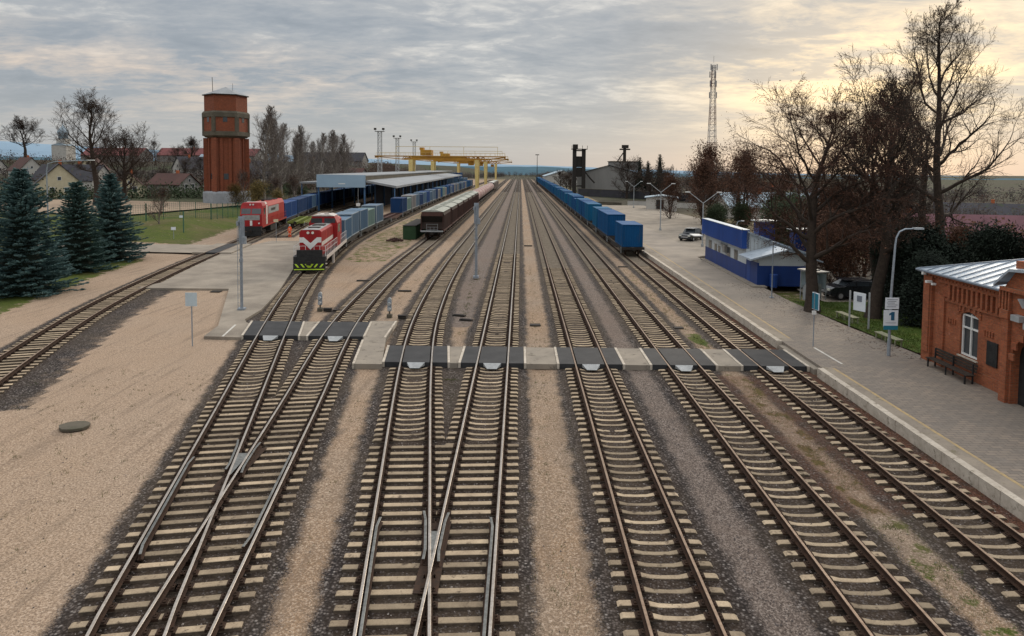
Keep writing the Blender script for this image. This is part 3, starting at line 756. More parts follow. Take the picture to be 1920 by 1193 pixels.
def wheelset(b, y, m=0):
    for s in (-1, 1):
        b.tube((s * .76 - .06, y, .64), (s * .76 + .06, y, .64), .475, n=16, m=m)
    b.tube((-.9, y, .64), (.9, y, .64), .08, n=6, m=m)
def bogie_mb():
    f = MB()
    for s in (-1, 1):
        f.extr([(-1.35, .52), (-1.2, .85), (-.45, .95), (-.35, .62), (.35, .62), (.45, .95), (1.2, .85), (1.35, .52), (.95, .50), (.6, .38), (-.6, .38), (-.95, .50)], s * 1.0 - .07, s * 1.0 + .07, 'x')
        for y in (-.925, .925): f.box(s * 1.07 - .06, s * 1.07 + .06, y - .14, y + .14, .48, .82)
    f.box(-1.0, 1.0, -.22, .22, .55, .92)
    w_ = MB(); wheelset(w_, 0)
    return f, w_
_bf, _bw = bogie_mb(); BFM = _bf.mesh('bogie_frame', M['dark']); BWM = _bw.mesh('wheelset', M['rust_fast'])
def bogie(T, y):
    o = put('bogie', BFM, T, (0, y, 0))
    for q in (-.925, .925): put('wheelset', BWM, o, (0, q, 0))
    return o
def coupler_mb(y0, s):
    b = MB(); b.box(-.12, .12, min(y0, y0 + s * .35), max(y0, y0 + s * .35), .92, 1.12); b.box(-.2, .2, min(y0 + s * .3, y0 + s * .5), max(y0 + s * .3, y0 + s * .5), .85, 1.2); return b

def flat_mb(Ln, side=.16):
    b = MB()
    b.extr([(-.22, 1.15), (.22, 1.15), (.22, .68), (-.22, .68)], .2, Ln - .2, 'y')
    for s in (-1, 1):
        b.extr([(0, 1.17), (Ln, 1.17), (Ln, .90), (Ln * .72, .86), (Ln * .64, .62), (Ln * .36, .62), (Ln * .28, .86), (0, .90)], s * 1.28 - .05, s * 1.28 + .05, 'x')
    n = int(Ln / 1.6)
    for i in range(n + 1):
        y = .08 + (Ln - .28) * i / n; b.box(-1.229, 1.229, y, y + .14, .95, 1.165)
    for y in (.0, Ln - .1): b.box(-1.33, 1.33, y - .003, y + .103, .88, 1.162)
    b.box(-.5, .5, Ln * .42, Ln * .58, .45, .7)
    st = MB()
    for dy in (0, .3): st.tube((0, dy, .45), (0, dy, 1.15), .02, n=4)
    for z in (.47, .75): st.tube((0, 0, z), (0, .3, z), .02, n=4)
    return b, st
FL = {}
def flat_wagon(x, y, a, Ln, key, mt, label, group, yel=False):
    T = empty('flat_wagon', (x, y, 0), a, label, 'flat wagon', group)
    if (Ln, key) not in FL:
        b, st = flat_mb(Ln); c = coupler_mb(0, -1); FL[(Ln, key)] = (b.mesh('wagon_frame', mt), st.mesh('step', M['steel_grey']), c.mesh('coupler', M['dark']))
    fm, sm, cm_ = FL[(Ln, key)]
    put('wagon_frame', fm, T); put('coupler', cm_, T)
    if y < 200:
        for sx in (-1.36, 1.36):
            for sy in (.2, Ln - .5): put('step', sm, T, (sx, sy, 0))
    bogie(T, 1.9); bogie(T, Ln - 1.9); return T

# --- right hand train of plain blue containers
CW = 13.62
starts = []; rr = random.Random(3)
y = 79.9; i = 0; ci = 0
while y < 520:
    flat_wagon(fC(y), y, 0, 13.3, 'dk', M['dark'], '%s flat wagon from the near end of the right hand blue train' % ordn(i), 'wagons of the right hand container train')
    slots = [0, 1]
    if i == 0: slots = [0]
    if i in (2,): slots = [0]
    if i in (7, 12, 19): slots = [1]
    for s in slots:
        y0 = y + .55 + s * 6.2 + (0 if i else .0)
        H = 2.9 if (i * 2 + s) % 5 else 2.6
        lab = 'foremost plain blue container at the near end of the right hand train' if ci == 0 else '%s blue container counted from the near end of the right hand train' % ordn(ci)
        container(fC(y0), y0, 1.18, 0, 'blue' if rr.random() < .6 else 'blue2', 6.06, H, lab, 'blue containers on the right hand train'); ci += 1
    y += CW; i += 1

# --- train behind the red and white locomotive
def along(f, y0, dist):
    """advance an arc length along a track"""
    y = y0; st = dist / 8
    for _ in range(8):
        s = (f(y + .1) - f(y - .1)) / .2; y += st / math.sqrt(1 + s * s)
    return y
y = 83.5; i = 0; ci = 0; rr = random.Random(11)
plan = {0: ['slate', 'slate2'], 1: ['slate', 'sage'], 2: ['slate2', None], 3: [None, None], 4: ['navy', 'sage'], 5: ['grey', 'slate2'], 6: ['navy', 'slate'], 7: ['royal', 'slate'], 8: ['slate2', 'navy'], 9: ['grey', 'blue'], 10: ['sage', 'grey']}
names = {'slate': 'slate blue', 'slate2': 'pale slate', 'sage': 'grey green', 'navy': 'dark navy', 'grey': 'weathered grey', 'royal': 'royal blue', 'blue': 'plain blue', 'blue2': 'plain blue', 'rust': 'rusty red'}
while y < 360:
    a = hdg(f1, y + 6); cols = plan.get(i, [rr.choice(['navy', 'slate', 'royal', 'blue', 'grey', 'slate2']), rr.choice(['slate', 'royal', 'blue', 'sage', 'navy'])])
    emptyw = cols[0] is None
    flat_wagon(f1(y), y, a, 13.3, 'red' if emptyw else 'dk', M['redox'] if emptyw else M['dark'],
               'empty red oxide flat wagon in the train behind the red and white locomotive' if emptyw else '%s flat wagon behind the red and white locomotive' % ordn(i), 'flat wagons behind the red and white locomotive')
    for s, cl in enumerate(cols):
        if cl:
            y0 = along(f1, y, .5 + s * 6.2); aa = hdg(f1, y0 + 3)
            container(f1(y0), y0, 1.18, aa, cl, 6.06, 2.9 if ci % 3 else 2.6, '%s container, %s counted back from the red and white locomotive' % (names[cl], ordn(ci)), 'containers behind the red and white locomotive'); ci += 1
    y = along(f1, y, CW); i += 1

# --- train behind the red locomotive on the far left track
y = 118.7; ci = 0; i = 0; rr = random.Random(5)
while y < 300:
    a = hdg(f0, y + 6)
    flat_wagon(f0(y), y, a, 13.3, 'dk', M['dark'], '%s flat wagon behind the all red locomotive' % ordn(i), 'flat wagons behind the all red locomotive')
    for s in (0, 1):
        y0 = along(f0, y, .5 + s * 6.2); cl = 'royal' if ci < 2 else rr.choice(['navy', 'royal', 'navy', 'slate'])
        container(f0(y0), y0, 1.18, hdg(f0, y0 + 3), cl, 6.06, 2.75, '%s container, %s counted back from the all red locomotive' % (names[cl], ordn(ci)), 'containers behind the all red locomotive'); ci += 1
    y = along(f0, y, CW); i += 1
# lime wagons on the siding
for i, y in enumerate((113.5,)):
    flat_wagon(fS(y), y, hdg(fS, y + 6), 13.3, 'lime', M['lime'], ('lime green empty flat wagon beside the person in orange', 'second lime green flat wagon, nearer the canopy')[i], 'lime green flat wagons')
# stacked containers under the gantry cranes
rr = random.Random(17); k = 0
for sx in (-29.6, -32.4, -35.2):
    for sy in (345, 358):
        for lv in range(3 if sx < -30 else 2):
            cl = rr.choice(['navy', 'royal', 'slate', 'blue'])
            container(sx, sy, .02 + lv * 2.61, 0, cl, 12.1, 2.6, '%s container in the stack under the cranes, row %s, level %s' % (names[cl], ORD[int((-29.6 - sx) / 2.8 + .3) * 2 + (sy > 350)], ORD[lv]), 'containers stacked under the cranes'); k += 1

# --- hopper wagons
def hopper_parts():
    Ln = 11.3; b = MB()       # side sheets lean in to the hopper bottoms
    b.extr([(-1.62, 1.55), (-1.62, 3.55), (-1.45, 4.05), (1.45, 4.05), (1.62, 3.55), (1.62, 1.55)], .9, Ln - 1.3, 'y', 0)
    for s in (-1, 1):
        for i in range(9):
            yy = 1.1 + (Ln - 2.3) * i / 8; b.box(min(s * 1.622, s * 1.70), max(s * 1.622, s * 1.70), yy, yy + .09, 1.5, 3.56, 1)
        b.box(min(s * 1.60, s * 1.72), max(s * 1.60, s * 1.72), .2, Ln - .2, 1.30, 1.497, 1)
    for s0 in (2.0, 5.2, 8.0): b.extr([(s0, 1.54), (s0 + 1.9, 1.54), (s0 + 1.2, .55), (s0 + .6, .55)], -1.1, 1.1, 'x', 1)
    en = MB()                 # sloping end sheet, end frame and ladder
    for y0, s in ((0, 1), (Ln, -1)):
        ya, yb, yc = y0 + s * .12, y0 + s * .9, y0 + s * 1.6
        en.add([(-1.60, ya, 3.45), (1.60, ya, 3.45), (1.45, ya, 4.02), (-1.45, ya, 4.02), (-1.60, yb, 1.7), (1.60, yb, 1.7), (-1.6, yb, 3.5), (1.6, yb, 3.5), (1.45, yb, 4.02), (-1.45, yb, 4.02)],
               [(0, 1, 2, 3), (0, 3, 9, 6, 4), (1, 5, 7, 8, 2), (3, 2, 8, 9)])
        en.add([(-1.59, ya + s * .02, 3.44), (1.59, ya + s * .02, 3.44), (1.59, yc, 1.7), (-1.59, yc, 1.7)], [(0, 1, 2, 3)], 1)  # recessed slope coloured dark to paint in its shade
        for x in (-1.55, 1.55): en.box(x - .05, x + .05, min(ya, ya + s * .1), max(ya, ya + s * .1), 1.3, 3.45)
    rf = MB()
    rf.extr([(-1.62, 4.052), (-.8, 4.26), (0, 4.32), (.8, 4.26), (1.62, 4.052)], .1, Ln - .9, 'y')
    for i in range(4): rf.cb(0, 1.8 + i * 2.5, 4.38, .75, .9, .12)
    ld = MB()
    for x in (-.75, -.25, .3, .8):
        ld.tube((x, .03, 1.3), (x, .03, 2.35 if abs(x) > .5 else 1.9), .025, n=4)
    for z in (1.55, 1.9, 2.3): ld.tube((-.75, .03, z), (.8, .03, z), .022, n=4)
    ld.box(-1.6, 1.6, -.02, .06, 1.22, 1.42)
    fr = MB(); fr.box(-1.45, 1.45, 0.063, .55, 1.1, 1.295); fr.box(-1.45, 1.45, Ln - .55, Ln, 1.1, 1.295); fr.box(-.25, .25, .2, Ln - .2, .8, 1.098)
    return b, en, rf, ld, fr
hp = [q.mesh(nm, mt_) for q, nm, mt_ in zip(hopper_parts(), ('body', 'end_slope', 'roof', 'handrail', 'wagon_frame'), ([M['hopside'], M['redox']], [M['redox'], M['dark']], M['hoproof'], M['steel_grey'], M['dark']))]
for i in range(7):
    y = 96.6 + i * 12.0
    T = empty('hopper_wagon', (f2(y), y, 0), 0, 'brown hopper wagon with pale roof at the near end of its train' if i == 0 else '%s brown hopper wagon with pale roof in the middle train' % ordn(i), 'hopper wagon', 'brown hopper wagons')
    for nm, me in zip(('body', 'end_slope', 'roof', 'handrail', 'wagon_frame'), hp): put(nm, me, T)
    bogie(T, 1.9); bogie(T, 9.4)
    coupler_mb(0, -1).build('coupler', M['dark'], T)
b = MB(); b.lathe([(1.25, 0), (1.42, .15), (1.5, .5), (1.5, 9.5), (1.42, 9.85), (1.25, 10)], 18)
b.v = [(x, z + .6, y + 2.75) for x, y, z in b.v]; TB = b.mesh('tank', M['pink'], True)
b = MB()
for yy in (1.2, 3.4, 5.6, 7.8, 10.0): b.lathe([(1.53, yy), (1.53, yy + .45)], 18)
b.v = [(x, z, y + 2.75) for x, y, z in b.v]; TH = b.mesh('band', M['locow'], True)
fl_ = flat_mb(11.2)[0].mesh('wagon_frame', M['dark'])
for i in range(9):
    y = 181.2 + i * 12.0
    T = empty('tank_wagon', (f2(y), y, 0), 0, '%s faded red tank wagon with white bands beyond the brown hoppers' % ordn(i), 'tank wagon', 'faded red tank wagons')
    put('tank', TB, T); put('band', TH, T); put('wagon_frame', fl_, T); bogie(T, 1.9); bogie(T, 9.3)
for i in range(4):
    y = 291 + i * 14.6
    T = empty('box_wagon', (f2(y), y, 0), 0, '%s dark box wagon at the far end of the middle train' % ordn(i), 'box wagon', 'dark box wagons')
    b = MB(); b.extr([(-1.5, 1.2), (-1.5, 3.8), (-1.1, 4.3), (1.1, 4.3), (1.5, 3.8), (1.5, 1.2)], 0, 13.6, 'y'); b.build('body', M['hopside'], T)
    b = MB(); b.extr([(-1.12, 4.303), (0, 4.5), (1.12, 4.303)], .05, 13.5, 'y'); b.build('roof', M['white'] if i == 0 else M['hoproof'], T); bogie(T, 1.9); bogie(T, 11.5)

# --- red and white locomotive (hood first, cab behind)
def slant(p, q, w, zb, y):   # a thin stripe quad on a face y
    (x0, z0), (x1, z1) = p, q
    return [(x0 - w, y, z0), (x0 + w, y, z0), (x1 + w, y, z1), (x1 - w, y, z1)]
def loco_one():
    y0 = 65.5; a = hdg(f1, y0 + 9)
    T = empty('diesel_locomotive', (f1(y0) - .05, y0, 0), a, 'red and white diesel locomotive with a white chevron nose and lime hazard bars', 'locomotive')
    Ln = 17.2
    b = MB(); b.box(-1.55, 1.55, .35, Ln - .35, 1.40, 1.62); b.box(-1.5, 1.5, .02, .349, .98, 1.62); b.box(-1.2, 1.2, .10, .34, 1.621, 2.25); b.box(-1.5, 1.5, Ln - .349, Ln, .9, 1.62)
    b.build('frame_deck', M['black'], T)
    b = MB()
    for s in (-1, 1): b.box(min(s * 1.551, s * 1.60), max(s * 1.551, s * 1.60), .5, Ln - .5, 1.30, 1.66)
    b.build('side_sill', M['locow'], T)
    b = MB(); b.box(-1.5, 1.5, -.06, .019, .30, .975); b.box(-1.35, 1.35, .0, .6, .25, .9); b.build('pilot', M['black'], T)
    pz = MB()
    for x in (-1.15, -.62, .62, 1.15):
        s = -1 if x < 0 else 1; pz.poly([(x + s * .22, -.066, .93), (x + s * .04, -.066, .93), (x - s * .22, -.066, .60), (x - s * .04, -.066, .60)])
    pz.poly([(-.42, -.066, .93), (-.12, -.066, .93), (0, -.066, .74), (.12, -.066, .93), (.42, -.066, .93), (.13, -.066, .58), (-.13, -.066, .58)])
    pz.box(-1.42, 1.42, -.075, -.0605, .36, .45); pz.build('hazard_bars', M['hiviz'], T)
    # nose hood
    hb = MB(); hb.extr([(-1.04, 1.63), (-1.04, 3.95), (-.86, 4.13), (.86, 4.13), (1.04, 3.95), (1.04, 1.63)], .75, 9.0, 'y'); H_ = hb.build('nose_hood', M['red'], T)
    t = MB(); t.extr([(-.84, 4.135), (0, 4.17), (.84, 4.135)], .8, 8.95, 'y'); t.build('hood_roof', M['locog'], T)
    t = MB(); t.cb(0, 3.2, 4.19, 1.1, .9, .08); t.cb(0, 6.2, 4.19, 1.2, 1.4, .10); t.build('roof_grille', M['dark'], T)
    f = MB(); y_ = .742      # white chevron on the nose
    f.poly([(-1.035, y_, 3.42), (-.62, y_, 3.42), (0, y_, 2.86), (.62, y_, 3.42), (1.035, y_, 3.42), (1.035, y_, 2.92), (.70, y_, 2.92), (0, y_, 2.22), (-.70, y_, 2.92), (-1.035, y_, 2.92)])
    f.build('nose_chevron', M['white'], T)
    f = MB()
    for x in (-.22, .22): f.tube((x, .68, 3.86), (x, .76, 3.86), .13, n=10)
    f.build('headlight', M['reflect'], T)
    f = MB(); f.tube((-.17, .735, 2.98), (-.17 + .34, .735, 2.98), .02); f.lathe([(.16, 0), (.16, .01)], 10); f.v[-20:] = [(x, .738 - z, 3.12 + yy) for x, yy, z in f.v[-20:]]; f.build('emblem', M['red'], T)
    for s in (-1, 1):
        st = MB(); st.box(min(s * 1.041, s * 1.052), max(s * 1.041, s * 1.052), .9, 8.9, 2.55, 2.95); st.build('side_stripe', M['locow'], T)
        dr = MB()
        for i in range(7): dr.box(min(s * 1.041, s * 1.065), max(s * 1.041, s * 1.065), 1.2 + i * 1.1, 2.15 + i * 1.1, 3.02, 3.85)
        dr.build('access_door', M['red'], T)
    # cab
    cb = MB(); cb.extr([(-1.5, 1.63), (-1.5, 4.15), (-1.15, 4.92), (1.15, 4.92), (1.5, 4.15), (1.5, 1.63)], 9.0, 11.6, 'y'); cb.build('cab', M['red'], T)
    t = MB(); t.extr([(-1.18, 4.925), (-.7, 5.08), (.7, 5.08), (1.18, 4.925)], 8.85, 11.75, 'y'); t.build('cab_roof', M['locow'], T)
    t = MB(); t.cb(.3, 9.6, 5.16, .5, .25, .16); t.cb(-.6, 10.2, 5.14, .3, .3, .12); t.tube((.75, 10.4, 5.05), (.75, 10.4, 5.6), .015, n=4); t.build('horn', M['locow'], T)
    g_ = MB(); g_.box(-1.28, -.12, 8.975, 9.02, 4.17, 4.68); g_.box(.12, 1.28, 8.975, 9.02, 4.17, 4.68)
    for s in (-1, 1): g_.box(min(s * 1.49, s * 1.512), max(s * 1.49, s * 1.512), 9.4, 11.2, 3.1, 4.0)
    g_.build('cab_window', M['glass'], T)
    rh = MB(); rh.extr([(-1.04, 1.63), (-1.04, 4.2), (-.8, 4.45), (.8, 4.45), (1.04, 4.2), (1.04, 1.63)], 11.6, Ln - .9, 'y'); rh.build('rear_hood', M['red'], T)
    t = MB(); t.extr([(-.8, 4.455), (0, 4.5), (.8, 4.455)], 11.8, Ln - 1, 'y'); t.tube((0, 13, 4.45), (0, 13, 4.75), .2, n=10); t.build('exhaust_roof', M['locow'], T)
    # railings
    r_ = MB()
    def rail_run(pts):
        for (x0, ya), (x1, yb) in zip(pts, pts[1:]):
            for z in (2.15, 2.62): r_.tube((x0, ya, z), (x1, yb, z), .018, n=4)
    for s in (-1, 1):
        rail_run([(s * .4, .35), (s * 1.48, .35), (s * 1.5, 8.8)])
        for i in range(9): r_.tube((s * 1.5, .4 + i * 1.03, 1.62), (s * 1.5, .4 + i * 1.03, 2.64), .024, n=4)
        for x in (.4, .95, 1.48): r_.tube((s * x, .35, 1.62), (s * x, .35, 2.64), .024, n=4)
        rail_run([(s * 1.5, 11.9), (s * 1.5, Ln - .4)])
        for i in range(6): r_.tube((s * 1.5, 11.9 + i * 1.05, 1.62), (s * 1.5, 11.9 + i * 1.05, 2.64), .024, n=4)
    r_.build('handrail', M['white'], T)
    s_ = MB()
    for s in (-1, 1):
        for z in (.5, .85, 1.2): s_.box(min(s * 1.3, s * 1.58), max(s * 1.3, s * 1.58), .3, .8, z, z + .04)
        s_.box(min(s * 1.38, s * 1.56), max(s * 1.38, s * 1.56), 5.6, 6.1, .25, 1.29)
    s_.build('step', M['locow'], T)
    b = MB(); b.box(-1.25, 1.25, 6.3, 11, .45, 1.39); b.build('fuel_tank', M['black'], T)
    for yy in (3.3, 14.2):
        o = bogie(T, yy)
    coupler_mb(-.06, -1).build('coupler', M['dark'], T)
loco_one()
# --- all red locomotive (full height cab at the near end)
def loco_two():
    y0 = 97.7; a = hdg(f0, y0 + 9)
    T = empty('diesel_locomotive', (f0(y0) + .1, y0, 0), a, 'all red diesel locomotive with a full height cab and grey side panel', 'locomotive')
    Ln = 20.2
    b = MB(); b.box(-1.55, 1.55, .3, Ln - .3, 1.42, 1.66); b.box(-1.5, 1.5, 0, .299, .95, 1.66); b.box(-1.5, 1.5, Ln - .299, Ln, .95, 1.66); b.build('frame_deck', M['black'], T)
    b = MB()
    for s in (-1, 1): b.box(min(s * 1.551, s * 1.60), max(s * 1.551, s * 1.60), .4, Ln - .4, 1.5, 1.72)
    b.build('side_sill', M['redor'], T)
    b = MB(); b.box(-1.45, 1.45, -.05, -.002, .3, .93); b.build('pilot', M['black'], T)
    c_ = MB(); c_.add([(-1.5, .3, 1.67), (1.5, .3, 1.67), (1.5, .3, 3.3), (-1.5, .3, 3.3), (-1.5, .85, 4.55), (1.5, .85, 4.55), (-1.3, 1.0, 5.0), (1.3, 1.0, 5.0),
                       (-1.5, 4.6, 1.67), (1.5, 4.6, 1.67), (-1.5, 4.6, 4.55), (1.5, 4.6, 4.55), (-1.3, 4.6, 5.0), (1.3, 4.6, 5.0)],
                      [(0, 1, 2, 3), (3, 2, 5, 4), (4, 5, 7, 6), (6, 7, 13, 12), (0, 3, 4, 10, 8), (1, 9, 11, 5, 2), (4, 6, 12, 10), (5, 11, 13, 7), (8, 10, 12, 13, 11, 9)]); c_.build('cab', M['red'], T)
    c_ = MB(); c_.add([(-1.2, .285, 2.55), (1.2, .285, 2.55), (1.2, .285, 3.28), (-1.2, .285, 3.28)], [(0, 1, 2, 3)]); c_.build('nose_panel', M['locog'], T)
    g_ = MB(); g_.add([(-1.35, .345, 3.45), (-.08, .345, 3.45), (-.08, .66, 4.2), (-1.35, .66, 4.2), (.08, .345, 3.45), (1.35, .345, 3.45), (1.35, .66, 4.2), (.08, .66, 4.2)], [(0, 1, 2, 3), (4, 5, 6, 7)])
    for s in (-1, 1): g_.box(min(s * 1.49, s * 1.512), max(s * 1.49, s * 1.512), 1.6, 2.6, 3.3, 4.2)
    g_.build('cab_window', M['glass'], T)
    f = MB()
    for x in (-.2, .2): f.tube((x, .9, 4.76), (x, .8, 4.74), .12, n=8)
    f.tube((1.1, .22, 2.1), (1.1, .31, 2.1), .12, n=8); f.tube((-1.1, .22, 2.1), (-1.1, .31, 2.1), .12, n=8); f.box(-.16, .16, .27, .297, 1.75, 2.5); f.build('headlight', M['white'], T)
    t = MB(); t.extr([(-1.515, 1.72), (-1.515, 4.5), (-1.3, 5.03), (1.3, 5.03), (1.515, 4.5), (1.515, 1.72)], 3.2, 4.3, 'y'); t.build('cab_band', M['locow'], T)
    h_ = MB(); h_.extr([(-1.25, 1.67), (-1.25, 4.3), (-.9, 4.9), (.9, 4.9), (1.25, 4.3), (1.25, 1.67)], 4.6, Ln - .8, 'y'); h_.build('long_hood', M['redor'], T)
    p = MB()
    for s in (-1, 1): p.box(min(s * 1.251, s * 1.27), max(s * 1.251, s * 1.27), 6.0, 14.5, 3.1, 4.2)
    P_ = p.build('side_panel', M['locog'], T)
    p = MB()
    for s in (-1, 1): p.box(min(s * 1.272, s * 1.282), max(s * 1.272, s * 1.282), 8.2, 11.6, 3.45, 3.85)
    p.build('panel_mark', M['black'], P_)
    p = MB()
    for s in (-1, 1):
        for i in range(12): p.box(min(s * 1.251, s * 1.268), max(s * 1.251, s * 1.268), 5.0 + i * 1.2, 5.95 + i * 1.2, 1.85, 2.95)
    p.build('access_door', M['redor'], T)
    r_ = MB()
    for s in (-1, 1):
        for z in (2.2, 2.7): r_.tube((s * 1.52, 4.8, z), (s * 1.52, Ln - .4, z), .018, n=4)
        for i in range(15): r_.tube((s * 1.52, 4.8 + i * 1.05, 1.67), (s * 1.52, 4.8 + i * 1.05, 2.72), .02, n=4)
    r_.build('handrail', M['redor'], T)
    t = MB(); t.tube((0, 8.5, 4.88), (0, 8.5, 5.2), .25, n=10); t.build('exhaust', M['dark'], T)
    t = MB(); t.cb(0, 15.5, 4.97, 1.4, 2.2, .14); t.build('roof_grille', M['dark'], T)
    t = MB(); t.cb(0, 12, 4.96, 1.1, 1.6, .12); t.build('roof_grille', M['dark'], T)
    b = MB(); b.box(-1.3, 1.3, 7.5, 12.5, .4, 1.41); b.build('fuel_tank', M['black'], T)
    bogie(T, 3.6); bogie(T, 16.6); coupler_mb(-.05, -1).build('coupler', M['dark'], T)
loco_two()

# ------------------------------------------------------------------ person in orange
def person():
    x, y = -33.5, 99.5
    me = bpy.data.meshes.new('body')
    V = [(0, 0, .98), (0, 0, 1.18), (0, .0, 1.42), (0, 0, 1.52), (0, -.01, 1.60), (-.11, 0, .90), (-.13, -.03, .50), (-.14, .02, .09), (-.14, -.13, .04), (.11, 0, .90), (.13, -.02, .50), (.15, .05, .09), (.15, -.10, .04),
         (-.19, 0, 1.42), (-.27, .02, 1.14), (-.29, -.10, .92), (.19, 0, 1.42), (.28, .02, 1.14), (.27, -.12, .94)]
    E_ = [(0, 1), (1, 2), (2, 3), (3, 4), (0, 5), (5, 6), (6, 7), (7, 8), (0, 9), (9, 10), (10, 11), (11, 12), (2, 13), (13, 14), (14, 15), (2, 16), (16, 17), (17, 18)]
    rad = [(.17, .12), (.165, .11), (.18, .12), (.06, .06), (.055, .055), (.11, .11), (.085, .085), (.06, .06), (.05, .04), (.11, .11), (.085, .085), (.06, .06), (.05, .04), (.08, .08), (.065, .065), (.05, .05), (.08, .08), (.065, .065), (.05, .05)]
    bm = bmesh.new(); lay = bm.verts.layers.skin.verify(); vv = [bm.verts.new(v) for v in V]
    for v, r_ in zip(vv, rad): v[lay].radius = r_
    vv[0][lay].use_root = True
    for a_, b_ in E_: bm.edges.new((vv[a_], vv[b_]))
    bm.to_mesh(me); bm.free()
    me.materials.append(M['orange'])
    o = bpy.data.objects.new('person', me); link(o); o.location = (x, y, .0); o.rotation_euler = (0, 0, -.3)
    o.modifiers.new('skin', 'SKIN'); sb = o.modifiers.new('sub', 'SUBSURF'); sb.levels = 1; sb.render_levels = 2
    tag(o, 'person in a bright orange high visibility jacket and trousers standing between the locomotives', 'person')
    h_ = MB(); h_.lathe([(.03, 1.58), (.07, 1.60), (.085, 1.66), (.088, 1.71), (.08, 1.76)], 10); h_.tube((0, -.08, 1.68), (0, -.115, 1.67), .014, n=5)
    for s in (-1, 1): h_.cb(s * .09, .0, 1.68, .02, .04, .055)
    h_.build('head', M['skin'], o, smooth=True)
    h_ = MB(); h_.lathe([(.105, 1.735), (.10, 1.76), (.085, 1.81), (.04, 1.84), (.005, 1.845)], 12); h_.build('helmet', M['white'], o, smooth=True)
    for s, wx, wy, wz in ((-1, -.29, -.10, .92), (1, .27, -.12, .94)):
        hd = MB(); hd.cb(wx, wy - .02, wz - .07, .035, .07, .09)
        for i in range(4): hd.tube((wx, wy - .045 + i * .018, wz - .11), (wx - s * .012, wy - .05 + i * .018, wz - .175 + abs(i - 1.4) * .01), .009, .007, n=5)
        hd.tube((wx, wy - .055, wz - .07), (wx - s * .02, wy - .09, wz - .11), .010, .008, n=5)
        hd.build('hand', M['skin'], o)
    for z in (.48, 1.05, 1.25):
        t = MB()
        if z > 1: t.lathe([(.185, z - .03), (.188, z), (.185, z + .03)], 12); t.v = [(a, b_ * .72, c) for a, b_, c in t.v]
        else:
            for s in (-.13, .13): t.lathe([(.095, z - .03), (.095, z + .03)], 10, (s, -.025))
        t.build('reflective_band', M['reflect'], o)
person()

# ------------------------------------------------------------------ poles, signals, signs
def cyl_post(b, h, r0=.06, r1=None, n=10, m=0): b.tube((0, 0, 0), (0, 0, h), r0, r1, n=n, m=m)
# grey signal seen from behind, on the left apron
def tall_signal(x, y, h, label, head_back, rz=0):
    T = empty('railway_signal', (x, y, 0), rz, label, 'signal')
    b = MB(); cyl_post(b, h - .2, .105, .075); b.cb(0, 0, .08, .5, .5, .2); b.tube((0, 0, h * .52), (0, 0, h * .52 + .2), .14, n=10); b.build('post', M['galv'], T)
    b = MB(); b.cb(.0, .14 if head_back else -.14, h - .95, .36, .16, 1.7); b.cb(.0, .2 if head_back else -.2, h - .95, .44, .03, 1.9)
    H_ = b.build('signal_head', M['galv'] if head_back else M['black'], T)
    l = MB()
    for i in range(4): l.tube((0, .2 if head_back else -.21, h - .3 - i * .42), (0, .38 if head_back else -.40, h - .3 - i * .42), .12, n=10)
    l.build('lens_hood', M['black'], H_)
    b = MB()     # ladder
    for s in (-.17, .17): b.tube((s, -.30 if head_back else .30, .2), (s, -.22 if head_back else .22, h - .1), .02, n=4)
    for i in range(int(h / .32)): b.tube((-.17, (-.30 + .08 * i * .32 / h) * (1 if head_back else -1), .3 + i * .32), (.17, (-.30 + .08 * i * .32 / h) * (1 if head_back else -1), .3 + i * .32), .013, n=4)
    b.build('ladder', M['galv'], T)
    b = MB(); b.cb(.22, 0, h - 1.7, .3, .25, .5); b.cb(-.2, 0, h - .5, .16, .2, .3); b.build('junction_box', M['galv'], T)
tall_signal(-19.75, 48.3, 6.7, 'tall grey signal post on the left asphalt apron, head seen from behind', True, .1)
tall_signal(-4.08, 63.9, 7.0, 'tall blue grey signal post standing in the gravel between the central tracks', True, 0)
def dwarf(x, y, label):
    T = empty('dwarf_signal', (x, y, -.1), 0, label, 'signal', 'dwarf signals beside the tracks')
    b = MB(); b.cb(0, 0, .12, .34, .34, .24); b.tube((0, 0, .2), (0, 0, .45), .06); b.build('base', M['conc'], T)
    b = MB(); b.cb(0, .03, .82, .26, .18, .74); H_ = b.build('signal_head', M['galv'], T)
    b = MB()
    for z in (.62, .98): b.tube((0, -.06, z), (0, -.26, z), .11, n=10)
    b.tube((0, -.02, 1.24), (0, .12, 1.24), .13, n=10); b.build('lens_hood', M['steel_grey'], H_)
dwarf(-14.3, 48.8, 'dwarf signal between the locomotive track and the hopper track')
dwarf(-8.95, 46.9, 'dwarf signal at the corner of the slanting concrete walkway')
for x, y, lab in ((-13.7, 48.6, 'dark cable box on the ballast beside the left dwarf signal'), (-8.0, 46.5, 'dark cable box on the ballast beside the right dwarf signal')):
    b = MB(); b.cb(0, 0, .12, .55, .3, .2); b.cb(.7, .1, .06, .7, .12, .1); b.cb(0, 0, .235, .6, .34, .03); tag(b.build('cable_box', M['dark'], None, (x, y, -.08)), lab, 'cable box')

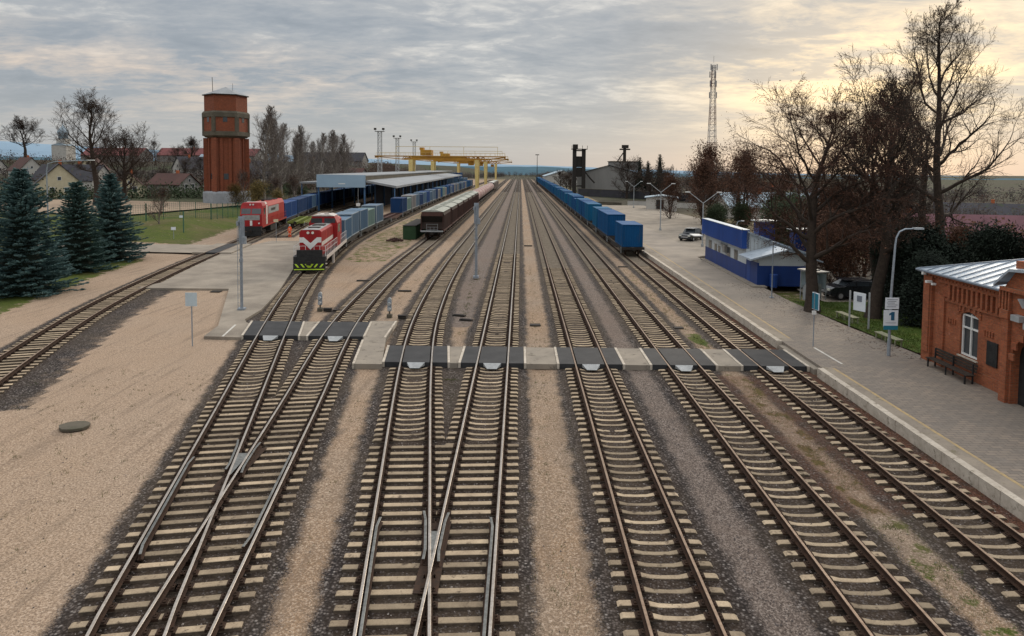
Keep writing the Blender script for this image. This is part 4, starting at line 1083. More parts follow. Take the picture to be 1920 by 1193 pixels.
def lamp_post():
    x, y = 19.83, 36.7
    T = empty('street_lamp', (x, y, PZ), 0, 'curved platform street lamp carrying the white sign with the number 1', 'lamp')
    pts = [(0, 0, 0), (0, 0, 3), (.12, 0, 5.9), (.17, 0, 6.35), (.32, 0, 6.68), (.62, 0, 6.83), (1.15, 0, 6.85)]
    b = MB(); b.path(pts, [.075, .07, .05, .042, .04, .038, .035], n=10); b.tube((0, 0, 0), (0, 0, .9), .09, n=10); b.build('pole', M['galv'], T)
    b = MB(); b.box(1.05, 1.55, -.12, .12, 6.81, 6.91); b.build('lamp_head', M['steel_grey'], T)
    s = empty('platform_sign', (x, y, PZ), 0, 'white platform sign with a dark blue number 1 over a teal band', 'sign')
    b = MB(); b.box(-.34, .38, -.13, -.10, 2.55, 3.16); b.build('upper_panel', M['signw'], s)
    b = MB()
    for i, z in enumerate((3.06, 2.97, 2.88, 2.78, 2.68)): b.box(-.26 + .04 * (i % 2), .30 - .07 * (i % 3), -.134, -.1305, z - .018, z + .012)
    b.build('lettering', M['lettering'], s)
    b = MB(); b.box(-.40, .36, -.13, -.10, 1.60, 2.49); b.build('number_panel', M['signw'], s)
    b = MB(); b.box(-.40, .36, -.136, -.1305, 1.44, 1.66); b.build('colour_band', M['teal'], s)
    b = MB(); b.extr([(.16, 1.95), (.16, 2.40), (.02, 2.40), (-.12, 2.30), (-.12, 2.21), (-.02, 2.25), (-.02, 1.95)], -.142, -.1305, 'y'); b.build('numeral', M['signb'], s)
    b = MB(); b.box(-.3, .26, -.134, -.1305, 1.80, 1.82); b.build('rule', M['lettering'], s)
    b = MB(); b.box(-.3, .3, -.098, -.06, 1.7, 1.74); b.box(-.3, .3, -.098, -.06, 3.0, 3.04); b.build('bracket', M['galv'], s)
lamp_post()
def post_sign():
    T = empty('post_sign', (16.56, 38.5, .3), 0, 'thin sign post at the foot crossing with an edge-on pale blue plate', 'sign')
    b = MB(); cyl_post(b, 3.15, .03, n=8); b.cb(0, 0, .02, .25, .25, .05); b.build('post', M['galv'], T)
    b = MB(); b.cb(.05, .05, 2.62, .30, .62, .78, rz=.35); b.v = [(a, b_, c) for a, b_, c in b.v]
    b = MB(); b.cb(.06, -.02, 2.62, .05, .62, .95, rz=.15); b.build('plate', M['signw'], T)
    b = MB(); b.cb(.025, -.03, 2.62, .02, .56, .88, rz=.15); b.build('plate_face', M['teal'], T)
    b = MB(); b.cb(-.02, -.04, 1.98, .2, .12, .2); b.build('box', M['white'], T)
post_sign()
def sq_sign():
    T = empty('post_sign', (-18.75, 38.8, -.1), 0, 'square pale sign seen from behind on a thin post at the left sand', 'sign')
    b = MB(); cyl_post(b, 3.1, .035, n=8); b.build('post', M['galv'], T)
    b = MB(); b.cb(0, -.05, 2.72, .66, .03, .78); b.build('plate', M['signback'], T)
sq_sign()
def small_sign(x, y, z0, h, label, mt):
    T = empty('post_sign', (x, y, z0), 0, label, 'sign'); b = MB(); cyl_post(b, h, .03, n=6); b.build('post', M['galv'], T)
    b = MB(); b.cb(0, -.05, h - .2, .62, .03, .4); b.build('plate', mt, T)
small_sign(-33.0, 92.5, .05, 3.1, 'small pale plate on a post beside the all red locomotive', M['cream'])
small_sign(-46.2, 91, .5, 1.6, 'small round blue sign on the grass left of the road crossing', M['signw'])
T = empty('signal_pole', (19.6, 53.3, PZ), 0, 'slim bare pole in front of the blue building', 'pole')
b = MB(); cyl_post(b, 4.3, .055, .045, n=8); b.cb(0, 0, .03, .3, .3, .06); b.build('post', M['galv'], T)
b = MB(); b.cb(0, 0, 4.32, .14, .14, .12); b.build('cap', M['galv'], T)
def y_lamp(x, y, h, label, ph=0., z0=.3):
    T = empty('street_lamp', (x, y, z0), ph, label, 'lamp', 'double arm street lamps on the asphalt yard')
    b = MB(); b.tube((0, 0, 0), (0, 0, h - 1.3), .1, .07, n=8); b.cb(0, 0, .2, .3, .3, .4)
    for s in (-1, 1): b.tube((0, 0, h - 1.35), (s * 1.75, 0, h), .05, .04, n=6)
    b.build('pole', M['steel_grey'], T)
    b = MB()
    for s in (-1, 1): b.cb(s * 2.0, 0, h + .08, .6, .26, .12)
    b.build('lamp_head', M['white'], T)
y_lamp(29.3, 178, 6.8, 'farthest double arm street lamp beside the pale warehouse', .2)
y_lamp(22.9, 112.4, 7.6, 'middle double arm street lamp in the asphalt yard', .05)
y_lamp(23.6, 89, 7.0, 'double arm street lamp rising behind the blue building', -.05)
T = empty('street_lamp', (22.0, 70, 4.5), 0, 'small curved lamp on the blue parapet', 'lamp')
b = MB(); b.path([(0, 0, 0), (.02, 0, .35), (.15, 0, .55), (.5, 0, .62)], [.03] * 4, n=6); b.build('pole', M['galv'], T)
b = MB(); b.cb(.6, 0, .6, .3, .14, .08); b.build('lamp_head', M['white'], T)
# left street lamp with the long arm behind the spruces
T = empty('street_lamp', (-66.5, 96, .4), 0, 'tall street lamp with a long arm rising behind the spruces', 'lamp')
b = MB(); b.path([(0, 0, 0), (0, 0, 9), (.2, 0, 10.0), (1.2, 0, 10.3), (6.1, 0, 10.55)], [.11, .08, .07, .06, .05], n=8); b.build('pole', M['galv'], T)
b = MB(); b.cb(6.4, 0, 10.55, .8, .3, .12); b.build('lamp_head', M['white'], T)
T = empty('utility_pole', (-70.6, 98, .4), 0, 'thin grey utility pole left of the long armed lamp', 'pole')
b = MB(); cyl_post(b, 9.6, .09, .06, n=8); b.build('post', M['galv'], T)
b = MB(); b.cb(0, 0, 9.3, 1.4, .08, .08); b.build('crossarm', M['galv'], T)
# far mast, concrete pole
T = empty('light_mast', (10.6, 440, 0), 0, 'slender light mast at the vanishing end of the blue train', 'mast')
b = MB(); cyl_post(b, 19.0, .28, .14, n=8); b.build('pole', M['dark'], T)
b = MB(); b.cb(0, 0, 19.1, 2.4, .6, .5); b.build('lamp_head', M['dark'], T)

def lattice(name, x, y, z0, h, w0, w1, n, label, cat, mats, band=1, r=.06, head=None, parts=('frame',)):
    T = empty(name, (x, y, z0), 0, label, cat)
    b = MB(); w = lambda t: (w0 + (w1 - w0) * t) / 2
    cs = [(-1, -1), (1, -1), (1, 1), (-1, 1)]
    for i in range(n):
        t0, t1 = i / n, (i + 1) / n; m_ = (i // band) % 2 if len(mats) > 1 else 0
        for k in range(4):
            a, c = cs[k], cs[(k + 1) % 4]
            b.tube((a[0] * w(t0), a[1] * w(t0), h * t0), (a[0] * w(t1), a[1] * w(t1), h * t1), r, n=4, m=m_, cap=False)
            b.tube((a[0] * w(t0), a[1] * w(t0), h * t0), (c[0] * w(t1), c[1] * w(t1), h * t1), r * .6, n=3, m=m_, cap=False)
            b.tube((c[0] * w(t0), c[1] * w(t0), h * t0), (a[0] * w(t1), a[1] * w(t1), h * t1), r * .6, n=3, m=m_, cap=False)
            b.tube((a[0] * w(t1), a[1] * w(t1), h * t1), (c[0] * w(t1), c[1] * w(t1), h * t1), r * .7, n=3, m=m_, cap=False)
    b.build('frame', mats, T); return T
for i, (x, y, h) in enumerate(((-66, 323, 27), (-71.5, 400, 27.2), (-72.5, 470, 27.8))):
    T = lattice('light_mast', x, y, 0, h, 1.9, 1.7, 14, ('nearest and tallest lattice light mast left of the yellow cranes', 'middle lattice light mast behind the yellow cranes', 'farthest lattice light mast behind the yellow cranes')[i], 'mast', [M['steel_grey']], r=.10)
    b = MB(); b.cb(0, 0, h + .1, 4.2, 3, .16); b.build('platform', M['dark'], T)
    b = MB()
    for s in (-1.9, 1.9): b.cb(s, -1.2, h + 1.2, 1.1, .7, .9); b.tube((s, -1, h), (s, -1, h + 1), .09, n=4)
    b.build('floodlight', M['dark'], T)
T = lattice('telecom_mast', 84, 305, -1, 57, 4.2, 1.3, 22, 'tall red and white lattice telecom mast', 'mast', [M['mred'], M['mwhite']], band=3, r=.115)
b = MB()
for z, k in ((56, 3), (53, 3), (49, 4), (44, 2)):
    for j in range(k):
        t = 2 * PI * j / k + z; b.tube((math.cos(t) * 1.5, math.sin(t) * 1.5, z - 1.3), (math.cos(t) * 1.5, math.sin(t) * 1.5, z + 1.3), .24, n=6)
        b.tube((0, 0, z), (math.cos(t) * 1.5, math.sin(t) * 1.5, z), .06, n=3)
b.tube((0, 0, 58), (0, 0, 61), .08, n=4); b.build('antenna', M['mwhite'], T)

# gantry cranes
def gantry(y, label):
    T = empty('gantry_crane', (-31.5, y, 0), 0, label, 'crane', 'yellow gantry cranes')
    b = MB()
    for yy in (-3, 3):
        b.extr([(-28.2, 15.2), (25.4, 15.2), (25.4, 14.85), (-28.2, 14.85)], yy - .5, yy + .5, 'y'); b.extr([(-17, 13.9), (17, 13.9), (17, 13.55), (-17, 13.55)], yy - .5, yy + .5, 'y')
        b.tube((-28, yy, 14.8), (-17, yy, 13.75), .2, n=4); b.tube((25.2, yy, 14.8), (17, yy, 13.75), .2, n=4)
        for i in range(17): b.tube((-17 + 2 * i, yy, 13.8), (-16 + 2 * i, yy, 14.95), .14, n=4); b.tube((-16 + 2 * i, yy, 14.95), (-15 + 2 * i, yy, 13.8), .14, n=4)
        b.box(-13, 9, yy - .2, yy + .2, 13.9, 14.85)
    for x in (-28, -14, 0, 14, 25): b.box(x - .3, x + .3, -2.5, 2.5, 14.3, 14.8)
    b.build('girder', M['yellow'], T)
    for x in (-13.4, 13.6):
        b = MB()
        for yy in (-1, 1): b.add([(x - .35, yy * 4.9 - .5, .8), (x + .35, yy * 4.9 - .5, .8), (x + .35, yy * 4.9 + .5, .8), (x - .35, yy * 4.9 + .5, .8), (x - .9, yy * 3 - .6, 13.6), (x + .9, yy * 3 - .6, 13.6), (x + .9, yy * 3 + .6, 13.6), (x - .9, yy * 3 + .6, 13.6)], [(0, 1, 5, 4), (1, 2, 6, 5), (2, 3, 7, 6), (3, 0, 4, 7)])
        b.box(x - .6, x + .6, -6, 6, .3, 1.1); b.build('leg', M['yelpale'], T)
    b = MB(); b.box(-1.5 - 8, 3 - 8, -3.4, 3.4, 15.4, 17.6); b.box(-10, -8.4, -2, 2, 17.6, 18.6); b.build('trolley', M['yellow'], T)
    b = MB(); b.box(10, 12.2, -2, 2, 11.4, 13.2); b.build('operator_cab', M['yellow'], T)
    b = MB()
    for yy in (-3.7, 3.7):
        b.tube((-27.5, yy, 16.4), (25, yy, 16.4), .06, n=4)
        for i in range(27): b.tube((-27.5 + i * 2.02, yy, 15.3), (-27.5 + i * 2.02, yy, 16.4), .05, n=3)
    b.tube((-20, 0, 19), (22, 0, 19), .12, n=4)
    for x in (-20, -6, 8, 22): b.tube((x, 0, 15.3), (x, 0, 19), .1, n=4)
    b.build('walkway_rail', M['yelpale'], T)
for y, l in ((285, 'nearest yellow gantry crane over the container tracks'), (355, 'middle yellow gantry crane over the container tracks'), (500, 'farthest yellow gantry crane over the container tracks')): gantry(y, l)

# canopy over the left loading tracks
T = empty('loading_canopy', (-41.5, 160, 0), 0, 'long loading canopy with a pale blue fascia over the left tracks', 'canopy')
b = MB(); b.box(-6.0, 5.4, 0, .25, 5.55, 8.45); b.build('fascia', M['fascia'], T)
b = MB(); b.box(-.9, .7, -.02, -.003, 6.3, 6.5); b.build('lettering', M['white'], T)
b = MB(); b.add([(-6.1, .26, 8.35), (5.5, .26, 8.2), (5.5, 205, 8.6), (-6.1, 205, 8.75), (-6.1, .26, 8.55), (5.5, .26, 8.42), (5.5, 205, 8.82), (-6.1, 205, 8.95)], [(0, 3, 2, 1), (4, 5, 6, 7), (0, 1, 5, 4), (1, 2, 6, 5), (0, 4, 7, 3)]); b.build('upper_roof', M['roofgrey'], T)
b = MB(); b.box(4.75, 4.85, 14, 200, 0, 7.0); b.build('shade_sheet', M['shade_navy'], T)  # added dark sheet standing in for the deep shade under the canopy
b = MB(); b.box(5.28, 5.42, .26, 205, 7.0, 8.19); b.build('clerestory_wall', M['conc'], T)
b = MB(); b.add([(5.45, .3, 7.25), (5.45, 180, 7.75), (12.6, 180, 6.95), (12.6, .3, 5.95), (5.45, .3, 6.75), (5.45, 180, 7.3), (12.6, 180, 6.5), (12.6, .3, 5.45)], [(0, 3, 2, 1), (4, 5, 6, 7), (3, 7, 6, 2), (0, 4, 7, 3)]); b.build('lower_roof', M['roofgrey'], T)
b = MB(); b.box(-10.6, -6.12, 2, 150, 6.35, 6.75); b.build('side_roof', M['roofgrey'], T)
for i in range(18):
    yy = .5 + i * 11.6
    for x in (-5.7, 5.1): b = MB(); b.box(x - .17, x + .17, yy, yy + .34, 0, 8.2 if i else 5.54); b.build('column', M['bluesteel'], T)
    if i: b = MB(); b.box(-5.52, 4.92, yy + .05, yy + .25, 7.5, 8.0); b.build('roof_beam', M['bluesteel'], T)
    if i < 16: b = MB(); b.box(12.0, 12.25, yy, yy + .25, 0, 5.5); b.build('column', M['bluesteel'], T)
    if i < 12: b = MB(); b.box(-10.3, -10.1, 2.3 + i * 12, 2.5 + i * 12, 0, 6.4); b.build('column', M['bluesteel'], T)
T = empty('track_side_lamp', (-37.6, 159.2, 0), 0, 'white lamp box on a thin pole by the canopy end', 'lamp')
b = MB(); cyl_post(b, 5.4, .05, n=6); b.build('pole', M['steel_grey'], T)
b = MB(); b.cb(0, 0, 1.6, .9, .3, .7); b.build('lamp_box', M['white'], T)

# ------------------------------------------------------------------ water tower
def water_tower():
    x, y, z = -66.3, 155.0, 1.7
    T = empty('water_tower', (x, y, z), 0, 'old hexagonal red brick water tower on a pale concrete plinth', 'water tower'); T.scale = (.89, .89, 1)
    ph = math.radians(22 + 2); n = 6
    def hx(r, a): return (r * math.cos(a), r * math.sin(a))
    A = [math.radians(-90 - 30 + 24.5 - 4) + i * PI / 3 for i in range(6)]
    def ring(b, prof, m=0):
        k = len(prof)
        vs = [(*hx(r, a), zz) for r, zz in prof for a in A]
        fs = [(i * 6 + j, i * 6 + (j + 1) % 6, (i + 1) * 6 + (j + 1) % 6, (i + 1) * 6 + j) for i in range(k - 1) for j in range(6)] + [tuple(range(6))[::-1], tuple(range(6 * k - 6, 6 * k))]
        b.add(vs, fs, m)
    b = MB(); ring(b, [(5.7, -.6), (5.7, 2.6), (5.5, 2.9), (5.3, 3.0)]); b.build('plinth', M['concw'], T)
    b = MB(); ring(b, [(4.45, 3.0), (4.45, 14.9)]); b.build('shaft', M['brickd'], T)
    b = MB()
    for a in A:
        cx, cy = hx(4.85, a); b.cb(cx, cy, 8.9, 1.0, 1.25, 11.8, rz=a)
    for i in range(6):
        for t in (.28, .72):
            (x0, y0), (x1, y1) = hx(4.6, A[i]), hx(4.6, A[(i + 1) % 6]); am = (A[i] + A[i] + PI / 3) / 2
            b.cb(x0 + (x1 - x0) * t, y0 + (y1 - y0) * t, 8.9, .35, .7, 11.8, rz=am)
    b.build('pilaster', M['brickd'], T)
    b = MB(); ring(b, [(5.35, 16.1), (5.35, 19.4)]); b.build('tank_wall', M['brickd'], T)
    b = MB(); ring(b, [(5.05, 20.6), (5.05, 24.2)]); b.build('upper_wall', M['brickd'], T)
    b = MB(); ring(b, [(4.8, 14.903), (5.25, 15.2), (5.6, 15.3), (5.6, 16.2), (5.36, 16.25)]); ring(b, [(5.36, 19.3), (5.62, 19.4), (5.62, 20.3), (5.25, 20.7), (5.06, 20.72)])
    for a in A:
        cx, cy = hx(5.3, a); b.cb(cx, cy, 17.8, .5, .9, 3.2, rz=a)
    b.build('concrete_band', M['conc'], T)
    b = MB(); ring(b, [(5.5, 24.203), (5.5, 24.4)]); b.build('eaves', M['dark'], T)
    b = MB(); ring(b, [(5.45, 24.4), (.05, 26.3)]); b.build('roof', M['roofgrey'], T)
    for i in range(6):
        am = (A[i] + A[i] + PI / 3) / 2
        for rr_, zz, w_, h_ in ((4.45 * .866 + .01, 6.3, 1.1, 1.3), (5.35 * .866 + .01, 18.8, 1.0, 1.0)):
            cx, cy = hx(rr_, am); wb = MB(); wb.cb(cx, cy, zz, .08, w_, h_, rz=am); wb.build('window', M['glass'], T)
    b = MB(); b.tube((-2.6, -1.5, 25), (-2.7, -1.5, 28.3), .07, n=5); b.tube((2.2, -1, 25), (2.2, -1, 27), .04, n=4); b.build('antenna', M['dark'], T)
water_tower()

# ------------------------------------------------------------------ brick station house
def station():
    x0, ya, yb = 21.5, 21.6, 36.2      # track-side wall at x0, far corner at yb
    T = empty('brick_station', (x0, yb, PZ), 0, 'ornate orange brick station house with a standing seam zinc roof', 'building')
    H = 4.55; Lw = yb - ya
    def mb(): return MB()
    # wall with window opening, local coords: x into building, y negative towards camera
    wz0, wz1, wy0, wy1 = 1.0, 3.0, -4.05, -2.75
    b = MB()
    b.box(0, .45, wy1, 0, 0, H); b.box(0, .45, -6.4, wy0, 0, H); b.box(0, .45, wy0, wy1, 0, wz0)
    # segmental arch head
    n = 8; top = [(wy0 + 1.3 * i / n, wz1 - .02 + .2 * math.sin(PI * i / n)) for i in range(n + 1)]
    b.extr(top + [(wy1, H), (wy0, H)], 0, .45, 'x')
    b.box(.45, 10, -.45, 0, 0, H); b.box(9.55, 10, -14, -.451, 0, H); b.box(.0, 10, -14.6, -14.15, 0, H)
    b.build('wall', M['brick'], T)
    # pilasters, cornice teeth, string courses
    d = MB()
    d.box(-.16, -.003, -.55, .16, 0, H - .1); d.box(-.10, -.003, -1.55, -.95, 0, H - .95); d.box(-.22, -.163, -.45, .06, .5, H - .5)
    d.box(-.12, -.003, -6.4, -1.0, H - .28, H + .12); d.box(-.22, -.123, -6.4, .2, H - .02, H + .16); d.box(-.07, -.003, -6.4, -1.56, H - 1.16, H - 1.02); d.box(-.13, -.003, -6.39, -5.85, 0, H - 1.17)
    for i in range(13): d.box(-.13, -.003, -6.15 + i * .345, -6.15 + i * .345 + .15, H - 1.02, H - .28)
    for i in range(23): d.box(-.17, -.123, -6.3 + i * .27, -6.17 + i * .27, H - .12, H - .021)
    d.box(-.05, -.003, -5.84, -1.56, 0, .55); 
    for yy in (-2.05, -4.75):
        for i in range(4): d.box(-.05, -.003, yy - .35 + i * .18, yy - .26 + i * .18, 2.35, 2.6)
    for i in range(7):
        t = PI * i / 6; yy = -3.4 + .80 * math.cos(t); d.cb(-.03, yy, wz1 + .15 + .22 * math.sin(t), .06, .13, .30)
    d.build('brick_ornament', M['brick'], T)
    w = MB()
    for yy in (wy0 + .02, wy1 - .08, -3.43): w.box(.08, .15, yy - .02, yy + .06, wz0 + .06, wz1 + .08)
    for z in (wz0 + .06, wz1 - .62, wz1 - .02): w.box(.075, .145, wy0 + .03, wy1 - .02, z - .03, z + .05)
    Wn = w.build('window', M['white'], T)
    q = MB(); q.box(.16, .18, wy0, wy1, wz0, wz1 + .19); q.build('pane', M['glass'], Wn)
    q = MB(); q.box(-.08, .12, wy0 - .08, wy1 + .08, wz0 - .07, wz0 - .003); q.build('window_sill', M['kerb'], T)
    q = MB(); q.cb(-.03, -5.1, 1.62, .05, .70, 1.1); q.build('notice_board', M['black'], T)
    # projecting entrance bay
    bx = -.55
    e = MB(); e.box(bx, -.004, -7.05, -6.402, 0, H + .35)
    n = 10; ar = [(-7.05 - 1.5 + 1.5 * math.cos(t), 2.05 + 1.1 * math.sin(t)) for t in [PI * i / n for i in range(n + 1)]]
    e.extr([(-7.05, H + 1.6), (-10.3, H + 1.6)] + [(y_, z_) for y_, z_ in ar[::-1]], bx, -.004, 'x')
    e.extr([(-6.4, H + .352), (-7.05, H + .352), (-7.05, H + 1.1)], bx, -.004, 'x')
    e.box(bx, -.004, -14.6, -10.3, 0, H + 1.0); e.box(-.003, 2.0, -14.1, -6.5, H + .003, H + 1.0)
    e.build('entrance_bay', M['brick'], T)
    e = MB(); e.box(bx - .15, bx - .003, -6.95, -6.55, 0, H - .9); e.box(bx - .22, bx - .003, -7.0, -6.48, H - .9, H - .55)
    for i in range(4): e.box(bx - .14, bx - .003, -6.95 + i * .19, -6.86 + i * .19, H - .54, H + .25)
    e.box(bx - .2, bx - .003, -14.6, -6.4, H + .26, H + .42)
    for i in range(9):
        t = PI * i / 8; e.cb(bx - .04, -8.8 + 1.68 * math.cos(t), 2.05 + 1.28 * math.sin(t), .08, .3, .3)
    e.build('bay_ornament', M['brick'], T)
    e = MB(); e.box(-.2, -.1, -10.3, -7.05, 0, 3.2); D_ = e.build('door', M['black'], T)
    e = MB(); e.tube((-.25, -8.7, 1.0), (-.25, -8.7, 1.25), .02, n=5); e.build('handle', M['galv'], D_)
    e = MB(); e.add([(bx - .3, -6.15, H + .50), (bx - .3, -7.05, H + 1.25), (bx - .3, -14.6, H + 1.9), (3, -6.15, H + .9), (3, -7.05, H + 1.6), (3, -14.6, H + 2.2), (bx - .3, -6.15, H + .38), (bx - .3, -7.05, H + 1.13), (bx - .3, -14.6, H + 1.78)], [(0, 3, 4, 1), (1, 4, 5, 2), (6, 0, 1, 7), (7, 1, 2, 8), (6, 3, 0)]); e.build('bay_roof', M['zinc'], T)
    # hipped zinc roof with standing seams
    r_ = MB(); z0 = H + .17; rz_ = H + 1.95; rx = 5.2
    e0, e1 = -.32, 10.4
    r_.add([(e0, .5, z0), (e1, .5, z0), (rx, -6.0, rz_), (e0, -14.9, z0), (e1, -14.9, z0), (rx, -14.9, rz_), (e0, .5, z0 - .1), (e1, .5, z0 - .1), (e0, -14.9, z0 - .1)], [(0, 2, 5, 3), (0, 1, 2), (1, 4, 5, 2), (0, 6, 7, 1), (0, 3, 8, 6)])
    RF = r_.build('roof', M['zinc'], T)
    sm = MB()
    for i in range(22):
        yy = -.35 - i * .62
        if yy > -6.0: u = min(1, (.5 - yy) / 6.5)
        else: u = 1
        sm.tube((e0, yy, z0 + .03), (e0 + (rx - e0) * u, yy, z0 + (rz_ - z0) * u + .03), .028, n=4)
    sm.tube((e0, .5, z0 + .02), (rx, -6.0, rz_ + .02), .05, n=5); sm.tube((e0 - .04, .5, z0 - .02), (e0 - .04, -6.4, z0 - .02), .07, n=6)
    sm.build('roof_seam', M['zincd'], RF)
    g_ = MB(); g_.cb(-.35, -.6, H - .35, .3, .14, .12); g_.cb(-.35, -.15, H + .03, .18, .14, .14); g_.cb(-.3, -.95, H - .42, .2, .12, .1); g_.build('camera_box', M['white'], T)
    g_ = MB(); g_.add([(bx - .35, -8.0, H - .25), (bx - .35, -7.7, H + .1), (bx - .02, -7.7, H + .1), (bx - .02, -8.0, H - .25)], [(0, 1, 2, 3)]); g_.cb(bx - .2, -7.6, H - .75, .3, .5, .25); g_.cb(bx - .25, -8.4, H - .95, .3, .5, .25); g_.build('floodlight', M['steel_grey'], T)
station()
# black bench against the brick wall
def bench(x, y, z, rz, L_, mt, label, back=True, group=None):
    T = empty('bench', (x, y, z), rz, label, 'bench', group)
    b = MB()
    for i in range(4): b.box(-L_ / 2, L_ / 2, -.22 + i * .115, -.12 + i * .115, .42, .455)
    b.build('seat', mt, T)
    if back:
        b = MB()
        for i in range(3): b.box(-L_ / 2, L_ / 2, .25 + i * .02, .28 + i * .02, .55 + i * .14, .66 + i * .14)
        b.build('backrest', mt, T)
    for s in (-1, 0, 1) if L_ > 2 else (-1, 1):
        b = MB(); b.box(s * (L_ / 2 - .15) - .03, s * (L_ / 2 - .15) + .03, -.2, -.14, 0, .419); b.box(s * (L_ / 2 - .15) - .03, s * (L_ / 2 - .15) + .03, .16, .22, 0, .419 if not back else .95)
        b.box(s * (L_ / 2 - .15) - .03, s * (L_ / 2 - .15) + .03, -.139, .159, .36, .419); b.build('leg', M['black'] if back else mt, T)
bench(20.95, 33.3, PZ, -PI / 2, 3.2, M['woodd'], 'long black bench against the brick station wall')
bench(21.35, 39.6, PZ - .05, -PI / 2 + .08, 2.1, M['wood'], 'backless greenish wooden bench beside the lamp with the number sign', False, 'green wooden benches')
bench(21.7, 45.4, PZ - .05, -PI / 2 + .1, 2.1, M['wood'], 'backless greenish wooden bench beyond the white notice board', False, 'green wooden benches')
# white notice board on two posts
T = empty('notice_board', (21.45, 43.3, .25), 0, 'white notice board on two posts at the edge of the lawn', 'notice board')
for s in (-.42, .42):
    b = MB(); b.cb(s, s * -.9, 1.2, .08, .08, 2.4); b.build('post', M['steel_grey'], T)
b = MB(); b.cb(0, 0, 1.75, .85, .05, 1.15, rz=-1.13); b.build('panel', M['signw'], T)
b = MB(); b.cb(-.03, -.03, 1.95, .34, .03, .36, rz=-1.13); b.build('poster', M['lettering'], T)
# phone booth / ticket machine group
def kiosk(x, y, label, h=2.3):
    T = empty('information_kiosk', (x, y, PZ - .02), .3, label, 'kiosk', 'grey kiosks at the corner of the blue building')
    b = MB()
    for sx in (-.4, .4):
        for sy in (-.35, .35): b.cb(sx, sy, h / 2, .05, .05, h)
    b.build('frame', M['steel_grey'], T)
    b = MB(); b.cb(0, .33, h * .68, .76, .02, h * .55); b.cb(.38, 0, h * .68, .02, .66, h * .55); b.build('glass_panel', M['signback'], T)
    b = MB(); b.cb(0, .1, .55, .5, .35, 1.1); b.cb(-.1, -.1, 1.15, .35, .3, .22); b.build('cabinet', M['steel_grey'], T)
    b = MB(); b.cb(0, 0, h + .05, 1.25, 1.0, .09); b.build('roof', M['locog'], T)
kiosk(22.1, 52.6, 'glazed grey kiosk under a flat roof, left of the pair'); kiosk(23.0, 52.9, 'darker grey kiosk beside the leaning trunk, right of the pair', 2.1)

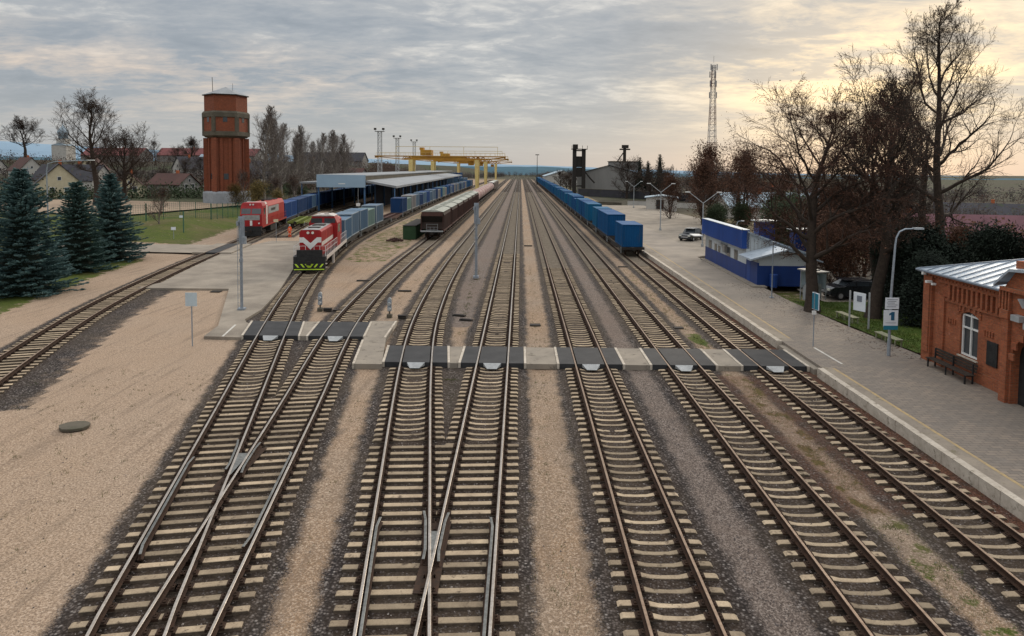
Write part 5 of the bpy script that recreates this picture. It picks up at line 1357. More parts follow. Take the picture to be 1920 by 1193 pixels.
# ------------------------------------------------------------------ blue building
def blue_building():
    T = empty('blue_station_building', (20.35, 61.8, PZ), 0, 'blue and white clad station building with a bright blue parapet', 'building')
    Lh = 14.6
    xr = lambda y: .0
    # rotated slightly so its wall follows the platform
    T.rotation_euler = (0, 0, -math.atan(.26 / 14.6))
    b = MB(); b.box(0, .2, 0, Lh, 1.45, 4.3); b.extr([(.2, 1.45), (.2, 4.3), (5.9, 2.4), (5.9, 1.45)], 0, .2, 'y'); b.extr([(.2, 1.45), (.2, 4.3), (5.9, 2.3), (5.9, 1.45)], Lh - .2, Lh, 'y'); b.build('upper_wall', M['bwhite'], T)
    b = MB(); b.box(-.012, .2, 0, Lh, 0, 1.447); b.box(.2, 6, Lh - .2, Lh + .01, 0, 1.447); b.box(5.8, 6, .2, Lh - .2, 0, 1.9); b.box(.2, 5.8, .0, .2, 0, 1.447); b.build('lower_wall', M['bblue'], T)
    for y0, y1 in ((.25, 7.3), (7.36, Lh + .1)):
        b = MB(); b.box(-.42, -.002, y0, y1, 2.85, 4.5)
        for i in range(int((y1 - y0) / .35)): b.box(-.435, -.421, y0 + .05 + i * .35, y0 + .12 + i * .35, 2.86, 4.49)
        b.build('parapet', M['bblue2'], T)
    b = MB(); b.box(-.43, .25, .0, .249, 2.84, 4.51); b.build('parapet_end', M['bblue2'], T)
    b = MB(); b.box(-.45, .26, -.02, Lh + .12, 4.511, 4.56); b.build('parapet_cap', M['zinc'], T)
    b = MB(); b.add([(.0, -.25, 4.46), (.0, Lh, 4.46), (6.4, Lh, 2.15), (6.4, -.25, 2.15), (.0, -.25, 4.32), (6.4, -.25, 2.0)], [(0, 3, 2, 1), (0, 4, 5, 3)]); b.build('roof', M['zinc'], T)
    b = MB()
    for i in range(18): b.cb(.35 + i * .33, -.01, 2.7 - i * .05, .02, .02, 2.3 - i * .12)
    b.build('cladding_rib', M['wallg'], T)
    for yy, w_, h0, h1 in ((12.0, 1.1, 1.5, 2.3), (9.9, .8, 1.5, 2.2), (8.6, .7, 1.5, 2.1), (5.0, .9, 1.5, 2.35), (2.6, 1.0, 1.5, 2.35)):
        f = MB(); f.box(-.03, -.013, yy - .04, yy + w_ + .04, h0 - .04, h1 + .04); W_ = f.build('window', M['wallg'], T)
        f = MB(); f.box(-.045, -.031, yy, yy + w_, h0, h1); f.build('pane', M['glass'], W_)
    b = MB(); b.box(-.7, -.013, 6.9, 8.3, 2.45, 2.52); b.build('door_canopy', M['locog'], T)
    b = MB(); b.box(-.3, -.013, 6.0, 6.7, 1.75, 2.5); b.build('ventilation_unit', M['wallg'], T)
    b = MB(); b.box(-1.5, -.44, Lh - 1.0, Lh + 1.3, 2.6, 2.68); b.build('far_canopy', M['white'], T)
    # annex with a small gable towards the camera
    b = MB(); b.box(.0, .15, -3.1, -.03, 0, 2.0); b.extr([(.15, 0), (5.0, 0), (5.0, 1.75), (.15, 1.75)], -3.1, -2.95, 'y'); b.box(4.85, 5.0, -2.94, -.03, 0, 1.95); b.build('annex_lower_wall', M['bblue'], T)
    b = MB(); b.box(-.012, .14, -1.2, -.3, 0, 1.95); b.build('annex_door', M['bblue2'], T)
    b = MB(); b.extr([(.05, 1.752), (4.95, 1.752), (4.95, 2.2), (2.4, 3.0), (.05, 2.4)], -3.09, -2.94, 'y'); b.box(.01, .14, -2.94, -.03, 2.003, 2.4); b.build('annex_gable', M['bwhite'], T)
    b = MB(); b.extr([(-.7, 2.2), (2.4, 3.08), (2.4, 3.2), (-.7, 2.35)], -3.45, -.03, 'y'); b.extr([(2.402, 3.08), (5.4, 2.1), (5.4, 2.22), (2.402, 3.2)], -3.45, -.03, 'y'); b.build('annex_roof', M['zinc'], T)
    b = MB(); b.lathe([(.3, 0), (.33, 1.0), (.36, 1.06), (.3, 1.1)], 12, (1.25, -3.55)); b.build('rain_barrel', M['bblue2'], T)
    # raised plinth step
    b = MB(); b.box(-.6, .6, -3.9, 1.0, -.05, .10); b.box(-.55, -.015, 1.0, Lh, -.05, .08); b.build('plinth_step', M['slab'], T)
blue_building()
# two blue ventilation blocks behind
for x, y, z1, w_, lab in ((26.2, 74, 4.8, 1.7, 'blue roof block with white cap, left of the pair behind the station building'), (30.2, 74, 3.9, 1.9, 'blue roof block with white cap, right of the pair behind the station building')):
    T = empty('roof_block', (x, y, 0), 0, lab, 'roof block', 'blue roof blocks')
    b = MB(); b.cb(0, 0, z1 / 2, w_, 1.6, z1); b.build('body', M['bblue'], T)
    b = MB(); b.cb(0, 0, z1 + .06, w_ + .5, 2.1, .12); b.build('cap', M['white'], T)

# ------------------------------------------------------------------ cars
def car(x, y, z, rz, label, body, L_=4.6, H=1.65, suv=True):
    T = empty('parked_car', (x, y, z), rz, label, 'car')
    W = .92; prof = [(-L_ / 2, .45), (-L_ / 2 + .05, .85), (-L_ / 2 + .35, 1.0), (-L_ / 2 + 1.25, 1.05), (-L_ / 2 + 1.9, H - .08), (-.1, H), (L_ / 2 - .95, H - .06), (L_ / 2 - .25, 1.1), (L_ / 2 - .02, .95), (L_ / 2, .45), (L_ / 2 - .3, .28), (-L_ / 2 + .3, .28)]
    b = MB(); n = len(prof)
    for i, (f, sh) in enumerate(((-1, .0), (-.97, .03), (.97, .03), (1, .0))):
        for px, pz in prof:
            tw = W * (1 - .16 * max(0, (pz - 1.0)) / (H - 1.0)); ins = .05 if abs(f) == 1 else 0
            b.v.append((px * (1 - .015 * (ins > 0)), f * tw, pz - (ins * .5 if pz > 1 else 0)))
    for i in range(3):
        for j in range(n): k = (j + 1) % n; b.f.append((i * n + j, i * n + k, (i + 1) * n + k, (i + 1) * n + j)); b.m.append(0)
    b.f.append(tuple(range(n))); b.m.append(0); b.f.append(tuple(range(3 * n, 4 * n))[::-1]); b.m.append(0)
    b.build('body', body, T, smooth=False)
    g_ = MB()
    for s in (-1, 1):
        yy = lambda z_: s * (W * (1 - .16 * max(0, z_ - 1.0) / (H - 1.0)) + .006)
        for xa, xb in ((-L_ / 2 + 1.45, -.15), (-.05, 1.0), (1.08, 1.6)):
            o = .35 if xa < -.5 else 0; p = .25 if xb > 1.3 else 0
            g_.poly([(xa, yy(1.08), 1.08), (xb, yy(1.08), 1.08), (xb - p, yy(H - .14), H - .14), (xa + o, yy(H - .14), H - .14)])
    g_.build('side_window', M['glass'], T)
    g_ = MB(); c = [(-L_ / 2 + 1.27, 1.08), (-L_ / 2 + 1.85, H - .12)]
    g_.poly([(c[0][0] - .01, -.78, c[0][1] + .01), (c[0][0] - .01, .78, c[0][1] + .01), (c[1][0] - .02, .68, c[1][1] + .01), (c[1][0] - .02, -.68, c[1][1] + .01)]); g_.build('windscreen', M['glass'], T)
    g_ = MB(); g_.box(-.9, 1.3, -.7, .7, H + .003, H + .02); g_.build('roof', M['carsil'] if suv else body, T)
    for px in (-L_ / 2 + .85, L_ / 2 - .9):
        for s in (-1, 1):
            w_ = MB(); w_.tube((px, s * .80, .33), (px, s * .97, .33), .34, n=16); Q = w_.build('wheel', M['tyre'], T)
            w_ = MB(); w_.tube((px, s * .96, .33), (px, s * .985, .33), .2, n=10); w_.build('rim', M['carsil'], Q)
    for s in (-1, 1):
        g_ = MB(); g_.cb(-L_ / 2 + .03, s * .65, .80, .12, .36, .16); g_.build('headlight', M['reflect'], T)
        g_ = MB(); g_.cb(L_ / 2 - .02, s * .72, .92, .08, .18, .22); g_.build('tail_light', M['lampred'], T)
    g_ = MB(); g_.cb(-L_ / 2 + .01, 0, .62, .06, 1.0, .18); g_.build('grille', M['carsil'], T)
car(24.2, 97.2, .30, math.radians(52), 'black off-roader with a silver roof alone on the asphalt yard', M['carblk'], 4.5, 1.72)
car(26.4, 54.8, .14, math.radians(8), 'black car parked behind the lawn under the trees', M['carblk'], 4.6, 1.5, False)
car(29.6, 55.8, .14, math.radians(12), 'pale silver car parked under the trees beside the black one', M['carsil'], 4.5, 1.5, False)

# ------------------------------------------------------------------ small things on the ground
def flatthing(name, x, y, sx, sy, sz, mt, lab, cat, rz=0, z=-.1):
    b = MB(); n = 10
    b.extr([(sx / 2 * math.cos(2 * PI * i / n) * (1 + .1 * math.sin(3 * i)), sy / 2 * math.sin(2 * PI * i / n)) for i in range(n)] if cat == 'manhole' else [(-sx / 2, -sy / 2), (sx / 2, -sy / 2), (sx / 2, sy / 2), (-sx / 2, sy / 2)], 0, sz, 'z')
    o = b.build(name, mt, None, (x, y, z), rz); return tag(o, lab, cat)
flatthing('manhole_cover', -17.5, 26.4, 1.15, .95, .10, M['conc'], 'round grey concrete manhole cover in the left sand', 'manhole')
flatthing('drain_cover', 1.05, 45.0, .7, .55, .05, M['dark'], 'small dark drain cover in the central sandy strip behind the crossing', 'drain', z=-.09)
flatthing('drain_board', 1.1, 91.5, 1.1, .35, .12, M['dark'], 'dark board across the central sandy strip far back', 'board')
flatthing('drain_cover', -25.0, 56.0, .8, .6, .05, M['dark'], 'dark drain cover on the left sand edge near the asphalt', 'drain', z=-.09)
flatthing('drain_cover', 10.4, 44.6, .6, .5, .05, M['dark'], 'dark drain cover beside the grassy patch between the right tracks', 'drain', z=-.09)
flatthing('drain_board', 10.9, 72.5, 1.0, .3, .10, M['dark'], 'dark board on the sand left of the blue container train', 'board')
flatthing('drain_board', -9.6, 57.0, 1.1, .3, .10, M['dark'], 'dark board on the sand right of the hopper track', 'board')
flatthing('drain_board', -14.2, 62.0, 1.2, .35, .10, M['dark'], 'dark board on the sand right of the locomotive track', 'board')
flatthing('stone_slab', -23.0, 35.9, 1.2, .5, .06, M['conc'], 'pale stone slab on the grass in front of the largest spruce', 'slab') if False else None
for x, y, lab in ((-4.2, 47.6, 'upper dark hatch in the gravel before the tall signal'), (-3.6, 46.2, 'lower dark hatch in the gravel before the tall signal')):
    b = MB(); b.cb(0, 0, .05, .9, .3, .1); b.cb(.0, 0, .11, .7, .2, .03); tag(b.build('cable_hatch', M['dark'], None, (x, y, -.1), -.3), lab, 'hatch')
# green freight container with rust spot beside the hoppers
T = empty('storage_container', (-15.9, 98.5, -.05), 0, 'dark green long storage bin beside the hopper wagons', 'container')
b = MB(); b.box(-.9, .9, 0, 13, 0, 1.9)
for i in range(26): b.box(.901, .95, .1 + i * .5, .3 + i * .5, .1, 1.8); b.box(-.95, -.901, .1 + i * .5, .3 + i * .5, .1, 1.8)
b.build('body', mat('bin_green', (.03, .07, .03), (.02, .045, .02), 1, .8), T)
b = MB(); b.box(-.95, .95, -.04, 13.04, 1.901, 2.0); b.build('rim', M['dark'], T)
b = MB(); rr = random.Random(2)
for i in range(60):
    a, r_ = rr.uniform(0, 2 * PI), rr.uniform(0, 1.1); b.cb(r_ * math.cos(a), r_ * math.sin(a), .12 + .4 * (1.1 - r_) * rr.random(), rr.uniform(.1, .5), rr.uniform(.05, .2), rr.uniform(.05, .3), rz=rr.uniform(0, 3))
tag(b.build('scrap_heap', M['redox'], None, (-17.6, 96.2, -.1)), 'rusty heap of scrap in front of the dark green bin', 'scrap heap')

# ------------------------------------------------------------------ vegetation
def grow(rnd, h, spread, trunk_r, first=.25, limbs=14, up=.55, lean=(0, 0), levels=3, sub=(6, 5, 4), top_h=1.0, droop=0., wob=.06, shape=None, twig_r=.014, seg=6):
    """skeleton of a bare tree: trunk+limbs in one mesh, finer twigs in another. returns wood MB, twig MB, twig tips"""
    W_ = MB(); T_ = MB(); tips = []
    pts = []; rs = []; n = 14; p = Vector((0, 0, 0)); d = Vector((lean[0], lean[1], 1)).normalized()
    for i in range(n + 1):
        pts.append(p.copy()); t = i / n; rs.append(trunk_r * (1 - t) ** .85 + .02 + (trunk_r * .35 * max(0, 1 - i / 1.2)))
        d = (d + Vector((rnd.gauss(0, wob), rnd.gauss(0, wob), .08))).normalized(); p = p + d * (h * top_h / n)
    W_.path(pts, rs, n=8)
    shape = shape or (lambda t: math.sin(PI * min(1, .18 + t * .82)) ** .7)
    def branch(p, d, L_, r, lv):
        k = max(2, min(seg, int(L_ / .35) + 1)) if lv < levels else 2
        P_ = [p]; Rr = [r]; q = p.copy(); dd = d.copy()
        for i in range(k):
            g_ = up * .16 if lv <= 1 else .04
            dd = (dd + Vector((rnd.gauss(0, .17), rnd.gauss(0, .17), g_ - droop * (i / k) + rnd.gauss(0, .10)))).normalized()
            q = q + dd * (L_ / k); P_.append(q.copy()); Rr.append(max(twig_r * .5, r * (1 - (i + 1) / k * .78)))
        (W_ if lv <= 1 else T_).path(P_, Rr, n=5 if lv == 0 else (4 if lv == 1 else 3))
        if lv >= levels: tips.append(q.copy()); tips.append(P_[len(P_) // 2]); return
        m_ = sub[min(lv, len(sub) - 1)]
        for j in range(m_):
            u = .22 + .78 * (j + rnd.random() * .7) / m_; u = min(u, .985); ii = min(k - 1, int(u * k)); f = u * k - ii
            b0 = P_[ii].lerp(P_[ii + 1], f); base = (P_[ii + 1] - P_[ii]).normalized()
            side = base.orthogonal().normalized(); side.rotate(Matrix.Rotation(rnd.uniform(0, 2 * PI), 3, base))
            nd = (base * rnd.uniform(.55, .95) + side * rnd.uniform(.5, .95)).normalized()
            branch(b0, nd, L_ * rnd.uniform(.38, .62) * (1.05 - u * .35), max(twig_r, Rr[ii] * .55), lv + 1)
        branch(q, dd, L_ * .35, max(twig_r, Rr[-1] * .9), lv + 1)
    a = rnd.uniform(0, 2 * PI)
    for i in range(limbs):
        t = first + (1 - first) * (i + rnd.random() * .6) / limbs; t = min(t, .97); ii = min(n - 1, int(t * n)); b0 = pts[ii].lerp(pts[ii + 1], t * n - ii)
        a += 2.4 + rnd.gauss(0, .3); u = (t - first) / (1 - first)
        el = math.radians(18 + 45 * u * up * 1.6 + rnd.gauss(0, 7)); L_ = spread * shape(u) * rnd.uniform(.75, 1.15)
        d_ = Vector((math.cos(a) * math.cos(el), math.sin(a) * math.cos(el), math.sin(el)))
        branch(b0, d_, max(L_, .6), max(.03, rs[ii] * .52), 0)
    return W_, T_, tips

def leaves(rnd, tips, count, size, sp=.35):
    b = MB()
    for _ in range(count):
        p = rnd.choice(tips); c = p + Vector((rnd.gauss(0, sp), rnd.gauss(0, sp), rnd.gauss(0, sp) - .05)); s = size * rnd.uniform(.6, 1.4)
        u = Vector((rnd.gauss(0, 1), rnd.gauss(0, 1), rnd.gauss(0, 1))).normalized(); v = u.orthogonal().normalized()
        b.add([tuple(c - u * s), tuple(c + v * s * .55), tuple(c + u * s), tuple(c - v * s * .55)], [(0, 1, 2, 3)])
    return b

TREES = {}
def tree_proto(key, seed, mats, leafm=None, nleaf=0, lsize=.07, lsp=.35, **kw):
    rnd = random.Random(seed); Hh = kw.pop('H', None); Rd = kw.pop('Rad', None); W_, T_, tips = grow(rnd, **kw)
    if Hh:       # fit the grown skeleton to its measured height and crown radius
        mz = max(v[2] for v in T_.v); kz = Hh / mz; rs = sorted(math.hypot(v[0], v[1]) for v in T_.v); kr = Rd / rs[int(len(rs) * .96)] if Rd else kz
        W_.v = [(x * kr, y * kr, z * kz) for x, y, z in W_.v]; T_.v = [(x * kr, y * kr, z * kz) for x, y, z in T_.v]; tips = [Vector((t.x * kr, t.y * kr, t.z * kz)) for t in tips]
    me = [('trunk', W_.mesh('trunk', mats[0], True)), ('crown', T_.mesh('crown', mats[1]))]
    if nleaf: me.append(('foliage', leaves(rnd, tips, nleaf, lsize, lsp).mesh('foliage', leafm)))
    TREES[key] = me
def plant(name, key, x, y, label, cat='tree', group=None, s=1., rz=0., z=None, sz=None):
    zz = hz(x, y) - .12 if z is None else z
    T = empty(name, (x, y, zz), rz, label, cat, group); T.scale = (s, s, sz or s)
    for nm, me in TREES[key]: put(nm, me, T)
    return T
# right hand group of big trees -------------------------------------------------
tree_proto('linden', 21, (M['bark'], M['twigred']), M['leafb'], 5000, .062, .38, H=16.8, Rad=5.9, h=14, spread=6.6, trunk_r=.46, first=.24, limbs=19, up=.60, levels=3, sub=(9, 7, 6), droop=.20, wob=.10)
tree_proto('linden_lean', 22, (M['bark'], M['twig']), M['leafb'], 2600, .062, .38, h=12, spread=5.0, trunk_r=.40, first=.38, limbs=13, up=.6, levels=3, sub=(8, 7, 5), lean=(-.42, .15), droop=.12)
tree_proto('linden_tall', 23, (M['bark'], M['twig']), M['leafb'], 1900, .060, .36, H=18.6, Rad=5.2, h=15.5, spread=5.6, trunk_r=.42, first=.30, limbs=16, up=.8, levels=3, sub=(9, 7, 6), droop=.08, wob=.10)
tree_proto('great_oak', 31, (M['bark'], M['twig']), M['leafb'], 1200, .06, .35, H=24.9, Rad=7.2, h=24.5, spread=9.0, trunk_r=.56, first=.27, limbs=20, up=.55, levels=3, sub=(9, 7, 6), droop=.06, wob=.05, seg=8,
           shape=lambda t: (1.0 - .1 * t) * (1 - max(0, t - .35) * 1.30) + .04)
plant('bare_tree', 'linden', 20.6, 48.2, 'bushy bare tree with rusty brown leaves, nearest to the blue building', rz=.4, z=.2)
plant('bare_tree', 'linden_lean', 26.8, 50.5, 'bare tree with a dark trunk leaning left over the parked cars', z=.2)
plant('bare_tree', 'linden_tall', 23.9, 46.4, 'upright bare tree behind the white notice board', rz=1.1, z=.2)
plant('bare_tree', 'great_oak', 36.8, 60.5, 'tallest bare tree, spreading wide above the brick station roof', rz=2.0, z=.0)
plant('bare_tree', 'linden_tall', 28.6, 51.5, 'upright bare tree rising from the dark evergreens', rz=3.0, z=.1, s=.97)
T = empty('tree_trunk', (36.2, 62.5, 0), 0, 'lopped bare trunk standing close beside the tallest tree', 'tree trunk')
b = MB(); b.path([(0, 0, 0), (.1, 0, 4), (.05, 0, 8), (.2, 0, 11.2)], [.38, .33, .3, .26], n=8); b.build('trunk', M['bark'], T, smooth=True)
# left and far bare trees ----------------------------------------------------------
tree_proto('ash', 41, (M['bark'], M['twig']), H=24, Rad=6.6, h=20, spread=7.0, trunk_r=.5, first=.34, limbs=17, up=1.0, levels=3, sub=(8, 7, 6), twig_r=.018, droop=0)
tree_proto('bush_tree', 42, (M['bark'], M['twig']), H=16, Rad=6.0, h=11, spread=6.5, trunk_r=.34, first=.12, limbs=18, up=1.0, levels=3, sub=(7, 6, 6), twig_r=.018)
tree_proto('round_tree', 43, (M['bark'], M['twig']), H=20, Rad=8.5, h=13, spread=7.2, trunk_r=.45, first=.42, limbs=15, up=1.1, levels=3, sub=(7, 7, 6), twig_r=.026)
tree_proto('birch', 44, (M['barkb'], M['twiggrey']), H=22, Rad=3.3, h=21, spread=4.2, trunk_r=.26, first=.16, limbs=34, up=1.2, levels=2, sub=(10, 9), twig_r=.026, droop=.05)
tree_proto('thicket', 45, (M['twiggrey'], M['twig']), M['leafb'], 700, .10, .5, h=6.0, spread=3.6, trunk_r=.12, first=.04, limbs=18, up=1.2, levels=2, sub=(8, 7), twig_r=.018)
tree_proto('red_thicket', 46, (M['bark'], M['twigred']), M['leafb'], 5200, .10, .55, h=8.5, spread=4.4, trunk_r=.16, first=.06, limbs=20, up=1.2, levels=2, sub=(8, 7), twig_r=.02)
tree_proto('ochre_bush', 47, (M['bark'], M['twig']), M['leafo'], 5200, .11, .45, h=4.6, spread=2.9, trunk_r=.1, first=.05, limbs=16, up=1.0, levels=2, sub=(7, 6), twig_r=.018)
tree_proto('green_bush', 48, (M['bark'], M['twig']), M['leafg'], 9000, .10, .42, h=4.6, spread=2.6, trunk_r=.1, first=.03, limbs=18, up=1.0, levels=2, sub=(7, 6), twig_r=.015)
tree_proto('dark_yew', 49, (M['bark'], M['leafd']), M['leafd'], 17000, .12, .5, h=6.6, spread=3.0, trunk_r=.16, first=.02, limbs=22, up=1.0, levels=2, sub=(7, 6), twig_r=.02)
plant('bare_tree', 'ash', -88, 142, 'tall bare tree rising behind the spruces on the left', s=1.04, rz=.3)
plant('bare_tree', 'bush_tree', -88, 152, 'broad bushy bare tree right of the tall left tree', s=1.12, rz=1.2, z=2.5)
plant('bare_tree', 'round_tree', -290, 400, 'lone round crowned bare tree on the far left skyline', s=1.42, rz=.7)
plant('bare_tree', 'round_tree', -172, 360, 'small bare tree on the skyline left of the water tower', s=.85, rz=2.2)
birches = [(-61.5, 165, 1.08), (-59.8, 170, .98), (-63.8, 178, 1.0), (-57.8, 176, .85), (-66, 190, .95), (-62.5, 196, .84), (-68, 214, .98), (-64.5, 220, .92), (-61.5, 226, 1.02), (-59, 232, .84), (-65, 238, .95), (-58.5, 216, .70), (-62, 208, .8), (-60.5, 240, 1.0), (-66.5, 202, .72)]
for i, (x, y, s) in enumerate(birches):
    plant('birch_tree', 'birch', x, y, '%s pale stemmed bare birch from the water tower towards the canopy' % ordn(i), group='birches beside the water tower', s=s, rz=i * 1.7)
for i, (x, y, s) in enumerate([(-57, 158, .8), (-60.5, 150, .85), (-55, 168, .9), (-63, 161, .9)]):
    plant('shrub', 'thicket', x, y, '%s grey brown shrub at the foot of the birches' % ordn(i), 'shrub', 'shrubs at the foot of the birches', s=s * 1.15, rz=i)
for i, (x, y, s) in enumerate([(-56.5, 147, .95), (-53.5, 152, .8), (-59.5, 143, .75)]):
    plant('shrub', 'ochre_bush', x, y, '%s ochre leaved bush behind the all red locomotive' % ordn(i), 'shrub', 'ochre bushes behind the all red locomotive', s=s, rz=i * 2)
# young tree on the grass
plant('young_tree', 'thicket', -54.5, 103, 'small bare young tree on the grass in front of the mesh fence', s=.72)
for i, (x, y, s, k) in enumerate([(-205, 385, .62, 'ash'), (-186, 372, .75, 'bush_tree'), (-222, 392, .8, 'bush_tree'), (-160, 372, .7, 'bush_tree'), (-240, 398, .7, 'ash'), (-140, 300, .6, 'bush_tree'), (-128, 262, .62, 'bush_tree'), (-165, 262, .6, 'bush_tree'), (-185, 300, .7, 'bush_tree'), (-112, 215, .5, 'bush_tree'), (-255, 330, .7, 'bush_tree'), (-90, 300, .6, 'bush_tree'), (-150, 222, .5, 'bush_tree')]):
    plant('bare_tree', k, x, y, '%s bare garden tree among the houses left of the water tower' % ordn(i), group='bare garden trees among the left houses', s=s, rz=i * 1.4)
# right middle distance
for i, (x, y, s, k) in enumerate([(33, 125, 1.2, 'red_thicket'), (38, 118, 1.35, 'red_thicket'), (36, 132, 1.45, 'red_thicket'), (42, 128, 1.2, 'red_thicket'), (30.5, 140, .9, 'red_thicket'), (46, 120, 1.1, 'red_thicket'),
                                  (31.5, 110, .8, 'green_bush'), (29.5, 104, .75, 'green_bush'), (34.5, 107, .85, 'green_bush')]):
    plant('shrub', k, x, y, ('%s reddish brown thicket behind the asphalt yard' if k == 'red_thicket' else '%s dull green bush edging the asphalt yard') % ordn(i if k == 'red_thicket' else i - 6), 'shrub',
          'reddish thickets behind the asphalt yard' if k == 'red_thicket' else 'green bushes edging the asphalt yard', s=s, rz=i * 1.3)
for i, (x, y, s, k) in enumerate([(30.5, 82, 1.1, 'green_bush'), (33.5, 84, 1.2, 'green_bush'), (36.5, 82, 1.05, 'green_bush'), (34, 90, 1.2, 'green_bush'), (39, 86, 1.1, 'green_bush')]):
    plant('hedge_shrub', k, x, y, '%s dull green shrub in the row behind the blue building' % ordn(i), 'shrub', 'shrubs behind the blue building', s=s, rz=i * 1.1)
tree_proto('brown_bush', 50, (M['bark'], M['twigred']), M['leafb'], 9000, .085, .45, h=5.4, spread=3.2, trunk_r=.12, first=.03, limbs=20, up=1.0, levels=2, sub=(8, 7), twig_r=.015)
bb = [(29.5, 63, 1.0), (33, 66, 1.2), (31.5, 70.5, 1.25), (37.5, 70, 1.0), (42, 66, .75), (46, 69, .6), (50, 72, .55), (35, 76, 1.2), (41, 77, .95), (47, 79, .6), (38, 55, .8), (43, 57, .65), (49, 60, .5), (28, 60.5, .9), (33, 58.5, .95)]
for i, (x, y, s) in enumerate(bb):
    plant('shrub', 'brown_bush', x, y, '%s rusty brown bush in the thicket under the big bare trees' % ordn(i), 'shrub', 'rusty bushes under the big bare trees', s=s, rz=i * 2.1, z=-.3)
dy = [(25.6, 43.6, .62), (27.6, 46.0, .80), (29.2, 42.2, .82), (30.6, 46.2, .80), (27.2, 49.0, .70), (32.6, 42.8, .68), (29.8, 38.8, .66), (33.0, 38.0, .60), (31.5, 49.5, .62)]
for i, (x, y, s) in enumerate(dy):
    plant('evergreen_tree', 'dark_yew', x, y, '%s very dark evergreen in the clump left of the brick station' % ordn(i), 'evergreen', 'dark evergreens left of the brick station', s=s, rz=i * 1.9, z=0)
plant('bare_tree', 'bush_tree', 37.5, 243, 'full grey bare tree in front of the pale warehouse', s=.98, rz=.3, z=0)
for i, (x, y, s, k) in enumerate([(43, 228, .8, 'bush_tree'), (49, 232, .8, 'bush_tree'), (55.5, 215, .85, 'bush_tree'), (62, 225, .62, 'ash'), (70, 235, .8, 'bush_tree'), (66, 190, .5, 'ash'), (80, 220, .7, 'bush_tree'), (90, 210, .8, 'bush_tree'), (57, 160, .5, 'bush_tree'), (22, 330, .6, 'bush_tree'), (25, 345, .7, 'bush_tree'), (21, 365, .7, 'bush_tree'), (28, 372, .7, 'bush_tree'), (50, 165, .7, 'bush_tree'), (74, 160, .62, 'bush_tree'), (64, 140, .6, 'bush_tree'), (84, 150, .6, 'bush_tree')]):
    plant('bare_tree', k, x, y, '%s grey bare tree in the middle distance right of the blue train' % ordn(i), group='bare trees right of the blue train', s=s, rz=i * 1.4, z=-.5)

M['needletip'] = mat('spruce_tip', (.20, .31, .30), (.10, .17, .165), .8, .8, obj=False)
# spruces --------------------------------------------------------------------------
def spruce(name, x, y, h, r, seed, mt, label, group, dense=1., z=-.1):
    rnd = random.Random(seed); T = empty(name, (x, y, z), rnd.uniform(0, 6), label, 'spruce', group)
    b = MB(); b.path([(0, 0, 0), (0, 0, h * .5), (0, 0, h * .97)], [r * .055, r * .035, .015], n=7); b.build('trunk', M['bark'], T)
    f = MB(); tw = MB(); zc = .25; 
    while zc < h * .985:
        t = zc / h; rad = r * (1 - t) ** .82 * (1.0 if t > .06 else .93) + .10
        n = max(5, int((8 + rad * 5.2) * dense))
        for i in range(n):
            a = 2 * PI * (i + rnd.random() * .8) / n; L_ = rad * rnd.choice((rnd.uniform(.62, .9), rnd.uniform(.88, 1.18))) * (1 + .38 * noise.noise(Vector((math.cos(a) * 1.3 + seed, math.sin(a) * 1.3, zc * .45)))); dr = rnd.uniform(.10, .30) * (1 - t) - .05
            ca, sa = math.cos(a), math.sin(a); m_ = max(4, int(L_ / .17)); z0 = zc + rnd.uniform(-.16, .16)
            for j in range(m_ + 1):
                u = (j + rnd.random() * .5) / m_
                if u < .18 and L_ > 1: continue
                rr_ = L_ * min(u, 1); zz = z0 - dr * rr_ + .16 * rr_ * u * u * (.7 if t < .6 else 1.2)
                wd = (.10 + .30 * L_ * (1 - u) * .45) * rnd.uniform(.7, 1.2)
                for s in (-1, 1):
                    for q in range(2):
                        sx = s * wd * rnd.uniform(.15, 1); k = .5 + .5 * rnd.random()
                        px, py = ca * rr_ - sa * sx, sa * rr_ + ca * sx; pz = zz - abs(sx) * .25 + rnd.uniform(-.04, .04)
                        ln = rnd.uniform(.16, .30); wv = rnd.uniform(.03, .06)
                        da = a + s * rnd.uniform(.2, .9); dx, dyy = math.cos(da) * ln, math.sin(da) * ln; ex, ey = -math.sin(da) * wv, math.cos(da) * wv; ez = rnd.uniform(-.03, .07)
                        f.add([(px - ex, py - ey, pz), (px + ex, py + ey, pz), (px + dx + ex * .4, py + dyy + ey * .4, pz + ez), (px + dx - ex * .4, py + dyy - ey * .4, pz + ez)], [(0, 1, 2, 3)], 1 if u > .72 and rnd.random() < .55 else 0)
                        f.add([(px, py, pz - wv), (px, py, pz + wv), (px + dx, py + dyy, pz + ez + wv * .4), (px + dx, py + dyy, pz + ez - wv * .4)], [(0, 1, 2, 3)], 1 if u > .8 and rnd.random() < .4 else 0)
        zc += (.30 + .26 * (1 - t)) / max(.75, dense) * rnd.uniform(.85, 1.15)
    # dark inner core so the crown is not see-through
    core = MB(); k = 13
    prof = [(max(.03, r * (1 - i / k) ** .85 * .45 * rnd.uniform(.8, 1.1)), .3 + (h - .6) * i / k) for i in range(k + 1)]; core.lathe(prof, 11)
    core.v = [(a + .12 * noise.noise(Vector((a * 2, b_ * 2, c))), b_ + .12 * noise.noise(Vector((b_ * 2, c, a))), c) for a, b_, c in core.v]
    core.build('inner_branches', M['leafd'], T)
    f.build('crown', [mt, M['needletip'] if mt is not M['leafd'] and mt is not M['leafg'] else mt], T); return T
spruce('blue_spruce', -39.9, 54.5, 10.2, 3.95, 3, M['needle'], 'largest blue spruce at the left edge of the view', 'blue spruces in a row', 1.15)
spruce('blue_spruce', -43.2, 66.5, 8.9, 3.5, 5, M['needled'], 'middle greener spruce of the row of three', 'blue spruces in a row', 1.05)
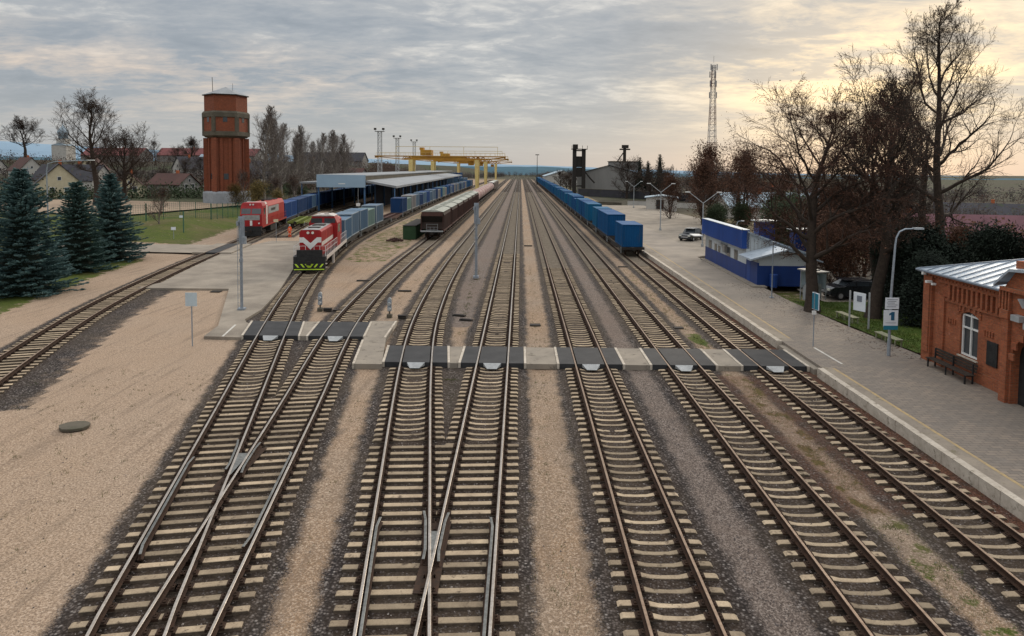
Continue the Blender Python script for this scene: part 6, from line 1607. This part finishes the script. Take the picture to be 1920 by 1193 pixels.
spruce('blue_spruce', -44.7, 74.5, 9.6, 3.7, 7, M['needle'], 'right hand blue spruce of the row, nearest the road crossing', 'blue spruces in a row', 1.05)
for i, (x, y, h) in enumerate([(50, 290, 16), (54, 293, 14.5), (58, 288, 17.5)]):
    spruce('dark_spruce', x, y, h, 5.0, 30 + i, M['leafd'], ('left', 'middle shorter', 'right')[i] + ' one of the three dark conifers on the right skyline', 'dark conifers on the right skyline', .5, z=-.5)
spruce('dark_spruce', 44.5, 141, 7.5, 1.8, 36, M['leafg'], 'narrow dark conifer in front of the pale blue roof', 'slim conifers', .6, z=-.5)

# ------------------------------------------------------------------ houses and sheds
def house(x, y, rz, w, d, wh, rh, wallm, roofm, label, cat='house', group=None, wins=2, chim=True, z=None, name='house', over=.4):
    """gable faces local -Y; ridge runs along +Y"""
    zz = hz(x, y) if z is None else z
    T = empty(name, (x, y, zz), rz, label, cat, group)
    b = MB(); b.extr([(-w / 2, -3.), (w / 2, -3.), (w / 2, wh), (0, rh - .12), (-w / 2, wh)], 0, d, 'y'); b.build('wall', wallm, T)
    b = MB(); o = over; s_ = (rh - wh) / (w / 2)
    for s in (-1, 1):
        b.add([(0, -o, rh), (s * (w / 2 + o), -o, wh - s_ * o), (s * (w / 2 + o), d + o, wh - s_ * o), (0, d + o, rh), (0, -o, rh + .18), (s * (w / 2 + o), -o, wh - s_ * o + .18), (s * (w / 2 + o), d + o, wh - s_ * o + .18), (0, d + o, rh + .18)],
              [(0, 1, 2, 3), (4, 5, 6, 7), (0, 1, 5, 4), (1, 2, 6, 5), (3, 2, 6, 7)])
    RF = b.build('roof', roofm, T)
    if chim:
        b = MB(); b.cb(.4, d * .4, rh + .3, .7, .7, 1.6); b.build('chimney', M['wallo'], RF)
    if wins:
        for i in range(wins):
            xx = -w / 2 + w * (i + 1) / (wins + 1)
            f = MB(); f.box(xx - .62, xx + .62, -.05, -.003, 1.2, 2.7); F = f.build('window', M['white'], T)
            f = MB(); f.box(xx - .5, xx + .5, -.07, -.052, 1.32, 2.58); f.build('pane', M['glass'], F)
        for i in range(max(2, int(d / 3.2))):
            yy = 1.6 + i * 3.1
            if yy > d - 1: break
            f = MB(); f.box(w / 2 + .003, w / 2 + .05, yy - .6, yy + .6, 1.2, 2.6); f.build('window', M['glass'], T)
        if rh - wh > 2.2:
            f = MB(); f.box(-.45, .45, -.05, -.003, wh + .6, wh + 1.6); F = f.build('window', M['white'], T); f = MB(); f.box(-.36, .36, -.07, -.052, wh + .7, wh + 1.5); f.build('pane', M['glass'], F)
    return T
house(-118, 175, .62, 9.6, 16, 3.8, 8.6, M['cream'], M['roofd'], 'cream gabled house with a dark roof behind the spruces', wins=2)
house(-104.5, 183, .50, 7.0, 9, 2.6, 6.2, M['cream'], M['roofb'], 'low cream shed house with a brown roof right of the cream gable')
hs = [(-150, 190, 1.2, 9, 18, 3.2, 7.5, 'wallw', 'roofd', 'long dark roofed house at the far left edge'),
      (-131, 215, 1.4, 9, 22, 3.2, 7.8, 'wallw', 'roofd', 'long dark roofed house behind the cream gabled one'),
      (-96, 232, .9, 9, 15, 3, 7.6, 'wallw', 'roofd', 'dark roofed house directly left of the water tower'),
      (-108, 262, -.5, 8.5, 13, 3, 8, 'wallw', 'roofd', 'steep roofed house with a small white gable left of the water tower'),
      (-99, 205, 1.25, 8, 12, 2.6, 5.6, 'wallg', 'roofb', 'low brown roofed shed behind the mesh fence'),
      (-86.5, 203, .3, 8, 12, 2.4, 5.4, 'wallw', 'roofb', 'brown roofed shed touching the view of the water tower'),
      (-170, 270, .4, 10, 15, 4, 9, 'cream', 'roofb', 'brown gabled house below the church dome'),
      (-200, 280, .9, 9, 14, 3, 8, 'wallw', 'roofb', 'brown roofed house below the lone round tree'),
      (-230, 300, 1.3, 9, 18, 3, 8, 'wallw', 'roofd', 'dark long house on the far left slope'),
      (-150, 300, -.6, 9, 13, 3, 8, 'wallw', 'roofd', 'dark roofed house in the gap behind the tall left tree'),
      (-135, 330, 1.4, 10, 20, 4, 8, 'wallw', 'roofl', 'long white shed with a pale roof before the red roofs'),
      (-120, 300, .3, 9, 12, 3, 7.5, 'wallw', 'roofd', 'grey roofed house right of the pale shed'),
      (-95, 330, 1.2, 9, 14, 3, 7.5, 'wallw', 'roofd', 'dark house seen beside the tower shaft'),
      (-75, 330, 1.35, 9, 26, 3, 6.5, 'wallg', 'roofb', 'long brown roofed shed behind the birches'),
      (-95, 420, 1.45, 12, 40, 4, 9, 'wallg', 'roofd', 'long dark warehouse behind the light masts'),
      (-55, 470, 1.5, 12, 46, 4, 8, 'wallg', 'roofb', 'low brown warehouse under the crane girders')]
for a in hs: house(a[0], a[1], a[2], a[3], a[4], a[5], a[6], M[a[7]], M[a[8]], a[9])
for i, (x, y, w_, rr_) in enumerate([(-232, 425, 40, 1.42), (-196, 440, 34, 1.55), (-163, 430, 22, 1.4)]):
    house(x, y, rr_, 13, w_, 4, 8.5, M['wallg'], M['roofr'], ('left long town block with a red roof', 'middle long town block with a red roof and dark chimneys', 'right shorter town block with a red roof')[i] + ' on the skyline', cat='building', name='town_block', group='red roofed town blocks')
# church dome
T = empty('church', (-300, 450, hz(-300, 450)), 0, 'pale church with an onion dome on the far left skyline', 'church'); T.scale = (.8, .8, .88)
b = MB(); b.cb(0, 0, 5, 12, 12, 12); b.cb(0, 0, 13.5, 7, 7, 5); b.build('wall', M['wallw'], T)
b = MB(); b.lathe([(3.6, 16), (3.6, 19), (4.3, 20.2), (4.2, 21.6), (2.8, 23.4), (1.1, 25), (.4, 26.4), (.05, 28)], 14); b.build('dome', M['roofl'], T, smooth=True)
b = MB(); b.box(-.12, .12, -.12, .12, 27, 30.5); b.box(-.9, .9, -.1, .1, 29, 29.25); b.build('cross', M['dark'], T)
b = MB(); b.extr([(-6.4, 11.01), (6.4, 11.01), (0, 13)], -6.2, 6.2, 'y'); b.build('roof', M['roofl'], T)
# right: warehouse, elevator, walls, hut
house(37.5, 292, -.10, 27, 44, 8.6, 12.2, M['wallg'], M['roofd'], 'large pale concrete warehouse with a low gable beside the blue train', cat='warehouse', wins=0, chim=False, name='warehouse', z=-.3)
T = empty('roof_house', (45, 300, 11.3), 0, 'flat box on top of the pale warehouse roof', 'roof house')
b = MB(); b.box(-6, 6, -2, 8, -1.5, 2.2); b.build('wall', M['wallg'], T); b = MB(); b.box(-6.3, 6.3, -2.3, 8.3, 2.203, 2.5); b.build('roof', M['conc'], T)
house(26, 420, 0, 22, 46, 6, 9.5, M['wallw'], M['roofl'], 'far warehouse with a pale roof left of the elevator tower', cat='warehouse', wins=0, chim=False, name='warehouse', z=-.3)
T = empty('elevator_tower', (24.2, 286, 0), 0, 'dark twin leg grain elevator tower beside the blue train', 'tower')
b = MB()
for x in (-1.9, 1.9): b.box(x - .75, x + .75, -1, 1, 0, 18.3)
for z in (3, 7, 11, 15, 17.6): b.box(-1.149, 1.149, -.6, .6, z, z + .5)
b.build('frame', M['dark'], T)
b = MB(); b.box(-1.149, 1.149, -.4, .4, 7.5, 10.9); b.box(-1.149, 1.149, -.45, .45, 11.5, 14.99); b.build('hopper', M['dark'], T)
b = MB(); b.box(-3.2, 3.3, -1.6, 1.6, 18.303, 18.6)
for x in (-3.1, -1.2, 1.2, 3.2): b.tube((x, -1.5, 18.6), (x, -1.5, 19.9), .12, n=4)
b.box(-2.6, -.6, -1, 1, 18.6, 20.4); b.build('top_platform', M['dark'], T)
b = MB(); b.path([(2.7, 0, 9), (4.2, 0, 7), (6.5, 0, 4.5)], [.35, .35, .35], n=5); b.build('chute', M['dark'], T)
T = empty('small_elevator', (45.5, 303, 12.5), 0, 'dark T shaped roof hoist above the pale warehouse', 'hoist')
b = MB(); b.box(-.6, .6, -.6, .6, 0, 8.2); b.box(-2.2, 2.4, -.5, .5, 6.2, 6.8); b.box(-1.2, 1.6, -.8, .8, 7.0, 8.4); b.tube((-.6, 0, 5), (-3.6, 0, .5), .25, n=5); b.build('frame', M['dark'], T)
def wall_seg(name, x0, y0, x1, y1, z0, h, mt, lab, th=.3):
    L_ = math.hypot(x1 - x0, y1 - y0); T = empty(name, (x0, y0, z0), math.atan2(y1 - y0, x1 - x0), lab, 'wall')
    b = MB(); b.box(0, L_, 0, th, -.5, h); b.build('panel', mt, T)
    b = MB(); b.box(-.05, L_ + .05, -.06, th + .06, h + .003, h + .12); b.build('coping', M['conc'], T)
wall_seg('yard_wall', 22.5, 268, 66, 212, 0, 2.6, M['roofd'], 'long dark fence wall in front of the pale warehouse')
wall_seg('yard_wall', 30.5, 196, 47, 184, 0, 1.4, M['wallw'], 'low white wall at the far side of the asphalt yard')
wall_seg('yard_wall', 17.6, 206, 29, 198, 0, .6, M['conc'], 'low grey wall at the end of the platform')
house(35.2, 172, -.2, 7.5, 7, 3.3, 3.8, M['wallw'], M['roofl'], 'small white hut with a dark doorway beside the yard', cat='hut', wins=0, chim=False, z=-.1)
T = empty('doorway', (34.8, 171.86, .0), -.2, 'dark doorway opening of the small white hut', 'doorway')
b = MB(); b.box(-.9, .9, -.12, -.02, .5, 2.6); b.build('opening', M['black'], T)
b = MB(); b.box(-1.02, 1.02, -.16, -.125, 2.603, 2.75); b.build('lintel', M['conc'], T)
house(44, 152, -1.45, 11, 22, 2.6, 5.4, M['wallw'], M['roofl'], 'long house with a pale blue metal roof behind the thicket', wins=0, z=-.2)
house(66, 170, .5, 10, 14, 3, 7, M['cream'], M['roofb'], 'cream gabled house among the trees on the right', z=-1)
house(80, 185, 1.1, 10, 18, 3, 7, M['wallw'], M['roofd'], 'dark roofed house right of the cream gabled one', z=-1.5)
house(92, 240, .8, 10, 18, 3, 7, M['wallw'], M['roofb'], 'brown roofed house farther right among the trees', z=-2)
house(66, 118, .3, 10, 12, 2.4, 5.6, M['wallo'], M['roofd'], 'orange walled house with a grey roof between the big trees', z=-1)
house(92, 104, 1.35, 14, 42, 1.6, 4.6, M['wallg'], M['roofp'], 'long plum red roofed building behind the tallest tree', cat='building', chim=False, z=-1.2)
house(122, 165, 1.1, 12, 20, 3, 6.5, M['wallg'], M['roofd'], 'dark house at the far right edge', z=-4)
# tree belts that read as one mass
def belt(name, label, pts, h, dens, seed, leafm, twm, z=0., ls=.30):
    rnd = random.Random(seed); b = MB(); tips = []
    for (x0, y0), (x1, y1) in zip(pts, pts[1:]):
        L_ = math.hypot(x1 - x0, y1 - y0); n = int(L_ * dens)
        for i in range(n):
            t = rnd.random(); x = x0 + (x1 - x0) * t + rnd.gauss(0, 3); y = y0 + (y1 - y0) * t + rnd.gauss(0, 4); z0 = hz(x, y) + z - .3
            hh = h * (.55 + .45 * noise.noise(Vector((x * .06, y * .06, seed))) + .35 * rnd.random())
            r_ = hh * .004 + .05
            b.tube((x, y, z0), (x + rnd.gauss(0, .3), y, z0 + hh), r_, r_ * .3, n=3, cap=False)
            for j in range(7):
                u = rnd.uniform(.25, .95); a = rnd.uniform(0, 6.28); l = hh * .28 * (1.15 - u)
                q = Vector((x + math.cos(a) * l, y + math.sin(a) * l, z0 + hh * u + l * .9)); b.tube((x, y, z0 + hh * u), tuple(q), r_ * .45, r_ * .2, n=3, cap=False); tips.append(q)
                tips.append(Vector((x + math.cos(a) * l * .5, y, z0 + hh * u * .6)))
    o = b.build(name, twm); tag(o, label, 'woods', kind='stuff')
    lb = leaves(rnd, tips, int(len(tips) * 5), ls, .75 + ls); ob = lb.build('foliage', leafm, o)
M['leafhaze'] = mat('grey_twig_mass', (.085, .070, .062), (.055, .048, .044), .3, .95, obj=False)
M['leafhaze2'] = mat('brown_twig_mass', (.10, .062, .045), (.06, .042, .034), .3, .95, obj=False)
belt('far_woods', 'brownish line of bare woods behind the houses on the left', [(-330, 380), (-240, 350), (-150, 395), (-90, 400), (-60, 520)], 8, .55, 4, M['leafhaze2'], M['twig'])
belt('far_woods', 'grey bare undergrowth among the left houses', [(-175, 235), (-120, 245), (-90, 260), (-66, 300), (-62, 420)], 5.5, .8, 5, M['leafhaze'], M['twig'])
belt('far_woods', 'scrubby garden hedges across the slope of the town', [(-300, 330), (-210, 290), (-140, 280), (-100, 300), (-80, 360)], 4.5, .9, 14, M['leafhaze'], M['twig'])
belt('far_woods', 'brown brush between the tower and the cranes', [(-150, 210), (-110, 222), (-84, 240), (-72, 250), (-70, 330), (-90, 480)], 5, 1.0, 15, M['leafhaze2'], M['twigred'])
belt('far_woods', 'garden undergrowth in front of the left houses', [(-130, 168), (-98, 178), (-78, 185), (-70, 225)], 2.6, 1.6, 6, M['leafg'], M['twig'])
belt('far_woods', 'grey brown woods behind the warehouses on the right', [(18, 520), (30, 640), (60, 420), (110, 330), (190, 300), (300, 320)], 8, .5, 8, M['leafhaze2'], M['twig'])
belt('far_woods', 'dark line of woods along the far right horizon', [(60, 470), (110, 420), (200, 380), (300, 360), (420, 400)], 10, .6, 12, M['leafhaze'], M['twig'], ls=.55)
belt('far_woods', 'bare undergrowth among the right hand houses', [(46, 250), (60, 200), (95, 190), (100, 130), (150, 140), (240, 190)], 5, .9, 9, M['leafhaze'], M['twigred'], z=0)
belt('far_woods', 'olive brown scrub around the plum roofed building', [(52, 112), (60, 96), (80, 86), (110, 84), (130, 110)], 3.6, 1.6, 10, M['leafb'], M['twigred'], z=0)
belt('far_woods', 'dark woods at the vanishing end of the railway', [(-60, 640), (-20, 900), (10, 905), (30, 860), (60, 700)], 7, .6, 11, M['leafhaze'], M['twig'], z=0)

# mesh fence beside the grass bank
def fence(x0, y0, x1, y1, h, lab, nposts):
    z0, z1 = hz(x0, y0), hz(x1, y1); L_ = math.hypot(x1 - x0, y1 - y0); T = empty('mesh_fence', (x0, y0, z0), math.atan2(y1 - y0, x1 - x0), lab, 'fence')
    zf = lambda u: hz(x0 + (x1 - x0) * u / L_, y0 + (y1 - y0) * u / L_) - z0
    for i in range(nposts + 1):
        u = L_ * i / nposts; b = MB(); b.box(u - .04, u + .04, -.04, .04, zf(u) - .3, zf(u) + h + .1); b.build('post', M['fencegreen'], T)
    b = MB(); n = int(L_ / .35)
    for i in range(n):
        u = L_ * i / n; b.tube((u, 0, zf(u)), (u, 0, zf(u) + h), .017, n=3, cap=False)
    for k in range(9):
        for i in range(nposts):
            ua, ub = L_ * i / nposts, L_ * (i + 1) / nposts; b.tube((ua, 0, zf(ua) + h * (k + .3) / 9), (ub, 0, zf(ub) + h * (k + .3) / 9), .017, n=3, cap=False)
    b.build('mesh_panel', M['fencegreen'], T)
fence(-58, 106, -52.5, 116, 2.5, 'green mesh fence, short return at the near corner', 4)
fence(-66.8, 104.5, -58.15, 106.0, 2.5, 'green mesh fence, near stretch behind the young tree', 4)
fence(-52.4, 116.1, -53.2, 142, 2.5, 'green mesh fence, long stretch towards the water tower', 11)
T = empty('gate_post', (-48.8, 99, hz(-48.8, 99)), 0, 'dark green post with a small white plate on the grass bank', 'post')
b = MB(); b.box(-.06, .06, -.06, .06, -.3, 3.0); b.build('post', M['fencegreen'], T); b = MB(); b.cb(-.3, -.08, 2.2, .5, .03, .35); b.build('plate', M['signw'], T)

# loose stones and weeds near the camera, nobody could count them
def scatter_stones():
    rnd = random.Random(77); b = MB(); cnt = 0
    while cnt < 26000:
        y = 12 + 26 * rnd.random() ** 1.5; x = rnd.uniform(-16, 15)
        if 34.6 < y < 38.8: continue
        d = min(abs(x - f(y)) for k_, (f, a_, b_) in TR.items() if k_ not in '0S')
        if d > 2.1: 
            if not (5.4 < x < 6.9) and rnd.random() > .05: continue
        elif d > 1.9 and rnd.random() > .4: continue
        s = rnd.choice((.014, .018, .022, .028)) * rnd.uniform(.8, 1.25); z = -.122 if d > 1.4 else -.086
        a = rnd.uniform(0, 6.28); c, n = math.cos(a), math.sin(a); pts = []
        for px, py, pz in ((1.2, 0, .1), (.1, 1, 0), (-1.1, .2, .15), (0, -.9, .05), (.15, .1, .95), (-.35, -.1, .75)):
            px *= rnd.uniform(.8, 1.2); py *= rnd.uniform(.7, 1.2); pz *= rnd.uniform(.7, 1.3)
            pts.append((x + s * (px * c - py * n), y + s * (px * n + py * c), z + s * pz))
        b.add(pts, [(0, 1, 4), (1, 5, 4), (1, 2, 5), (2, 3, 5), (3, 4, 5), (3, 0, 4)], 0 if rnd.random() < .72 else (1 if rnd.random() < .6 else 2)); cnt += 1
    M['st1'] = mat('stone_dark', (.075, .062, .058), (.15, .125, .115), 9, .9, obj=False); M['st2'] = mat('stone_mid', (.20, .175, .16), (.13, .105, .09), 9, .9, obj=False); M['st3'] = mat('stone_pale', (.36, .32, .29), (.26, .22, .19), 9, .9, obj=False)
    tag(b.build('loose_stones', [M['st1'], M['st2'], M['st3']]), 'loose ballast stones scattered between the nearest sleepers', 'stones', kind='stuff')
scatter_stones()
def scatter_weeds():
    rnd = random.Random(78); b = MB(); n = 0
    M['weed'] = mat('dry_weed', (.16, .14, .05), (.09, .085, .03), 3, .9, obj=False); M['weedg'] = mat('green_weed', (.07, .10, .02), (.04, .06, .015), 3, .9, obj=False)
    while n < 2600:
        y = 12 + 60 * rnd.random() ** 1.3
        zone = rnd.random()
        if zone < .38: x = rnd.gauss(10.9, .42)
        elif zone < .52: x = rnd.gauss(1.1, .75)
        elif zone < .62: x = rnd.gauss(-6.3 - max(0, y - 20) * .03, .5) if y < 33 else rnd.gauss(-9.6, .6)
        elif zone < .70: x = 14.85 + rnd.gauss(0, .1)
        elif zone < .86: x = (f3(y) + fD(y)) / 2 + rnd.gauss(0, .2); y = min(y, 33) if y < 40 else y
        else: x = rnd.uniform(-26, -11); y = rnd.uniform(14, 38)
        if 34.5 < y < 39 or (40 < y < 44.6 and x < -6): continue
        d = min(abs(x - f(y)) for k_, (f, a_, b_) in TR.items() if k_ != 'S')
        if d < 1.45 and rnd.random() < .9: continue
        if noise.noise(Vector((x * .9, y * .5, 9))) < -.05 and rnd.random() < .85: continue
        m_ = 1 if rnd.random() < .45 else 0
        for _ in range(rnd.randint(3, 7)):
            a = rnd.uniform(0, 6.28); l = rnd.uniform(.03, .10); hgt = rnd.uniform(.03, .10); w_ = .008; px, py = x + rnd.gauss(0, .05), y + rnd.gauss(0, .05)
            b.add([(px - w_, py, -.14), (px + w_, py, -.14), (px + math.cos(a) * l, py + math.sin(a) * l, -.12 + hgt)], [(0, 1, 2)], m_)
        n += 1
    tag(b.build('weeds', [M['weed'], M['weedg']]), 'small dry and green weeds growing in the sand strips', 'weeds', kind='stuff')
scatter_weeds()
def lawn_grass():
    rnd = random.Random(79); b = MB()
    for _ in range(16000):
        y = rnd.uniform(37.5, 52); x = 21.75 - (y - 37.4) * .083 + abs(rnd.gauss(0, 3.6)) + .03; a = rnd.uniform(0, 6.28); l = rnd.uniform(.02, .07); z = PZ - .03
        b.add([(x - .012, y, z), (x + .012, y, z), (x + math.cos(a) * l, y + math.sin(a) * l, z + rnd.uniform(.05, .12))], [(0, 1, 2)])
    tag(b.build('lawn_blades', M['lawn']), 'grass blades standing on the green lawn', 'grass', kind='stuff')
lawn_grass()
def litter():
    rnd = random.Random(80); b = MB()
    for _ in range(1500):
        y = rnd.uniform(36, 60); x = 21.3 - (y - 37.4) * .083 + rnd.gauss(.2, 1.2)
        a = rnd.uniform(0, 6.28); s = rnd.uniform(.03, .06); c, n = math.cos(a) * s, math.sin(a) * s; z = PZ + .012 if x < 21.6 - (y - 37.4) * .083 else PZ + .04
        b.add([(x - c, y - n, z), (x + n * .6, y - c * .6, z + .012), (x + c, y + n, z), (x - n * .6, y + c * .6, z + .014)], [(0, 1, 2, 3)])
    tag(b.build('fallen_leaves', M['leafb']), 'brown fallen leaves along the edge of the lawn', 'leaves', kind='stuff')
litter()

# ------------------------------------------------------------------ world: broken evening overcast over a Nishita sky
SUN_AZ = math.radians(27); SUN_EL = math.radians(9)
w = bpy.data.worlds.new('World'); sc.world = w; w.use_nodes = True
N = w.node_tree.nodes; L = w.node_tree.links; bg = N['Background']
tc = N_(N, 'ShaderNodeTexCoord').outputs['Generated']
sep = N_(N, 'ShaderNodeSeparateXYZ'); L.new(tc, sep.inputs[0])
X_, Y_, Z_ = sep.outputs
zc = math_(N, L, 'MAXIMUM', Z_, 0.)
den = math_(N, L, 'ADD', zc, .14)
cmb = N_(N, 'ShaderNodeCombineXYZ')
L.new(math_(N, L, 'DIVIDE', X_, den), cmb.inputs[0]); L.new(math_(N, L, 'DIVIDE', Y_, den), cmb.inputs[1])
mp = N_(N, 'ShaderNodeMapping'); mp.inputs['Rotation'].default_value = (0, 0, math.radians(-24)); mp.inputs['Scale'].default_value = (1.7, 2.5, 1); L.new(cmb.outputs[0], mp.inputs[0])
nA = noise_(N, L, mp.outputs[0], .55, 3, .55, .4)
nB = noise_(N, L, mp.outputs[0], 1.9, 7, .62, .5)
nC = noise_(N, L, mp.outputs[0], 6.5, 5, .6, .3)
fac = math_(N, L, 'ADD', math_(N, L, 'MULTIPLY', nA, .48), math_(N, L, 'ADD', math_(N, L, 'MULTIPLY', nB, .36), math_(N, L, 'MULTIPLY', nC, .16)))
cloud = ramp(N, L, fac, [(.33, (.29, .33, .38)), (.45, (.375, .41, .455)), (.53, (.47, .49, .515)), (.59, (.66, .655, .64)), (.67, (.94, .91, .85))])
# direction terms
def dirdot(az, el):
    v = (math.sin(az) * math.cos(el), math.cos(az) * math.cos(el), math.sin(el))
    n = N_(N, 'ShaderNodeVectorMath', operation='DOT_PRODUCT'); L.new(tc, n.inputs[0]); n.inputs[1].default_value = v; return n.outputs['Value']
sd = dirdot(math.radians(26.5), math.radians(6.5))
lowm = ramp(N, L, Z_, [(.15, 1.), (.27, .12)])
glow = ramp(N, L, sd, [(.94, 0.), (.978, .30), (1., .95)])
gap = ramp(N, L, fac, [(.44, 0.), (.58, 1.)])
col = mixc(N, L, math_(N, L, 'MULTIPLY', math_(N, L, 'MULTIPLY', glow, lowm), math_(N, L, 'ADD', math_(N, L, 'MULTIPLY', gap, .85), .16)), cloud, (1.45, 1.08, .60))
# warm gap low on the left and peach band all round the low sky
low = ramp(N, L, Z_, [(.035, 0.), (.075, 1.), (.12, 1.), (.18, 0.)])
ld = ramp(N, L, dirdot(math.radians(-34), math.radians(6)), [(.88, 0.), (.985, 1.)])
col = mixc(N, L, math_(N, L, 'MULTIPLY', math_(N, L, 'MULTIPLY', low, ld), math_(N, L, 'MULTIPLY', gap, .55)), col, (.86, .66, .50))
# hazy band right above the horizon
hzb = ramp(N, L, Z_, [(-.02, 1.), (.03, .85), (.12, 0.)])
col = mixc(N, L, hzb, col, (.47, .485, .495))
# the dome gets brighter towards the zenith, as an overcast does
zen = ramp(N, L, Z_, [(.30, 0.), (.8, 1.)])
col = mixc(N, L, zen, col, (1.62, 1.62, 1.62))
sky = N_(N, 'ShaderNodeTexSky'); sky.sky_type = 'NISHITA'; sky.sun_disc = False
sky.sun_elevation = SUN_EL; sky.sun_rotation = SUN_AZ
nish = N_(N, 'ShaderNodeVectorMath', operation='SCALE'); L.new(sky.outputs[0], nish.inputs[0]); nish.inputs['Scale'].default_value = .10
fin = mixc(N, L, .92, nish.outputs[0], col)
L.new(fin, bg.inputs[0]); bg.inputs['Strength'].default_value = 1.0

sun = bpy.data.lights.new('sun', 'SUN'); sun.energy = 1.3; sun.angle = math.radians(12); sun.color = (1, .86, .68)
so = bpy.data.objects.new('sun', sun); link(so)
dvec = Vector((math.sin(SUN_AZ) * math.cos(SUN_EL + .25), math.cos(SUN_AZ) * math.cos(SUN_EL + .25), math.sin(SUN_EL + .25)))
so.rotation_euler = dvec.to_track_quat('Z', 'Y').to_euler()

# ------------------------------------------------------------------ camera (a lens-shifted 24 mm view from about ten metres up)
cam = bpy.data.cameras.new('camera'); co = bpy.data.objects.new('camera', cam); link(co); sc.camera = co
yaw, pitch, roll = .0119, .0571, .0076
n = Vector((-math.sin(yaw) * math.cos(pitch), math.cos(yaw) * math.cos(pitch), -math.sin(pitch)))
r = Vector((math.cos(yaw), math.sin(yaw), 0)); d = n.cross(r)
c_, s_ = math.cos(roll), math.sin(roll)
r2 = c_ * r - s_ * d; d2 = s_ * r + c_ * d
mt = Matrix((( r2.x, -d2.x, -n.x), (r2.y, -d2.y, -n.y), (r2.z, -d2.z, -n.z))).to_4x4()
mt.translation = (0, 0, 10.221); co.matrix_world = mt
cam.sensor_width = 36; cam.lens = 1291.56 / 1920 * 36
cam.shift_y = -(596.5 - 390.17) / 1920
cam.clip_start = .5; cam.clip_end = 20000
sc.view_settings.view_transform = 'Standard'; sc.view_settings.look = 'None'; sc.view_settings.exposure = 0
sc.render.resolution_x = 1024; sc.render.resolution_y = 636
